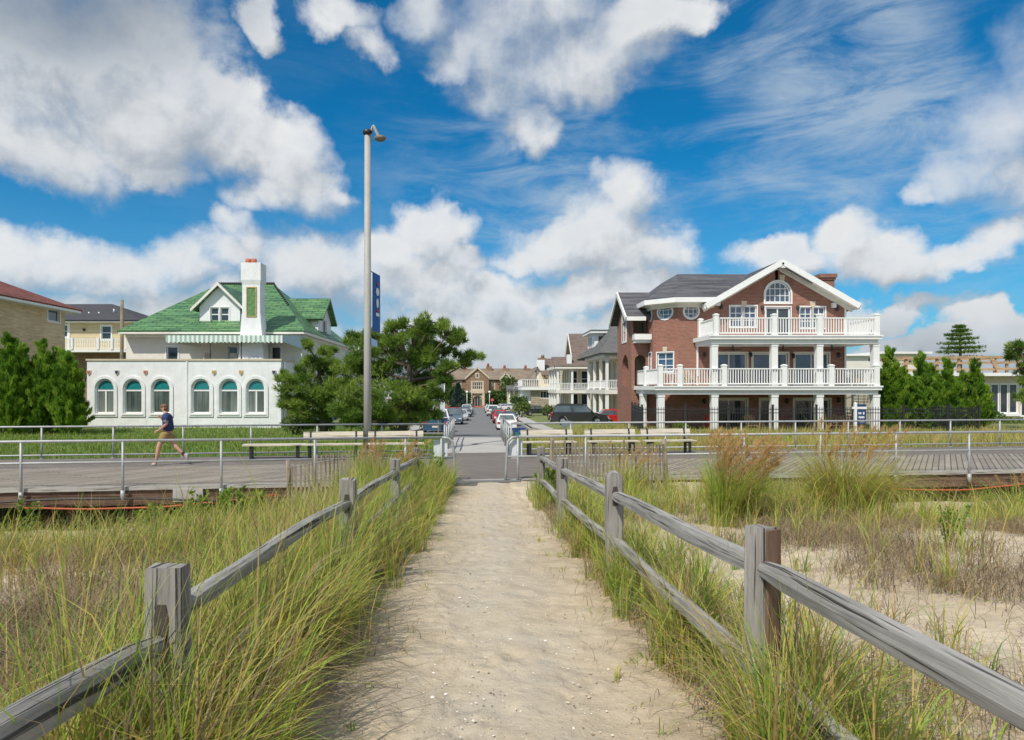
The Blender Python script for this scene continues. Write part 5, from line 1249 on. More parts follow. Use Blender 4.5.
yr = 40.02
def rails(z, stations, left, h=1.03):
    for px in stations: newel(bh, X(px, yr), yr, z, h + .12, M['white'])
    for p, q_ in zip(stations[:-1], stations[1:]): balustrade(bh, (X(p, yr) + .15, yr, z), (X(q_, yr) - .15, yr, z), h, M['white'], .15, .05)
    xq = X(stations[0], yr); ys = [yr] + left
    for y in left: newel(bh, xq, y, z, h + .12, M['white'])
    for p, q_ in zip(ys[:-1], ys[1:]): balustrade(bh, (xq, p + .15, z), (xq, q_ - .15, z), h, M['white'], .15, .05)
    xq = X(stations[-1], yr); balustrade(bh, (xq, yr + .15, z), (xq, 42.9, z), h, M['white'], .15, .05)
rails(f1, (660.3, 679.7, 724, 784, 831, 876.2), [43.4, 47.6]); rails(f2, (715.8, 774, 819.5, 876.2), [42.8])
a = MB()
def wlamp(px, py):
    a = MB(); p = (X(px, 43), 42.86, Z(py, 43)); a.ball(p, .13, 8, 6, (.8, 1, 1.3)); a.box(p[0] - .05, p[0] + .05, 42.86, 42.99, p[2] + .05, p[2] + .14); a.build('wall_lamp', M['darkmetal'], bh)
for px, py in ((704, 355), (750, 355), (792.5, 356), (838, 355), (704, 401), (786, 401), (838, 400), (720.5, 307), (761.5, 308), (797, 308), (836, 309)): wlamp(px, py)
for px, py in ((717.5, 303.5), (833, 305.5)):
    a = MB(); x_, z_ = X(px, 43), Z(py, 43); a.box(x_ - .12, x_ + .12, 42.8, 42.99, z_ - .15, z_ + .15); a.build('flood_light', M['white'], bh)
for px in (733, 783, 832):
    a = MB(); c = (X(px, 41.3), 41.3, f2 - .78); a.tube([(c[0], c[1], f2 - .5), c], .04, 6); a.ball(c, .11, 8, 4)
    for k in range(5):
        t = k * 2 * PI / 5 + .4; a.beam((c[0] + .1 * math.cos(t), c[1] + .1 * math.sin(t), c[2]), (c[0] + .62 * math.cos(t), c[1] + .62 * math.sin(t), c[2]), .13, .02)
    a.build('ceiling_fan', M['darkmetal'], bh)
part('patio', M['concrete'], bh, (10.0, 24.2, 39.2, 43.02, -.6, GZ - .002))
# spiral stair behind the end column
ss = MB(); c = (X(861, 44), 45.0); ss.tube([(c[0], c[1], GZ), (c[0], c[1], f1 + 1)], .07, 8); hr = []
for k in range(15):
    t = k / 15 * 1.45 * PI * 1.3 + 2.2; z = GZ + .19 * (k + 1); p = (c[0] + .95 * math.cos(t), c[1] + .95 * math.sin(t), z); ss.beam((c[0], c[1], z), p, .26, .05); ss.tube([p, (p[0], p[1], z + .95)], .022, 5); hr.append((p[0], p[1], z + .95))
ss.tube(hr, .035, 6); ss.build('spiral_stair', M['white'], bh)

# patio furniture and bits behind the iron fence
def garden_chair(px, label, d=41.2, z=None, group='wooden garden chairs on the brick patio'):
    r = thing('garden_chair', label, 'chair', (X(px, d), d, GZ if z is None else z), RN.uniform(-.3, .3), group)
    a = MB(); a.hexa([(-.28, -.3, .36), (.28, -.3, .36), (.28, .25, .26), (-.28, .25, .26)], [(-.28, -.3, .39), (.28, -.3, .39), (.28, .25, .29), (-.28, .25, .29)]); a.build('seat', M['newlumber'], r, local=True)
    a = MB()
    for k in range(5): a.beam(((k - 2) * .115, .24, .27), ((k - 2) * .14, .55, 1.02 - .05 * abs(k - 2)), .09, .025, up=(0, 1, .3))
    a.build('backrest', M['newlumber'], r, local=True)
    for s in (-.33, .33):
        a = MB(); a.beam((s, -.35, .56), (s, .42, .53), .12, .03); a.build('armrest', M['newlumber'], r, local=True)
        a = MB(); a.beam((s, -.3, 0), (s, -.3, .55), .04, .09, up=(0, 1, 0)); a.build('leg', M['newlumber'], r, local=True); a = MB(); a.beam((s, .1, .32), (s, .62, 0), .04, .09, up=(0, 0, 1)); a.build('leg', M['newlumber'], r, local=True)
for px, lb in ((752, 'wooden garden chair on the brick patio before the single glass door'), (829, 'wooden garden chair on the brick patio beside the sliding door edge'), (839, 'middle wooden garden chair between sliding door and spiral stair'), (848, 'wooden garden chair on the brick patio beside the spiral stair')): garden_chair(px, lb)
garden_chair(691, 'wooden chair on the first floor balcony beside the round tower wall', 41.3, f1, 'wooden chairs on the balcony'); garden_chair(862, 'wooden chair on the first floor balcony near its open end', 41.6, f1, 'wooden chairs on the balcony')
r = thing('balcony_table', 'small white table on the first floor balcony before the tower window', 'table', (X(672, 42), 42, f1)); a = MB(); a.lathe([(.4, .72), (.4, .76)], (X(672, 42), 42, f1), 12); a.build('table_top', M['white'], r); a = MB(); a.tube([(X(672, 42), 42, f1), (X(672, 42), 42, f1 + .72)], .04, 6); a.build('leg', M['white'], r)
r = thing('cool_box', 'red cool box on the brick patio by the second white column', 'cool box', (X(709, 41.6), 41.6, GZ)); a = MB(); a.box(X(705.5, 41.6), X(713, 41.6), 41.4, 41.8, GZ, Z(416.5, 41.6)); a.build('tub', M['red'], r); a = MB(); a.box(X(705.2, 41.6), X(713.3, 41.6), 41.38, 41.82, Z(416.5, 41.6) + .002, Z(414.7, 41.6)); a.build('lid', M['red'], r)

# black iron fence
def iron_fence(label, pts, z0, h):
    r = thing('iron_fence', label, 'fence', (*pts[0], z0))
    for (p, q_) in zip(pts[:-1], pts[1:]):
        P_, Q_ = V(*p, z0), V(*q_, z0); L = (Q_ - P_).length; n = max(1, int(L / .14)); a = MB()
        for zz in (h - .12, h - .32, .14): a.beam(P_ + V(0, 0, zz), Q_ + V(0, 0, zz), .035, .04)
        for k in range(n):
            c = P_.lerp(Q_, (k + .5) / n); a.beam(c, c + V(0, 0, h), .022, .022, up=(0, 1, 0))
        a.build('railing', M['darkmetal'], r)
        for k in range(int(L / 2.4) + 1):
            c = P_.lerp(Q_, min(1, k * 2.4 / L)); a = MB(); a.box(c.x - .045, c.x + .045, c.y - .045, c.y + .045, z0 - .1, z0 + h + .1); a.box(c.x - .06, c.x + .06, c.y - .06, c.y + .06, z0 + h + .1, z0 + h + .14); a.build('post', M['darkmetal'], r)
    return r
iron_fence('black iron fence of thin bars around the brick house yard', [(X(632, 44.5), 44.5), (X(642, 37.6), 37.6), (X(979, 37.6), 37.6), (X(979, 37.6), 43)], -.35, 1.5)
# hanging sign on a white post
D = 36.2; r = thing('hanging_sign', 'navy hanging sign with white lettering on a white post beside the iron fence', 'sign', (X(855.3, D), D, -.3))
a = MB(); px_, = (X(855.3, D),); a.box(px_ - .06, px_ + .06, D - .06, D + .06, -.4, Z(403.5, D)); a.hexa([(px_ - .06, D - .06, Z(403.5, D)), (px_ + .06, D - .06, Z(403.5, D)), (px_ + .06, D + .06, Z(403.5, D)), (px_ - .06, D + .06, Z(403.5, D))], [(px_ - .01, D - .01, Z(402, D)), (px_ + .01, D - .01, Z(402, D)), (px_ + .01, D + .01, Z(402, D)), (px_ - .01, D + .01, Z(402, D))])
a.box(px_ - .16, X(866.5, D), D - .045, D + .045, Z(409, D), Z(406.8, D)); a.build('post', M['white'], r)
a = MB(); a.box(X(857.3, D), X(866, D), D - .02, D + .02, Z(424, D), Z(409.8, D)); pb = a.build('board', M['signblue'], r)
a = MB(); a.box(X(857.5, D), X(866, D), D - .02, D + .02, Z(406.7, D), Z(404.2, D)); a.build('top_rider', M['signblue'], r)
for k, (py, l0, l1) in enumerate(((413, 858.3, 861.2), (413, 862.7, 864.6), (417, 858.5, 864.4), (420.8, 859, 864.8))):
    a = MB(); n = 1 if k == 1 else 5
    for j in range(n):
        s = l0 + (l1 - l0) * j / n; e = s + (l1 - l0) / n * .72; a.box(X(s, D), X(e, D), D - .032, D - .019, Z(py + (1.1 if k != 1 else 1.4), D) - .01 * (j % 2), Z(py - .6, D) + .02 * ((j * 7) % 3 == 0))
    a.build('lettering', M['white'], pb)

# ------------------------------------------------------------------ porch houses down the street
def porch_house(label, xp, xw, y0, y1, zg, f2_, ze, wallm, roofm, peak, gable=True, dorm=False):
    """house on the brick side of the street: porch from xp to xw, body from xw on; near wall at y0"""
    r = thing('porch_house', label, 'house', (xw, y0, zg)); a = MB()
    yb = y0 + 3.0 if not dorm else y0 + 2.4; x1 = xw + 9
    F1 = fr(xp + .3, yb); W_ = x1 - xp; 
    o1 = [(xw - xp + .1, zg + .5, xw - xp + 1.2, f2_ - .5, 'rect'), (xw - xp + 1.6, zg + .5, xw - xp + 2.7, f2_ - .5, 'rect'), (xw - xp + .1, f2_ + .4, xw - xp + 1.1, ze - .55, 'rect'), (xw - xp + 1.6, f2_ + .4, xw - xp + 2.6, ze - .55, 'rect')]
    F1 = fr(xw, yb); o1 = [(a0 - (xw - xp), b0, a1 - (xw - xp), b1, k) for a0, b0, a1, b1, k in o1]
    wall(a, F1, 0, 9, zg - .4, ze, o1); FL = fl(xw, y1); L = y1 - yb
    o2 = [(L * t - .5, b0, L * t + .5, b1, 'rect') for t in (.18, .42, .66, .88) for b0, b1 in ((zg + .6, f2_ - .5), (f2_ + .5, ze - .5))]
    wall(a, FL, 0, L, zg - .4, ze, o2); wall(a, frt(x1, yb), 0, L, zg - .4, ze); a.build('wall', wallm, r)
    for o_ in o1: window(r, F1, o_, M['white'], M['glass'], fw=.08, casing=.1, ny=2)
    for o_ in o2: window(r, FL, o_, M['white'], M['glass'], fw=.08, casing=.1, ny=2)
    xq = x1 - 4; part('porch_floor', M['flatroof'], r, (xp, xq, y0, yb - .01, zg - .4, zg + .35), (xp, xw - .01, yb, y1 - 3, zg - .4, zg + .35))
    part('balcony', M['trim'], r, (xp - .1, xq, y0 - .1, yb - .01, f2_ - .42, f2_), (xp - .1, xw - .01, yb, y1 - 3, f2_ - .42, f2_))
    part('eave', M['trim'], r, (xp - .25, xq, y0 - .25, yb - .01, ze - .35, ze - .02), (xp - .25, xw - .01, yb, y1 - 3, ze - .35, ze - .02), (xw - .009, x1 + .3, yb - .3, y1 + .3, ze - .02, ze + .12))
    sp = [(xp + .15, y0 + .15), (xp + 2.0, y0 + .15), (xp + 4.2, y0 + .15), (xp + .15, y0 + 3.4), (xp + .15, y1 - 3.3), (xp + .15, (y0 + y1) / 2)]
    for sx, sy in sp: column(r, sx, sy, zg + .35, f2_ - .43, .3, M['white']); column(r, sx, sy, f2_ + .003, ze - .36, .26, M['white'])
    for z in (zg + .35, f2_): balustrade(r, (xp + .3, y0 + .15, z), (xq - .1, y0 + .15, z), .9, M['white'], .2, .07); balustrade(r, (xp + .15, y0 + .3, z), (xp + .15, y1 - 3.2, z), .9, M['white'], .22, .07)
    for k in range(5): part('step', M['white'], r, (xp - .3 - .3 * k, xp - .012 - .3 * k, y0 + 1.0, y0 + 2.6, zg - .4, zg + .30 - .07 * k * 1.2))
    return r, yb, x1
zA = -1.5
hA, yb, x1 = porch_house('cream house with grey shingle roof and double white porch next to the brick house', 12.0, 14.2, 64, 78, zA, Z(389.5, 64), Z(353, 64), M['cream'], M['greyroof'], 0)
ze = Z(353, 64); hip(hA, 11.4, 26, 63.4, 78.6, ze, Z(321.5, 71), M['greyroof'], 14.4, 22)
a = MB(); FD = fl(12.25, 76.0); d_ops = [(.4, ze + .9, 1.3, ze + 2.2, 'rect'), (1.6, ze + .9, 2.5, ze + 2.2, 'rect')]; wall(a, FD, 0, 4.4, ze + .3, ze + 2.6, d_ops, .1); wall(a, fr(12.25, 71.6), 0, 3, ze + .3, ze + 2.6, [(.4, ze + 1.0, 1.4, ze + 2.2, 'rect')], .1); d = a.build('dormer', M['white'], hA)
part('dormer_roof', M['greyroof'], d, (11.8, 15, 71.1, 76.5, ze + 2.61, ze + 2.8)); part('dormer_eave', M['white'], d, (11.75, 15, 71.05, 76.55, ze + 2.45, ze + 2.608))
for o_ in d_ops: window(d, FD, o_, M['white'], M['glass'], fw=.06)
window(d, fr(12.25, 71.6), (.4, ze + 1.0, 1.4, ze + 2.2, 'rect'), M['white'], M['glass'], fw=.06)
a = MB(); a.box(12.6, 14.19, 75.2, 78, zA - .4, ze - .36); bay = a.build('bay', M['yellow'], hA)
for z0, z1 in ((zA + 1.2, Z(391, 76)), (Z(386, 76), ze - .7)): window(bay, fl(12.6, 78), (.5, z0, 1.2, z1, 'rect'), M['white'], M['glass'], depth=.03, fw=.08); window(bay, fl(12.6, 78), (1.5, z0, 2.2, z1, 'rect'), M['white'], M['glass'], depth=.03, fw=.08); window(bay, fr(12.6, 75.2), (.4, z0, 1.2, z1, 'rect'), M['white'], M['glass'], depth=.03, fw=.08)
# B: beige, brown gable
zB = -2.0; D = 88
hB, yb, x1 = porch_house('beige house with steep brown gable roof and white two storey porch', 10.2, 12.2, D, D + 13, zB, Z(390, D), Z(366, D), M['cream'], M['brownroof'], 0)
ze = Z(366, D); pk = Z(331.5, D + 3); xm = 15.0
slab_ = MB(); slab(slab_, [(9.8, D - .3, ze), (20.8, D - .3, ze), (20.8, D + 2.8, ze + 1.3), (9.8, D + 2.8, ze + 1.3)], .14); slab_.build('porch_roof', M['brownroof'], hB)
ya, yc_ = D + 2.4, D + 11.0; ym = (ya + yc_) / 2; a = MB(); Fg = fl(13.2, yc_); wd = yc_ - ya
wg = (wd / 2 - .9, ze + 1.4, wd / 2 + .9, ze + 3.0, 'rect'); wall(a, Fg, 0, wd, ze, ze + .8); a.poly([Fg.p(0, ze + .8), Fg.p(wd, ze + .8), Fg.p(wd / 2, pk - .15)]); gb = a.build('gable', M['cream'], hB)
window(gb, Fg, wg, M['white'], M['glass'], nx=2, depth=.05, casing=.12)
gable_x(hB, 12.55, 22, ya - .5, yc_ + .5, ze + .35, pk, M['brownroof'])
a = MB()
for yy in (ya - .5, yc_ + .5): a.beam((12.51, yy, ze + .2), (12.51, ym, pk - .16), .1, .36)
a.build('barge_board', M['trim'], hB)
dormer_front(hB, 15.6, 17.8, ya + .6, ze + .8, ze + 2.0, ze + 3.1, 2.5, M['cream'], M['brownroof'], [(.5, ze + 1.0, 1.7, ze + 1.9, 'rect')], M['trim'])
part('flue', M['white'], hB, (11.6, 12.2, D + .5, D + 1.3, ze, ze + 1.5))
# C: stone, white terrace
D = 118; zC = zr(D) + .1; hC = thing('stone_house', 'fieldstone house with rounded white roof terrace and dark chimney pots', 'house', (X(540, D), D, zC))
x0, x1 = X(531, D), X(566, D); F = fr(x0, D); o_ = (X(540, D) - x0, Z(398.5, D), X(549.5, D) - x0, Z(391, D), 'rect'); a = MB(); wall(a, F, 0, x1 - x0, zC - .5, Z(389, D), [o_]); wall(a, fl(x0, D + 14), 0, 14, zC - .5, Z(389, D)); a.build('wall', M['fieldstone'], hC); window(hC, F, o_, M['trim'], M['glass'], nx=3, fw=.12)
part('terrace', M['white'], hC, (X(521, D), x1, D - .8, D + 9, Z(390, D - 2), Z(387, D - 2))); z = Z(387, D - 2); balustrade(hC, (X(521, D), D - .7, z), (x1, D - .7, z), 1.3, M['white'], .3, .12); balustrade(hC, (X(521, D) + .05, D - .6, z), (X(521, D) + .05, D + 9, z), 1.3, M['white'], .3, .12)
part('porch_side', M['white'], hC, (X(523, D), X(531, D) - .01, D + .5, D + 8, zC - .5, Z(390, D - 2) - .005)); 
a = MB(); wall(a, fr(X(539, D + 3), D + 3), 0, 10, Z(387.3, D), Z(372, D)); a.build('upper_wall', M['cream'], hC)
gable_x(hC, X(541, D + 3), X(575, D + 3), D + 2, D + 14, Z(375, D + 2), Z(358.5, D + 8), M['brownroof'])
gable_y(hC, X(526, D + 6), X(546, D + 6), D + 3.0, D + 12, Z(380, D + 6), Z(367, D + 6), M['tanroof'], 'side_roof')
a = MB(); c = X(540.5, D + 4); a.box(c - .7, c + .7, D + 3.6, D + 5, Z(380, D + 4), Z(360, D + 4)); cc = a.build('chimney', M['stucco'], hC)
a = MB(); a.box(c - .45, c + 1.0, D + 3.7, D + 4.9, Z(360, D + 4) + .01, Z(358, D + 4)); a.lathe([(.35, 0), (.3, .5), (.2, .6)], (c + .4, D + 4.3, Z(358, D + 4)), 8); a.build('chimney_pot', M['brownbrick'], cc)

# ------------------------------------------------------------------ the manor closing the street
D = 200; zg = zr(D) - .1; mn = thing('manor', 'large brown brick manor with stone trimmed gables closing the end of the street', 'building', (X(477, D), D, zg))
x0, x1 = X(432, D), X(560, D); F = fr(x0, D); u = lambda px: X(px, D) - x0; a = MB()
ops = [(u(p - 1.5), Z(b, D), u(p + 1.5), Z(t_, D), 'rect') for p, b, t_ in ((449, 388, 381), (459.3, 388, 381.5), (493, 389, 382), (494, 400, 393.5), (506, 389, 383), (447, 401, 395), (515, 389, 383), (524, 389, 383))]
wall(a, F, 0, x1 - x0, zg - .5, Z(379.5, D), ops, .2); a.build('wall', M['brownbrick'], mn)
for o_ in ops: window(mn, F, o_, M['stone'], M['glass'], nx=2, fw=.15, casing=.2, bar=.07)
def manor_gable(pl, pr, pa, pe, y, wops, ent=None, wins=()):
    xa, xb = X(pl, y), X(pr, y); F2 = fr(xa, y); a = MB(); ze, za = Z(pe, y), Z(pa, y); oo = list(wops)
    wall(a, F2, 0, xb - xa, zg - .5, ze, oo, .4); a.poly([F2.p(0, ze), F2.p(xb - xa, ze), F2.p((xb - xa) / 2, za - .3)]); wall(a, fl(xa, D), 0, D - y, zg - .5, ze); wall(a, frt(xb, y), 0, D - y, zg - .5, ze); g = a.build('gable', M['brownbrick'], mn)
    a = MB(); xm = (xa + xb) / 2
    for s in (-1, 1): a.beam((xm + s * (xb - xa) * .53, y - .1, ze - .25), (xm, y - .1, za), .5, .45)
    a.build('coping', M['stone'], g); gable_y(g, xa, xb, y + .2, D + 8, ze, za - .25, M['tanroof'], 'gable_roof'); return F2, xa, g
y = 197; xa = X(465.8, y)
uu = lambda px: X(px, y) - xa
big = (uu(472.2), Z(389.6, y), uu(482.6), Z(382, y), 'rect'); ent = (uu(472.2), zg, uu(482.8), Z(395.6, y), 'arch'); att = (uu(476), Z(377.7, y), uu(478.6), Z(373.6, y), 'rect')
F2, xa, g = manor_gable(465.8, 489, 367.6, 377.6, y, [big, ent])
window(g, F2, big, M['stone'], M['glass'], nx=5, ny=2, fw=.2, casing=.35, bar=.10); window(g, F2, att, M['stone'], M['glass'], depth=.06, fw=.15, casing=.2); window(g, F2, ent, M['stone'], M['glass'], nx=4, fw=.3, casing=.5, depth=-.3, name='door', bar=.05)
a = MB(); a.prism(F2, [(big[0] - .5, Z(393.4, y)), (big[2] + .5, Z(393.4, y)), (big[2] + .5, Z(390.4, y)), (big[0] - .5, Z(390.4, y))], -.02, .5); a.build('stone_band', M['stone'], g)
for s in (uu(471), uu(483.4)): a = MB(); a.prism(F2, [(s - .35, zg), (s + .35, zg), (s + .35, Z(391, y)), (s - .35, Z(391, y))], -.01, .45); a.build('stone_pier', M['stone'], g)
part('entrance_steps', M['terracotta'], mn, (X(472, y), X(483, y), y - 3, y - .6, zg - .5, zg + .2), (X(472, y), X(483, y), y - 2, y - .601, zg + .2, zg + .5))
y2 = 198.6; F3, xa3, g3 = manor_gable(500, 511.5, 372.8, 379.3, y2, [(X(504.3, y2) - X(500, y2), Z(390, y2), X(507.5, y2) - X(500, y2), Z(383, y2), 'rect')]); window(g3, F3, (X(504.3, y2) - X(500, y2), Z(390, y2), X(507.5, y2) - X(500, y2), Z(383, y2), 'rect'), M['stone'], M['glass'], nx=2, fw=.15, casing=.2)
a = MB(); a.prism(F3, disc((X(511.5, y2) - X(500, y2)) / 2, Z(377.8, y2), .5), -.01, .08); a.build('roundel', M['stone'], g3)
gable_x(mn, x0 - 1, x1 + 1, D - .6, D + 16, Z(379.5, D), Z(368.5, D + 8), M['tanroof'])
for px, py in ((489, 363.4), (505.5, 365.3), (526.5, 365.3), (466, 366)):
    a = MB(); c = X(px, D + 7); a.box(c - .9, c + .9, D + 6, D + 8, Z(378, D + 7), Z(py + 3, D + 7)); ck = a.build('chimney', M['brownbrick'], mn)
    a = MB(); a.lathe([(.4, 0), (.33, .9), (.25, 1)], (c - .3, D + 7, Z(py + 3, D + 7)), 8); a.build('chimney_pot', M['terracotta'], ck)
a = MB(); a.box(X(491.5, D + 3), X(497, D + 3), D + 2.5, D + 6, Z(378, D + 3), Z(373.8, D + 3)); dd = a.build('dormer', M['tanroof'], mn); window(dd, fr(X(491.5, D + 2.5), D + 2.5), (.2, Z(377.5, D + 3), 1.4, Z(374.3, D + 3), 'rect'), M['trim'], M['glass'], nx=3, depth=.05)

# ------------------------------------------------------------------ low white house beyond the junipers, half built roof deck
D = 54; lw = thing('low_white_house', 'low cream house with a row of tall windows, timber roof deck rising above', 'house', (X(985, D), D, -.5))
x0, x1 = X(893, D), X(1085, D); F = fr(x0, D); u = lambda px: X(px, D) - x0; a = MB()
ops = [(u(981.5 + 9.2 * k), Z(413, D), u(989.6 + 9.2 * k), Z(384, D), 'rect') for k in range(4)] + [(u(1021), Z(416, D), u(1040), Z(384, D), 'rect')]
wall(a, F, 0, x1 - x0, -1, Z(376, D), ops); wall(a, fl(x0, D + 10), 0, 10, -1, Z(376, D)); a.build('wall', M['beige'], lw)
for o_ in ops: window(lw, F, o_, M['white'], M['glass'], fw=.06, casing=.06, depth=.0)
part('window_sill', M['white'], lw, (X(980, D), X(1019, D), D - .25, D + .05, Z(416, D), Z(413.6, D)))
part('roof_slab', M['white'], lw, (x0 - .4, x1 + .4, D - .9, D + 10.5, Z(376, D - .9), Z(372.8, D - .9)))
a = MB(); yy = D - .2; zt0 = Z(372.8, D - .9)
for py, px0, px1 in ((356.5, 902, 1030), (362.2, 902, 1026), (368.8, 908, 1026)): a.beam((X(px0, yy), yy, Z(py + 1.5, yy)), (X(px1, yy), yy, Z(py, yy)), .1, .19)
for px in (907, 921, 938, 960, 972, 980, 996, 1008, 1019): a.box(X(px, yy) - .09, X(px, yy) + .09, yy + .06, yy + .2, zt0, Z(356.5, yy) - .1)
a.beam((X(990, yy), yy - .1, Z(357, yy)), (X(998, yy), yy - .1, Z(371.5, yy)), .08, .3)
for px in (907, 938, 972, 1008): a.box(X(px, yy) - .09, X(px, yy) + .09, yy + 4, yy + 4.2, zt0, Z(357, yy)); a.beam((X(px, yy), yy, Z(357.5, yy)), (X(px, yy), yy + 4.2, Z(357.5, yy)), .1, .18)
a.beam((X(902, yy), yy + 4.1, Z(357, yy)), (X(1028, yy), yy + 4.1, Z(357, yy)), .1, .18)
a.build('timber_frame', M['newlumber'], lw)
part('tarp', M['awningside'], lw, (X(946, D + 2), X(956, D + 2), D + 2, D + 2.2, zt0, Z(366, D + 2)))
D = 82; fw_ = thing('flat_roof_house', 'white flat roofed house far behind the brick house balconies', 'house', (X(890, D), D, -1)); x0, x1 = X(846, D), X(925, D); a = MB(); F = fr(x0, D); o1 = [(X(868, D) - x0, Z(361.5, D), X(871, D) - x0, Z(357.5, D), 'rect'), (X(928.5 - 20, D) - x0, Z(365, D), X(912, D) - x0, Z(360, D), 'rect')]; wall(a, F, 0, x1 - x0, -1.5, Z(354, D), o1); a.build('wall', M['stucco2'], fw_); part('roof_slab', M['white'], fw_, (X(876, D), x1 + .5, D - .6, D + 10, Z(354, D), Z(351.8, D)), (x0 - .3, X(876, D) - .02, D - .4, D + 10, Z(356, D), Z(354.6, D)))
for o_ in o1: window(fw_, F, o_, M['trim'], M['glass'])
# pale house behind the pine
D = 72; ph = thing('gabled_house', 'pale gabled house mostly hidden behind the pine', 'house', (X(370, D), D, -1.5)); x0, x1 = X(348, D), X(392, D); a = MB(); F = fr(x0, D); o1 = [(X(362, D) - x0, Z(372, D), X(366, D) - x0, Z(362, D), 'rect'), (X(375, D) - x0, Z(408, D), X(382, D) - x0, Z(396, D), 'rect')]; wall(a, F, 0, x1 - x0, -2, Z(352, D), o1); wall(a, frt(x1, D), 0, 14, -2, Z(352, D)); a.build('wall', M['stucco'], ph); gable_x(ph, x0 - .5, x1 + .5, D - .5, D + 12, Z(352, D), Z(340, D + 6), M['greyroof'])
dormer_front(ph, X(350, D + .3), X(361, D + .3), D + .3, Z(352, D), Z(343, D), Z(333.5, D), 6, M['white'], M['charroof'], [], M['white'])
for o_ in o1: window(ph, F, o_, M['white'], M['glass'], ny=2, casing=.1)

# ------------------------------------------------------------------ foliage builders
def needles(cent, axis, per, length, width, tint, spread=.9, tvar=.12):
    """tufts of thin needle triangles: cent (n,3), axis (n,3)"""
    n = len(cent); c = np.repeat(cent, per, 0); a = np.repeat(axis, per, 0); m = n * per
    d = a + NR.normal(0, spread * .6, (m, 3)); d /= np.linalg.norm(d, axis=1)[:, None] + 1e-6
    s = np.cross(d, NR.normal(0, 1, (m, 3))); s /= np.linalg.norm(s, axis=1)[:, None] + 1e-6
    L = (length * NR.uniform(.7, 1.25, m))[:, None]; w = width * .5
    c = c + NR.normal(0, length * .12, (m, 3))
    v = np.stack([c - s * w, c + s * w, c + d * L], 1).reshape(-1, 3)
    t = np.clip(np.repeat(tint, per) + NR.normal(0, tvar, m), 0, 1)
    return v, np.arange(m * 3).reshape(-1, 3), np.repeat(t, 3)
def leaves(cent, size, tint, up=.4, tvar=.15):
    n = len(cent); d = NR.normal(0, 1, (n, 3)); d[:, 2] += up; d /= np.linalg.norm(d, axis=1)[:, None]
    s = np.cross(d, NR.normal(0, 1, (n, 3))); s /= np.linalg.norm(s, axis=1)[:, None] + 1e-6
    L = (size * NR.uniform(.6, 1.3, n))[:, None]; w = L * .36
    v = np.stack([cent, cent + d * L * .5 + s * w, cent + d * L, cent + d * L * .5 - s * w], 1).reshape(-1, 3)
    return v, np.arange(n * 4).reshape(-1, 4), np.repeat(np.clip(tint + NR.normal(0, tvar, n), 0, 1), 4)
def ell(n, c, r, shell=.55):
    d = NR.normal(0, 1, (n, 3)); d /= np.linalg.norm(d, axis=1)[:, None]; k = NR.uniform(shell, 1, n)[:, None] ** .6
    return np.array(c) + d * np.array(r) * k, d

def pine_tree(label, base, clumps, trunk_top, group=None, per=150, nl=.26):
    """clumps: (x, y, z, radius) in the world; limbs run from the trunk to every clump"""
    r = thing('pine_tree', label, 'tree', base, group=group); b = Vector(base); tt = Vector(trunk_top); a = MB()
    k1 = b.lerp(tt, .35) + V(.25, .1, 0); k2 = b.lerp(tt, .7) + V(-.2, 0, 0); a.tube([b - V(0, 0, .3), k1, k2, tt], [.24, .19, .12, .04], 9); a.build('trunk', M['bark'], r)
    a = MB(); parts = []
    for (x, y, z, rad) in clumps:
        c = V(x, y, z); t = min(.95, max(.12, (z - b.z) / max(.1, (tt.z - b.z)) * .72)); s = b.lerp(tt, t); m = s.lerp(c, .55) - V(0, 0, .12 * (c - s).length)
        a.tube([s, m, c + V(0, 0, -.1)], [.085, .055, .02], 6)
        n = int(per * rad * rad * 3.4) + 60; sub = max(5, int(rad * 12))
        for _ in range(sub):     # every clump is a handful of smaller pads
            dv = NR.normal(0, 1, 3); dv /= np.linalg.norm(dv); pc = np.array([x, y, z]) + dv * np.array([rad * .95, rad * .95, rad * .72]); pr = rad * NR.uniform(.32, .52)
            p, d = ell(max(10, n // sub), pc, (pr * 1.25, pr * 1.25, pr * .75), .3); ax = d * .8 + np.array([0, 0, .75])
            a.tube([c, Vector(pc)], [.03, .012], 4, cap=False)
            parts.append(needles(p, ax, 9, nl, .036, np.full(len(p), NR.uniform(.3, .95)), .9, .16))
    a.build('limbs', M['bark'], r); v, f, t = join_np(parts)
    fast_mesh('crown', v - np.array(base), f, M['pine'], t, r, 3); return r
D0 = 34.0
def cl(lst, d0=D0, dv=1.3): return [(X(px, d0 + o), d0 + o, Z(py, d0 + o), rd) for (px, py, rd) in lst for o in (RN.uniform(-dv, dv),)]
big = cl([(432, 322, .62), (412, 326, .6), (448, 333, .5), (426, 340, .75), (395, 333, .65), (376, 340, .6), (356, 340, .45), (400, 350, .9), (368, 358, .85), (430, 357, .8), (456, 338, .4), (462, 360, .45), (474, 357, .35), (446, 370, .5), (440, 352, .5), (384, 375, 1.0), (415, 378, .95), (352, 372, .8), (360, 395, 1.0), (395, 400, 1.1), (425, 398, .8), (440, 384, .45), (372, 416, .9), (405, 416, .9), (428, 412, .55), (345, 412, .8)], 34.5)
pine_tree('large spreading dark green pine behind the lamp post', (X(398, 34.5), 34.5, -.3), big, (X(420, 34.5), 34.5, 5.2), 'sprawling pines beside the villa')
sm_ = cl([(328, 352, .4), (316, 362, .5), (310, 345, .28), (334, 368, .6), (300, 372, .5), (288, 384, .5), (283, 376, .25), (305, 388, .7), (325, 388, .8), (340, 380, .6), (294, 402, .6), (312, 406, .8), (334, 406, .8), (300, 418, .5), (322, 420, .7)], 36)
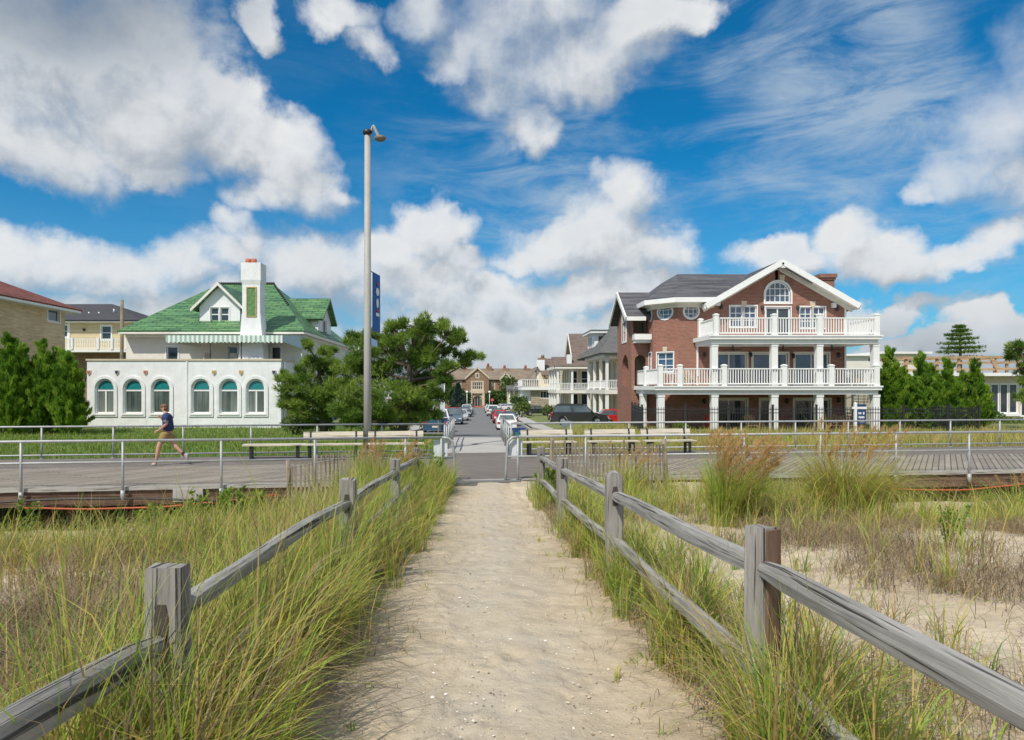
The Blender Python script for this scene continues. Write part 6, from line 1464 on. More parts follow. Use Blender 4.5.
pine_tree('lower bushy pine against the villa corner', (X(322, 36), 36, -.3), sm_, (X(322, 36), 36, 3.9), 'sprawling pines beside the villa', 140)
edge = cl([(1020, 349, .5), (1028, 360, .6), (1014, 356, .3), (1030, 378, .6), (1030, 398, .6)], 40, .5)
pine_tree('dark pine cut by the picture edge beside the low white house', (X(1030, 40), 40, -.3), edge, (X(1030, 40), 40, 4.6), None, 130)
# tiered pine behind the timber deck
D = 76; r = thing('pine_tree', 'tiered flat layered pine rising behind the timber roof deck', 'tree', (X(961, D), D, -1)); a = MB(); a.tube([(X(961, D), D, -1), (X(960, D), D, Z(326, D))], [.3, .05], 8); a.build('trunk', M['bark'], r); parts = []; a = MB()
for (py, w, o) in ((327, 5, 0), (331, 8, 1), (335, 12, -3), (339, 15, 2), (343.5, 18, -2), (348, 21, 2), (352, 22, 0), (358, 20, 0)):
    for k in range(7):
        t = k * .9 + py; l = w / FP * D * NR.uniform(.55, 1); c = V(X(960 + o, D) + l * math.cos(t) * .62, D + l * math.sin(t) * .62, Z(py, D)); a.tube([V(X(960, D), D, c.z - .1), c], [.06, .02], 5)
        p, d = ell(26, c, (l * .5 + .15, l * .4 + .15, .10), .2); parts.append(needles(p, d * .6 + np.array([0, 0, .8]), 7, .26, .06, np.full(26, NR.uniform(.2, .55))))
a.build('limbs', M['bark'], r); v, f, t = join_np(parts); fast_mesh('crown', v - np.array([X(961, D), D, -1]), f, M['pine'], t, r, 3)

def juniper(label, x, y, z0, spires, width, group, per=1.0, mat='juniper'):
    """dense conifer made of several leaning leaders"""
    r = thing('juniper', label, 'shrub', (x, y, z0), group=group); parts = []; a = MB()
    for (dx, h, rad) in spires + [(dx0 + sg * RN.uniform(.25, .5), h0 * RN.uniform(.72, .9), rad0 * .6) for dx0, h0, rad0 in spires for sg in (-1, 1)]:
        bx_, by_ = x + dx * .55, y + NR.uniform(-.3, .3); tx, ty = x + dx, by_ + NR.uniform(-.2, .2); a.tube([(bx_, by_, z0 - .2), (tx, ty, z0 + h * .9)], [.07, .015], 5)
        nb = int(24 * h / 3.5 * max(.7, rad / .6))
        for k in range(nb):      # side branches, upswept, each a feathery spray with a pointed tip
            t = (k + NR.random()) / nb; t = t ** 1.05; th = k * 2.4 + NR.uniform(-.5, .5); bl_ = rad * (1.06 - t) ** 1.15 * NR.uniform(.45, 1.5) + .15; rise = bl_ * NR.uniform(.7, 1.6)
            s0 = np.array([bx_ + (tx - bx_) * t, by_ + (ty - by_) * t, z0 + .05 + t * (h - .35)]); dv = np.array([math.cos(th) * bl_, math.sin(th) * bl_, rise]); m = int(26 + 44 * bl_); q = NR.random(m) ** .7
            c = s0 + dv * q[:, None] + NR.normal(0, .085, (m, 3)) * (1.12 - q)[:, None] * (.8 + bl_); ax = dv / np.linalg.norm(dv) * .9 + np.array([0, 0, .55]); parts.append(needles(c, np.repeat(ax[None], m, 0), 8, .25, .045, np.full(m, np.clip(NR.normal(.58, .25), .05, .98)), .55, .14))
    a.build('stem', M['bark'], r); v, f, t = join_np(parts); fast_mesh('foliage', v - np.array([x, y, z0]), f, M[mat], t, r, 3); return r
D = 37
hj = lambda py: Z(py, D) + .3 - .25
for lab, px, sp in (('tall juniper at the picture edge beside the tan brick house', 4, [(-.3, hj(345), .8), (.35, hj(332), .7), (.0, hj(352), .8)]),
                    ('juniper with two pointed leaders second from the picture edge', 20, [(-.1, hj(328), .6), (.35, hj(338), .65), (-.4, hj(352), .7)]),
                    ('juniper third along, before the tan brick wall', 38, [(0, hj(334), .6), (.3, hj(347), .7), (-.3, hj(352), .6)]),
                    ('juniper fourth along with drooping leader tips', 56, [(-.15, hj(340), .65), (.3, hj(350), .65), (.1, hj(360), .8)]),
                    ('shorter juniper touching the white villa corner', 73, [(-.1, hj(346), .55), (.25, hj(357), .5), (.0, hj(372), .7)])):
    juniper(lab, X(px, D), D + RN.uniform(-.6, .6), -.3, sp, .6, 'junipers beside the white villa')
D = 42.5
for lab, px, sp in (('juniper close against the brick house end column', 891, [(-.1, hj(341), .7), (.35, hj(358), .8)]),
                    ('bushy rounded juniper second from the brick house', 905, [(.2, hj(362), .85), (-.3, hj(372), .8)]),
                    ('tall pointed juniper third from the brick house', 920, [(-.05, hj(346), .6), (.3, hj(370), .8)]),
                    ('broad juniper with two low tips in the middle of the row', 938, [(-.1, hj(361), .65), (.3, hj(374), .85)]),
                    ('tall pointed juniper before the timber deck braces', 955, [(0, hj(350), .6), (-.3, hj(372), .8)]),
                    ('juniper leaning out at the end of the row before the tall windows', 972, [(-.05, hj(354), .6), (.55, hj(376), .6), (.95, hj(388), .45)])):
    juniper(lab, X(px, D), D + RN.uniform(-.5, .5), -.4, sp, .6, 'junipers beyond the black iron fence')

def bush(label, px, py, d, rx, rz, tint, name='shrub', cat='shrub', n=900, size=.16, group=None, mat='hedge', z0=None):
    x = X(px, d); zc = Z(py, d); z0 = G(x, d) if z0 is None else z0; r = thing(name, label, cat, (x, d, z0), group=group); a = MB()
    for k in range(5): t = k * 1.3; a.tube([(x, d, z0 - .1), (x + rx * .5 * math.cos(t), d + rx * .5 * math.sin(t), zc)], [.05, .015], 5)
    a.build('stem', M['bark'], r); parts = []
    for k in range(9):
        t = k * .8; c = (x + rx * .5 * math.cos(t) * RN.uniform(.3, 1.1), d + rx * .5 * math.sin(t), zc + rz * RN.uniform(-.4, .45)); p, dd = ell(n // 9, c, (rx * .55, rx * .5, rz * .55), .35); parts.append(leaves(p, size, np.full(len(p), min(1, max(0, tint + RN.uniform(-.18, .18))))))
    v, f, t = join_np(parts); fast_mesh('foliage', v - np.array([x, d, z0]), f, M[mat], t, r, 4); return r
bush('small clipped green shrub in the grass before the brick patio', 681, 427, 38.4, .5, .35, .8, n=500, size=.1, mat='weed')
bush('clipped olive green hedge by the street before the stone house', 521, 407, 96, 1.5, .8, .75, 'hedge', 'hedge', 1300, .32)
bush('taller dark green bush behind the clipped hedge', 519, 401.5, 108, 1.7, 1.2, .3, n=1200, size=.3)
bush('green bush between the black hatchback and the white porch', 549, 410, 84, 1.0, .7, .7, n=800, size=.2)
bush('flowering shrub with pale pink blooms below the tall windows', 992, 417, 52, 1.0, .6, .55, n=700, size=.15)
bush('low green hedge along the low white house front', 1012, 424, 50, 2.2, .7, .6, 'hedge', 'hedge', 1200, .18)
bush('olive rounded bush beneath the large pine, street side', 427, 401, 66, 1.1, 1.1, .55, n=900, size=.22)
bush('low sage green bush at the pine foot beside the sand', 424, 421, 52, .8, .5, .8, n=600, size=.16)
bush('dark bush spilling at the foot of the smaller pine', 296, 424, 37, 1.1, .55, .4, n=900, size=.14)
bush('bright low shrub before the white porch steps', 609, 428, 50, .9, .5, .8, n=600, size=.14, mat='weed')
D = 186
for lab, px, py, rx, rz, tn in (('broad dark tree left of the manor entrance', 450, 397, 4.4, 3.6, .15), ('reddish brown young tree before the manor wall', 444, 389, 2.6, 2.8, .0), ('rounded evergreen beside the manor entrance steps', 465.5, 398, 1.5, 2.6, .3), ('slim evergreen on the flag side of the manor entrance', 491, 399, 1.8, 2.4, .25), ('tall dark conifer before the small manor gable', 508, 393, 3.0, 5.2, .3), ('green tree standing between conifer and flag', 500, 399, 2.4, 2.4, .5), ('bushy tree near the flag pole', 523, 396, 2.8, 3.0, .25)):
    bush(lab, px, py, D + RN.uniform(-5, 3), rx, rz, tn, 'tree', 'tree', 1100, .75, 'trees before the manor')
D = 178; r = thing('spruce', 'narrow bluish spruce before the manor window', 'tree', (X(458, D), D, zr(D))); a = MB(); a.tube([(X(458, D), D, zr(D)), (X(458, D), D, Z(386, D))], [.2, .03], 6); a.build('trunk', M['bark'], r)
n = 500; t = NR.random(n); th = NR.uniform(0, 6.28, n); hh = Z(385, D) - zr(D); rr = 1.7 * (1 - t) * NR.uniform(.6, 1.1, n); c = np.stack([X(458, D) + rr * np.cos(th), D + rr * np.sin(th), zr(D) + .4 + t * hh], 1); v, f, tn = needles(c, np.stack([np.cos(th), np.sin(th), np.full(n, .1)], 1), 8, .7, .16, np.full(n, .3)); fast_mesh('crown', v - np.array([X(458, D), D, zr(D)]), f, leafmat('spruce_needles', [(0, (.03, .06, .05)), (1, (.09, .14, .12))], .6, .15), tn, r, 3)

# ------------------------------------------------------------------ dune grass
def tufts(xy, nb, h, hv, w, tint, tv, lean=.35, rad=.09, wind=.0, curve=.6):
    n = len(xy); k = NR.integers(max(1, int(nb * .5)), int(nb * 1.5) + 1, n); idx = np.repeat(np.arange(n), k); m = len(idx)
    az = NR.uniform(0, 2 * PI, m); rr = rad * np.sqrt(NR.random(m)); px = xy[idx, 0] + rr * np.cos(az); py = xy[idx, 1] + rr * np.sin(az); pos = np.stack([px, py, gz(px, py) - .01], 1)
    hs = np.repeat(np.clip(NR.normal(1, .22, n), .5, 1.5), k); tt = np.repeat(NR.normal(tint, tv * .5, n), k)
    le = np.abs(NR.normal(lean, lean * .5, m)); az2 = az + NR.normal(0, .6, m)
    ax = np.cos(az2) * le + wind; ay = np.sin(az2) * le + wind * .3; le2 = np.hypot(ax, ay); az2 = np.arctan2(ay, ax)
    # a third of the blades in a tuft are last year's
    tn = np.clip(tt + NR.normal(0, tv, m), 0, 1); old = NR.random(m) < .20; tn[old] = NR.uniform(.05, .4, old.sum())
    return blades(pos, np.clip(h * hs * NR.normal(.85, hv, m), .06, 3), w * NR.uniform(.7, 1.3, m), le2, az2, tn, curve)
def field_xy(n, x0, x1, y0, y1, dens=None):
    out = []
    while len(out) < n:
        x = NR.uniform(x0, x1, 2000); y = NR.uniform(y0, y1, 2000); k = NR.random(2000) < (1 if dens is None else dens(x, y)); out += list(zip(x[k], y[k]))
    return np.array(out[:n])
def straw(xy, h, w, flat=1.25):
    m = len(xy); pos = np.stack([xy[:, 0], xy[:, 1], gz(xy[:, 0], xy[:, 1]) + NR.uniform(-.01, .05, m)], 1)
    return blades(pos, h * NR.uniform(.5, 1.4, m), w * NR.uniform(.7, 1.3, m), np.clip(NR.normal(flat, .3, m), .3, 1.9), NR.uniform(0, 2 * PI, m), np.clip(NR.normal(.08, .075, m), 0, .3), .5, 4)
lo_ = lambda x, y, f, t: (fbm(x, y, f) > t)
P_ = []
# verge between path and fence, villa side: tall, green, leaning over the path
edge_l = lambda x, y: np.where(x > -1.06 - .14 * np.sin(y * 2.1) - .08 * np.sin(y * 5.3), .10, .9)
P_.append(tufts(field_xy(430, -2.15, -.80, 2.3, 15.4, edge_l), 26, .74, .24, .0105, .45, .22, .33, .10, .11))
P_.append(tufts(field_xy(100, -1.75, -.92, 2.3, 3.5), 28, .74, .2, .0095, .46, .22, .34, .09, .08))
P_.append(tufts(field_xy(60, -1.7, -1.0, 3.4, 5.4), 28, .70, .2, .0095, .50, .2, .36, .09, .10))
P_.append(tufts(field_xy(130, -1.3, -.70, 8.5, 15.8), 22, .52, .22, .011, .54, .15, .38, .1, .1))
P_.append(tufts(field_xy(20, -1.42, -1.0, 2.25, 2.72), 26, .92, .16, .0095, .44, .2, .26, .08, .04)); P_.append(tufts(field_xy(26, 1.12, 1.48, 2.55, 3.0), 28, .82, .18, .0095, .50, .2, .28, .08, .0))
P_.append(tufts(field_xy(60, -1.7, -1.0, 2.9, 7.2), 26, .86, .18, .0105, .49, .22, .24, .09, .06))
P_.append(straw(field_xy(1800, -1.8, -.95, 2.2, 5.2), .60, .0062, .85))
# dune on the villa side: mixed tufts and a brown mat of old straw
clear_l = lambda x, y: ((x > -4.6) | (y < yn(x) - 3.3)) & ~((x < -2.5) & (y > 13.0))
P_.append(tufts(field_xy(640, -12, -1.9, 3.0, 15.0, lambda x, y: clear_l(x, y) * (.2 + .8 * lo_(x, y, .9, -.05))), 16, .54, .25, .0098, .36, .23, .34, .09, .09))
P_.append(tufts(field_xy(480, -11, -1.6, 7.5, 14.6, lambda x, y: clear_l(x, y) * (.25 + .75 * lo_(x, y, 1.3, 0))), 20, .60, .25, .011, .45, .20, .34, .11, .10))
P_.append(straw(field_xy(21000, -9, -1.3, 2.2, 12.0, lambda x, y: .12 + .88 * lo_(x, y, 1.3, -.1)), .38, .0070))
P_.append(straw(field_xy(11000, -3.8, -1.2, 2.1, 5.6), .44, .0062, 1.05))
# path side tufts by the right fence
cl_r = lambda x, y: (x > 1.30 + .16 * np.sin(y * 1.7) + .08 * np.sin(y * 4.3)) * (.25 + .75 * lo_(x, y, 2.2, -.05))
for gx0, gy0, rr0, nn0, hh0 in ((1.46, 4.6, .30, 34, .66), (1.52, 3.25, .34, 44, .64), (1.44, 6.3, .28, 22, .58), (1.40, 8.3, .30, 20, .5), (1.42, 2.6, .3, 34, .62), (1.5, 10.2, .35, 20, .5)):
    an = NR.uniform(0, 6.28, nn0); rq = rr0 * np.sqrt(NR.random(nn0)); P_.append(tufts(np.stack([gx0 + rq * .7 * np.cos(an), gy0 + rq * 1.3 * np.sin(an)], 1), 30, hh0, .22, .0098, .50, .2, .38, .08, .01))
P_.append(tufts(field_xy(140, 1.15, 2.2, 5.2, 15.0, cl_r), 24, .54, .22, .0108, .58, .17, .36, .10, .06))
P_.append(straw(field_xy(4600, 1.2, 2.1, 2.6, 15, lambda x, y: .3 + .7 * lo_(x, y, 1.5, 0)), .32, .0065, 1.15))
# open dune on the brick house side: sparse, with straw patches, thicker towards the boardwalk
P_.append(tufts(field_xy(430, 1.8, 13, 3.0, 12.5, lambda x, y: .14 + .86 * lo_(x, y, 1.2, .08)), 14, .50, .25, .0098, .47, .22, .32, .08, .06))
P_.append(tufts(field_xy(560, 3.0, 15, 10.5, 17.0, lambda x, y: (y < yn(x) - .5 - .9 * (x > 8.5)) * (.3 + .7 * lo_(x, y, 1.1, -.1))), 20, .56, .25, .0115, .50, .18, .34, .12, .08))
P_.append(straw(field_xy(25000, 1.6, 12, 2.6, 13, lambda x, y: .04 + .96 * lo_(x, y, 1.25, .06)), .35, .0068, 1.2))
P_.append(tufts(field_xy(100, 1.0, 3.6, 12.5, 15.4), 18, .40, .25, .011, .60, .14, .36, .1, .08))
# by the slat fence, villa side
P_.append(tufts(field_xy(130, -2.7, -1.0, 12.4, 15.1), 24, .80, .22, .011, .54, .12, .28, .12, .10))
P_.append(tufts(field_xy(60, -4.6, -2.6, 11.6, 14.4), 16, .42, .22, .011, .54, .14, .3, .12, .08))
P_.append(tufts(field_xy(60, -1.35, -.6, 14.6, 16.0), 22, .54, .22, .011, .60, .14, .36, .1, .1))
# sparse seedlings and litter creeping onto the path edges
P_.append(tufts(field_xy(60, .85, 1.5, 3.5, 13), 8, .12, .3, .008, .58, .15, .7, .05)); P_.append(tufts(field_xy(40, -1.0, -.5, 3.5, 12), 7, .12, .3, .008, .55, .15, .7, .05))
P_.append(straw(field_xy(900, -1.15, 1.7, 2.7, 14, lambda x, y: np.clip(np.abs(x - .2) / 1.25, 0, 1) ** 3), .18, .005, 1.45))
v, f, t = join_np(P_); o = fast_mesh('dune_grass', v, f, M['blade'], t); tag(o, 'green and straw coloured beach grass covering the dunes and fence lines', 'grass', kind='stuff')

# lawns
def bl(xy, h, w, tint, tv, lean=.4):
    m = len(xy); pos = np.stack([xy[:, 0], xy[:, 1], gz(xy[:, 0], xy[:, 1]) - .02], 1)
    return blades(pos, h * NR.uniform(.5, 1.5, m) * (1 + .5 * fbm(xy[:, 0], xy[:, 1], 1.6)).clip(.4, 2), w * NR.uniform(.7, 1.3, m), np.abs(NR.normal(lean, .2, m)), NR.uniform(0, 2 * PI, m), np.clip(NR.normal(tint, tv, m) + .2 * fbm(xy[:, 0], xy[:, 1], .9), 0, 1), .5, 2)
v, f, t = bl(field_xy(42000, -31, -1.4, 21, 43, lambda x, y: (y > yf(x) + .05) * np.clip(1.3 - (y - 23) / 26, .25, 1)), .17, .034, .34, .34); o = fast_mesh('lawn_grass', v, f, M['lawnblade'], t); tag(o, 'rough green lawn between the boardwalk and the white villa', 'grass', kind='stuff')
Q = [bl(field_xy(26000, 1.4, 33, 23, 38, lambda x, y: (y > yf(x) + .05)), .34, .022, .40, .2, .35)]
Q.append(tufts(field_xy(240, 7, 32, 24, 35, lambda x, y: (y > yf(x) + .2) * (.2 + .8 * lo_(x, y, .8, 0))), 22, .62, .25, .016, .30, .15, .4, .2, .1))
Q.append(bl(field_xy(9000, 3.5, 32, 38, 47), .22, .03, .45, .2))
v, f, t = join_np([Q[0], Q[2]]); o = fast_mesh('dry_grass', v, f, M['blade'], t); tag(o, 'dry yellow green grass between the boardwalk and the iron fence', 'grass', kind='stuff')
v, f, t = Q[1]; o = fast_mesh('tall_grass', v, f, M['blade'], t); tag(o, 'tall tawny grass clumps beyond the landward railing', 'grass', kind='stuff')

# two great tussocks with seed plumes, and the plumed clump by the slat fence
def tussock(label, px, d, rad, h, nb, tint, nplume, wind, pl=.42, group='plumed grass tussocks before the boardwalk', lean=.34):
    x = X(px, d); z = G(x, d); r = thing('grass_tussock', label, 'grass clump', (x, d, z), group=group)
    az = NR.uniform(0, 2 * PI, nb); rr = rad * np.sqrt(NR.random(nb)); pos = np.stack([x + rr * np.cos(az), d + rr * np.sin(az) * .7, np.zeros(nb)], 1); pos[:, 2] = gz(pos[:, 0], pos[:, 1]) - .02
    le = np.abs(NR.normal(lean, lean * .55, nb)) + .3 * rr / rad * lean; ax = np.cos(az) * le + wind * NR.uniform(.3, 1.4, nb); ay = np.sin(az) * le
    tn = np.clip(NR.normal(tint, .13, nb), 0, 1); old = NR.random(nb) < .18; tn[old] = NR.uniform(.1, .4, old.sum())
    v, f, t = blades(pos, h * NR.normal(.80, .20, nb).clip(.25, 1.2), .011 * NR.uniform(.6, 1.3, nb), np.hypot(ax, ay), np.arctan2(ay, ax), tn, .65, 5); fast_mesh('blades', v - np.array([x, d, z]), f, M['blade'], t, r, 4)
    if nplume:
        st, pl_ = [], []
        for k in range(nplume):
            a_ = RN.uniform(0, 2 * PI); q = rad * .7 * math.sqrt(RN.random()); b = np.array([x + q * math.cos(a_), d + q * .7 * math.sin(a_), z]); le = np.array([math.cos(a_) * .22 + wind * RN.uniform(.5, 1.1), math.sin(a_) * .2, 1.0]); hh = h * RN.uniform(.62, 1.0); tip = b + le / np.linalg.norm(le) * hh; L_ = pl * RN.uniform(.8, 1.25)
            st.append(blades(b[None], np.array([hh * 1.0]), np.array([.007]), np.array([math.hypot(le[0], le[1])]), np.array([math.atan2(le[1], le[0])]), np.array([.22]), .1, 4))
            dirp = np.array([le[0] + wind * .9, le[1], .9]); dirp /= np.linalg.norm(dirp); m = 34; s = NR.random(m); droop = np.stack([wind * .5 * s * s * L_, 0 * s, -.25 * s * s * L_], 1)
            c = tip - dirp * L_ * .35 + dirp * (s * L_)[:, None] + droop; axs = dirp + NR.normal(0, .35, (m, 3)); pl_.append(needles(c, axs, 2, .06, .0075, np.full(m, RN.uniform(.3, .8)), .5, .15))
        v, f, t = join_np(st); fast_mesh('stalks', v - np.array([x, d, z]), f, M['blade'], t, r, 4); v, f, t = join_np(pl_); fast_mesh('seed_plumes', v - np.array([x, d, z]), f, M['plume'], t, r, 3)
    return r
tussock('upright tussock crowned with dense orange brown plumes beyond the nearest fence post', 732, 11.0, .36, 1.42, 1100, .58, 170, .22, .40)
tussock('widest arching tussock with yellow green blades and drooping tips', 848, 11.8, .60, 1.62, 1900, .43, 60, .16, .28, lean=.50)
tussock('smaller arching green tussock low by the boardwalk at the picture edge', 1012, 14.8, .45, 1.1, 600, .58, 8, -.1, .3, lean=.5)
tussock('rusty plumed grass clump standing in the slat fence beside the lamp post', 382, 14.1, .55, 1.26, 700, .56, 62, .18, .34, lean=.26)
tussock('thin plumed grass clump pushing through the bench side slat fence', 628, 14.9, .45, 1.1, 260, .5, 22, .2, .3, lean=.3)

# leafy weeds
def weed(label, px, d, h, nst, group='leafy green weeds on the dune', tint=.5, ls=.068):
    x = X(px, d); z = G(x, d); r = thing('weed', label, 'weed', (x, d, z), group=group); a = MB(); parts = []
    for k in range(nst):
        t = RN.uniform(0, 6.28); q = RN.uniform(.02, .16); b = V(x + q * math.cos(t), d + q * math.sin(t), z); tip = b + V(math.cos(t) * .25 * h + .06, math.sin(t) * .2 * h, h * RN.uniform(.7, 1.05)); m = b.lerp(tip, .5) + V(0, 0, .06 * h); a.tube([b, m, tip], [.006, .005, .003], 4)
        n = 70; s = NR.uniform(.1, 1, n); c = np.array([b.lerp(m, min(1, q_ * 2)).lerp(tip, max(0, q_ * 2 - 1)) for q_ in s]); c = c + NR.normal(0, .02, c.shape); parts.append(leaves(c, ls, np.full(n, tint + RN.uniform(-.2, .25)), .5))
    a.build('stems', M['weed'], r); v, f, t = join_np(parts); fast_mesh('leaves', v - np.array([x, d, z]), f, M['weed'], t, r, 4)
wl = 'bright leafy goldenrod weeds growing along the dune before the boardwalk cover plate'
for k, (px, d) in enumerate(((152, 12.0), (168, 12.4), (186, 11.6), (200, 12.3), (215, 12.0), (232, 12.6), (176, 11.0), (206, 11.2), (141, 11.4), (246, 12.2))): weed(wl, px, d, RN.uniform(.55, .85), 8)
weed('leafy weed at the curved railing end on the villa side', 428, 15.6, .8, 8, 'weeds at the gate', .45); weed('low leafy weed hugging the slat fence corner post', 545, 14.9, .6, 9, 'weeds at the gate', .6); weed('narrow dark leafy weed on open sand before the far tussock', 950, 8.2, .5, 5, 'weeds on the open sand', .1, .036); weed('taller leafy weed at the dune crest by the dark void', 20, 12.8, .9, 4, 'weeds on the open sand', .2)

# ------------------------------------------------------------------ cars
TYRE = M['black']; RIM = pbr('alloy_rim', (.45, .45, .46), .35, .1, 10, metal=.7); TAIL = pbr('tail_lamp', (.40, .012, .012), .25, .1, 8); HEAD = pbr('head_lamp', (.62, .64, .66), .15, .1, 8); PLATE = pbr('number_plate', (.62, .60, .50), .5, .08, 9); CARGLASS = glass('car_glass', (.085, .11, .115), .04, 1.0)
def paint(name, c):
    m = pbr(name, c, .28, .06, 2); m.node_tree.nodes['Principled BSDF'].inputs['Coat Weight'].default_value = .8; return m
def car(label, kind, col, x, y, rz, z=None, group='cars parked along the street', name='parked_car', roofcol=None):
    """local +x is the front"""
    z = float(zr(y)) if z is None else z; r = thing(name, label, 'pickup' if kind == 'pickup' else 'car', (x, y, z), rz, group)
    S = {'sedan': (4.6, 1.80, .62, .93, 1.44, (-1.75, -1.05, .45, 1.30)), 'suv': (4.7, 1.90, .70, 1.08, 1.74, (-2.22, -1.95, .55, 1.25)), 'hatch': (4.2, 1.78, .64, .98, 1.52, (-1.98, -1.55, .45, 1.25)), 'pickup': (5.4, 1.95, .75, 1.12, 1.80, (-.35, -.15, 1.0, 1.65))}[kind]
    L, Wd, hood_drop, belt, top, (g0, g1, g2, g3) = S; h2 = L / 2; wr = .33 if kind in ('sedan', 'hatch') else .37; wx = (-L * .29, L * .31); zb = .22
    def arch(cx): return [(cx + (wr + .06) * math.cos(t), wr + (wr + .06) * math.sin(t)) for t in [PI - PI * k / 8 for k in range(9)] if wr + (wr + .06) * math.sin(t) > zb]
    hood = belt - .12
    if kind == 'pickup': topl = [(h2 - .02, hood * .72), (h2 - .15, hood - .02), (g3 - .05, belt), (g0 + .02, belt), (-h2 + .05, belt - .03), (-h2, belt - .3)]
    elif kind == 'sedan': topl = [(h2, hood * .66), (h2 - .18, hood - .10), (g3 - .05, belt), (g0 + .05, belt), (-h2 + .12, belt - .03), (-h2, belt * .72)]
    else: topl = [(h2, hood * .68), (h2 - .16, hood - .06), (g3 - .05, belt), (g0 + .05, belt), (-h2 + .04, belt - .05), (-h2, belt * .6)]
    out = [(-h2 + .03, zb + .08)] + arch(wx[0]) + arch(wx[1]) + [(h2 - .04, zb + .1)] + topl
    layers = [(-Wd / 2, .965), (-Wd / 2 + .07, 1.0), (Wd / 2 - .07, 1.0), (Wd / 2, .965)]; a = MB(); zc = .6
    rings = [[(px * s, yy, zc + (pz - zc) * (s if pz > zb + .2 else 1)) for px, pz in out] for yy, s in layers]
    n = len(out)
    for k in range(3):
        for j in range(n): a.poly([rings[k][j], rings[k][(j + 1) % n], rings[k + 1][(j + 1) % n], rings[k + 1][j]])
    a.poly(list(reversed(rings[0]))); a.poly(rings[3]); body = a.build('body', col, r, local=True)
    wb, wt = Wd / 2 - .04, Wd / 2 - .24; B4 = [(g0, -wb), (g3, -wb), (g3, wb), (g0, wb)]; T4 = [(g1, -wt), (g2, -wt), (g2, wt), (g1, wt)]; zt = top - .05; a = MB()
    a.hexa([(x_, y_, belt - .03) for x_, y_ in B4], [(x_, y_, zt) for x_, y_ in T4]); a.hexa([(x_ * 1.0, y_, zt + .001) for x_, y_ in T4], [(g1 + .08, -wt + .1, top), (g2 - .12, -wt + .1, top), (g2 - .12, wt - .1, top), (g1 + .08, wt - .1, top)]); a.build('cabin', roofcol or col, r, local=True)
    def quad(p00, p10, p11, p01, nm, ins=(.08, .1), d=.012):
        P = [Vector(q) for q in (p00, p10, p11, p01)]; f = lambda u, v: P[0].lerp(P[1], u).lerp(P[3].lerp(P[2], u), v); nn = (P[1] - P[0]).cross(P[3] - P[0]).normalized() * d; u0, v0 = ins; q = [f(u0, v0) + nn, f(1 - u0, v0) + nn, f(1 - u0, 1 - v0) + nn, f(u0, 1 - v0) + nn]
        a = MB(); a.poly(q); a.poly([p - nn * .8 for p in reversed(q)]); a.build(nm, CARGLASS, r, local=True)
    b = [(x_, y_, belt) for x_, y_ in B4]; t = [(x_, y_, zt) for x_, y_ in T4]
    quad(b[3], b[0], t[0], t[3], 'rear_window'); quad(b[1], b[2], t[2], t[1], 'windscreen')
    nd = 1 if kind == 'pickup' else 2
    for s in (0, 1):
        for k in range(nd):
            u0, u1 = k / nd, (k + 1) / nd
            if s == 0: e = [Vector(b[0]).lerp(Vector(b[1]), u0), Vector(b[0]).lerp(Vector(b[1]), u1), Vector(t[0]).lerp(Vector(t[1]), u1), Vector(t[0]).lerp(Vector(t[1]), u0)]
            else: e = [Vector(b[2]).lerp(Vector(b[3]), u0), Vector(b[2]).lerp(Vector(b[3]), u1), Vector(t[2]).lerp(Vector(t[3]), u1), Vector(t[2]).lerp(Vector(t[3]), u0)]
            quad(*e, 'side_window', (.05, .1))
    for wx_ in wx:
        for s in (-1, 1):
            a = MB(); yy = s * (Wd / 2 - .11); pr = [(wr * .6, -.10), (wr * .95, -.105), (wr, -.06), (wr, .06), (wr * .95, .105), (wr * .6, .10)]
            i0 = len(a.v)
            for rr, dy in pr:
                for j in range(16): a.v.append((wx_ + rr * math.cos(j * PI / 8), yy + dy, wr + rr * math.sin(j * PI / 8)))
            for k in range(5):
                for j in range(16): a.f.append((i0 + k * 16 + j, i0 + k * 16 + (j + 1) % 16, i0 + (k + 1) * 16 + (j + 1) % 16, i0 + (k + 1) * 16 + j)); a.sm.append(False)
            w = a.build('tyre', TYRE, r, local=True); a = MB(); a.tube([(wx_, yy - .09, wr), (wx_, yy + .09, wr)], wr * .61, 14); a.build('rim', RIM, w, local=True)
    for s in (-1, 1):
        a = MB(); a.box(-h2 - .015, -h2 + .12, s * (Wd / 2 - .17) - .13, s * (Wd / 2 - .17) + .13, belt * .68, belt * .68 + (.34 if kind == 'suv' else .16)); a.build('tail_light', TAIL, r, local=True)
        a = MB(); a.box(h2 - .14, h2 + .012, s * (Wd / 2 - .26) - .16, s * (Wd / 2 - .26) + .16, hood * .66, hood * .66 + .13); a.build('headlight', HEAD, r, local=True)
        a = MB(); a.hexa([(g3 - .32, s * (wb + .1) - .1, belt + .04), (g3 - .2, s * (wb + .1) - .1, belt + .04), (g3 - .2, s * (wb + .1) + .1, belt + .04), (g3 - .32, s * (wb + .1) + .1, belt + .04)], [(g3 - .34, s * (wb + .1) - .1, belt + .2), (g3 - .22, s * (wb + .1) - .1, belt + .2), (g3 - .22, s * (wb + .1) + .1, belt + .2), (g3 - .34, s * (wb + .1) + .1, belt + .2)]); a.build('mirror', col, r, local=True)
    for xx in (-h2 - .012, h2 - .04):
        a = MB(); a.box(xx - .02, xx + .04, -.26, .26, .48, .62); a.build('number_plate', PLATE, r, local=True)
    a = MB(); a.box(-h2 - .03, -h2 + .1, -Wd / 2 + .08, Wd / 2 - .08, zb + .05, zb + .25); a.build('bumper', M['black'] if kind in ('suv', 'hatch') else col, r, local=True)
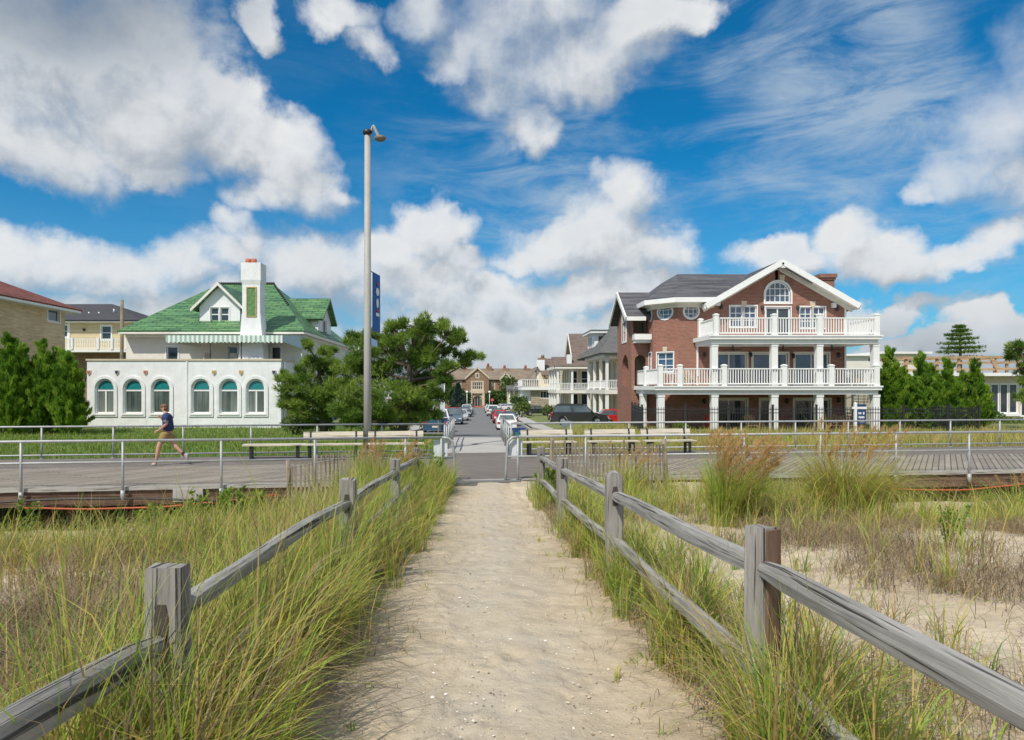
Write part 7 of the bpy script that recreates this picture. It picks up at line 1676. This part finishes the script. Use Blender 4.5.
    if kind == 'suv':
        for s in (-1, 1): a = MB(); a.beam((g1 + .15, s * (wt - .05), top + .03), (g2 - .15, s * (wt - .05), top + .03), .04, .04); a.build('roof_rail', M['black'], r, local=True)
    if kind == 'pickup':
        a = MB(); a.box(-h2 + .15, g0 - .05, -Wd / 2 + .12, Wd / 2 - .12, belt - .25, belt + .004); a.build('cargo_bed', M['black'], r, local=True)
    return r
pw = paint('white_car_paint', (.72, .72, .72)); pblk = paint('black_car_paint', (.018, .020, .024)); pred = paint('red_car_paint', (.45, .015, .02)); pblu = paint('blue_car_paint', (.03, .085, .16)); pnav = paint('dark_blue_car_paint', (.02, .035, .07)); psil = paint('silver_car_paint', (.42, .43, .45)); pgry = paint('grey_blue_car_paint', (.07, .11, .16))
N, S_ = PI / 2, -PI / 2
car('blue pickup truck with a white cab roof parked nearest on the pine side', 'pickup', pblu, X(438.5, 55), 54, N, roofcol=pw)
car('grey blue SUV parked behind the blue pickup, facing the sea', 'suv', pgry, X(454.5, 76), 76, S_)
car('silver sedan parked behind the grey blue SUV', 'sedan', psil, X(461.5, 88), 88, S_)
car('dark blue sedan beyond the silver one on the pine side', 'sedan', pnav, X(465.5, 104), 104, S_)
car('dark SUV next to last on the pine side of the street', 'suv', pblk, X(468, 124), 124, S_)
car('light blue car farthest up on the pine side, by the manor', 'hatch', pgry, X(468.5, 150), 150, S_)
car('red car turned into a drive behind the pine side cars', 'hatch', pred, X(449, 104), 104, 2.6, G(X(449, 104), 104) + .02)
car('white sedan parked nearest on the brick house side', 'sedan', pw, X(506, 62), 62, N)
car('dark blue car parked between the white sedan and the red car', 'hatch', pnav, X(508.5, 71), 71, N)
car('bright red car parked in the row on the brick house side', 'hatch', pred, X(500.0, 80), 79, N)
car('black sedan parked beyond the red car', 'sedan', pblk, X(497, 94), 93, N)
car('white SUV parked beyond the black sedan', 'suv', pw, X(492.5, 109), 108, N)
car('white car next to last in the brick house side row', 'hatch', pw, X(489.5, 130), 130, N)
car('silver SUV parked between the dark SUV and the dark blue sedan', 'suv', psil, X(466.6, 114), 114, S_)
car('dark blue hatchback just short of the light blue car by the manor', 'hatch', pnav, X(468.3, 138), 138, S_)
car('grey blue sedan parked just beyond the white SUV', 'sedan', pgry, X(491.5, 119), 119, N)
car('black hatchback last in the brick house side row', 'hatch', pblk, X(488.3, 144), 144, N)
car('white car in the far drive beside the green lawn', 'sedan', pw, X(504.5, 158), 158, .5, G(X(504.5, 158), 158) + .02)
car('white car standing nearer the clipped hedge in the drive', 'sedan', pw, X(513, 146), 146, .3, G(X(513, 146), 146) + .02)
car('black hatchback parked across the drive before the stone house', 'hatch', pblk, X(537, 103), 103, .12, G(X(537, 103), 103) + .02)
car('large black SUV parked across the drive before the cream porch houses', 'suv', pblk, X(579, 57), 57, -.10, G(X(579, 57), 57) + .02)
car('red car half hidden at the cream house porch corner', 'hatch', pred, X(622, 60), 60.5, .0, G(X(622, 60), 60) + .02)

# ------------------------------------------------------------------ bins, signs, flag along the street
def bin_(label, px, d, col, w=.6, pyt=421):
    x = X(px, d); z = G(x, d); h = Z(pyt, d) - z; r = thing('wheeled_bin', label, 'bin', (x, d, z)); a = MB(); a.hexa([(x - w * .42, d - .28, z), (x + w * .42, d - .28, z), (x + w * .42, d + .28, z), (x - w * .42, d + .28, z)], [(x - w / 2, d - .33, z + h * .9), (x + w / 2, d - .33, z + h * .9), (x + w / 2, d + .33, z + h * .9), (x - w / 2, d + .33, z + h * .9)]); a.build('tub', col, r)
    a = MB(); a.hexa([(x - w * .54, d - .38, z + h * .9 + .003), (x + w * .54, d - .38, z + h * .9 + .003), (x + w * .54, d + .36, z + h * .9 + .003), (x - w * .54, d + .36, z + h * .9 + .003)], [(x - w * .5, d - .34, z + h * .97), (x + w * .5, d - .34, z + h * .97), (x + w * .5, d + .34, z + h), (x - w * .5, d + .34, z + h)]); a.build('lid', col, r)
    for s in (-1, 1): a = MB(); a.tube([(x + s * w * .3 - .03, d + .3, z + .1), (x + s * w * .3 + .03, d + .3, z + .1)], .1, 10); a.build('wheel', M['black'], r)
binm = pbr('blue_bin_plastic', (.05, .10, .19), .5, .08, 4); grym = pbr('grey_bin_plastic', (.20, .23, .27), .5, .08, 4)
bin_('grey blue wheeled bin before the black SUV rear door', 566, 52, grym, .72, 421); bin_('dark blue wheeled bin before the black SUV bonnet', 595.5, 50, binm, .6, 424.5); bin_('dark blue wheeled bin beside the porch house drive, half behind the bench', 603, 50.6, binm, .6, 424.8)
D = 51; x = X(438.5, 51); z = G(x, D); r = thing('street_sign', 'large pale sign board seen from behind on a wooden post by the blue pickup', 'sign', (x, D, z)); a = MB(); a.box(x - .055, x + .055, D - .16, D - .05, z - .1, Z(399.5, D)); a.build('post', M['slat'], r); a = MB(); a.box(X(433, D), X(445, D), D - .045, D - .01, Z(412, D), Z(398, D)); a.build('board', M['signback'], r)
x = X(444.5, 60); r = thing('flag_pole', 'thin white pole rising beside the pale sign board', 'pole', (x, 60, G(x, 60))); a = MB(); a.tube([(x, 60, G(x, 60)), (x, 60, Z(384.5, 60))], [.05, .035], 8); a.build('shaft', M['white'], r); a = MB(); a.ball((x, 60, Z(384.2, 60)), .07, 8, 5); a.build('finial', M['white'], r)
D = 150; x = X(516, D); r = thing('flag', 'small national flag with red and white stripes hanging on a porch pole', 'flag', (x, D, Z(388, D))); a = MB(); a.tube([(X(513, D), D, Z(390, D)), (X(517.5, D), D - .5, Z(382, D))], .05, 6); a.build('pole', M['white'], r)
nf = 7
for k in range(nf):
    a = MB(); z1 = Z(383 + k * .62, D); z0 = Z(383 + (k + 1) * .62, D); a.box(X(516.3, D), X(520, D), D - .5, D - .46, z0 + .002, z1); a.build('red_stripe' if k % 2 == 0 else 'white_stripe', M['red'] if k % 2 == 0 else M['white'], r)
a = MB(); a.box(X(516.2, D), X(517.8, D), D - .52, D - .44, Z(385.2, D), Z(382.9, D)); a.build('blue_canton', M['signblue'], r)
D = 170; x = X(492.3, D); r = thing('stop_sign', 'small red octagonal stop sign at the far end of the street', 'sign', (x, D, zr(D))); a = MB(); a.tube([(x, D, zr(D)), (x, D, Z(398, D))], .05, 6); a.build('post', M['galv'], r); a = MB(); FO = fr(x, D - .08); zc_ = Z(400, D); a.prism(FO, disc(0, zc_, .42, .42, 8), -.03, .0); pl = a.build('plate', M['red'], r)
tcu = bpy.data.curves.new('stop_lettering', 'FONT'); tcu.body = 'STOP'; tcu.size = .26; tcu.align_x = 'CENTER'; tcu.align_y = 'CENTER'; tcu.extrude = .004; tmp = bpy.data.objects.new('lettering', tcu); COL.objects.link(tmp); bpy.context.view_layer.update(); tm = bpy.data.meshes.new_from_object(tmp.evaluated_get(bpy.context.evaluated_depsgraph_get())); bpy.data.objects.remove(tmp); to = bpy.data.objects.new('lettering', tm); COL.objects.link(to); to.parent = pl; to.location = (0, -.095, zc_ - zr(D)); to.rotation_euler = (PI / 2, 0, 0); tm.materials.clear(); tm.materials.append(M['white'])
for px, d, lab in ((489.5, 165, 'small white lamp post on the flag side of the far street'), (467, 165, 'small white lamp post on the pine side of the far street')):
    x = X(px, d); r = thing('street_lamp', lab, 'lamp post', (x, d, zr(d))); a = MB(); a.tube([(x, d, zr(d)), (x, d, Z(393, d))], .07, 6); a.build('post', M['white'], r); a = MB(); a.ball((x, d, Z(392, d)), .32, 8, 6); a.build('globe', M['white'], r)
D = 160; x = X(516, D); r = thing('white_porch', 'small white columned porch with grey roof beside the flag', 'porch', (x, D, zr(D))); 
part('roof', M['greyroof'], r, (X(508, D), X(521, D), D - 1, D + 6, Z(391, D), Z(389.3, D)))
for px in (509.5, 514, 519): column(r, X(px, D), D, zr(D), Z(391.05, D), .35, M['white'])
part('wall', M['cream'], r, (X(508.5, D), X(530, D), D + 3, D + 9, zr(D) - .5, Z(391.1, D))); gable_x(r, X(507, D), X(531, D), D + 2, D + 10, Z(391, D), Z(385.5, D + 6), M['greyroof'], 'upper_roof')
D = 140; r = thing('pale_house', 'pale house with grey roof glimpsed under the pine beside the street', 'house', (X(428, D), D, zr(D))); a = MB(); F = fr(X(405, D), D); W_ = X(441, D) - X(405, D); o1 = [(W_ * k - .6, Z(b, D), W_ * k + .6, Z(b - 6, D), 'rect') for k in (.25, .55, .82) for b in (390, 402)]; wall(a, F, 0, W_, zr(D) - 1, Z(381, D), o1); wall(a, frt(X(441, D), D), 0, 14, zr(D) - 1, Z(381, D)); a.build('wall', M['stucco'], r)
for o_ in o1: window(r, F, o_, M['white'], M['glass'], ny=2, fw=.12, casing=.12)
gable_x(r, X(404, D), X(442, D), D - .6, D + 13, Z(381, D), Z(373, D + 6), M['greyroof'])
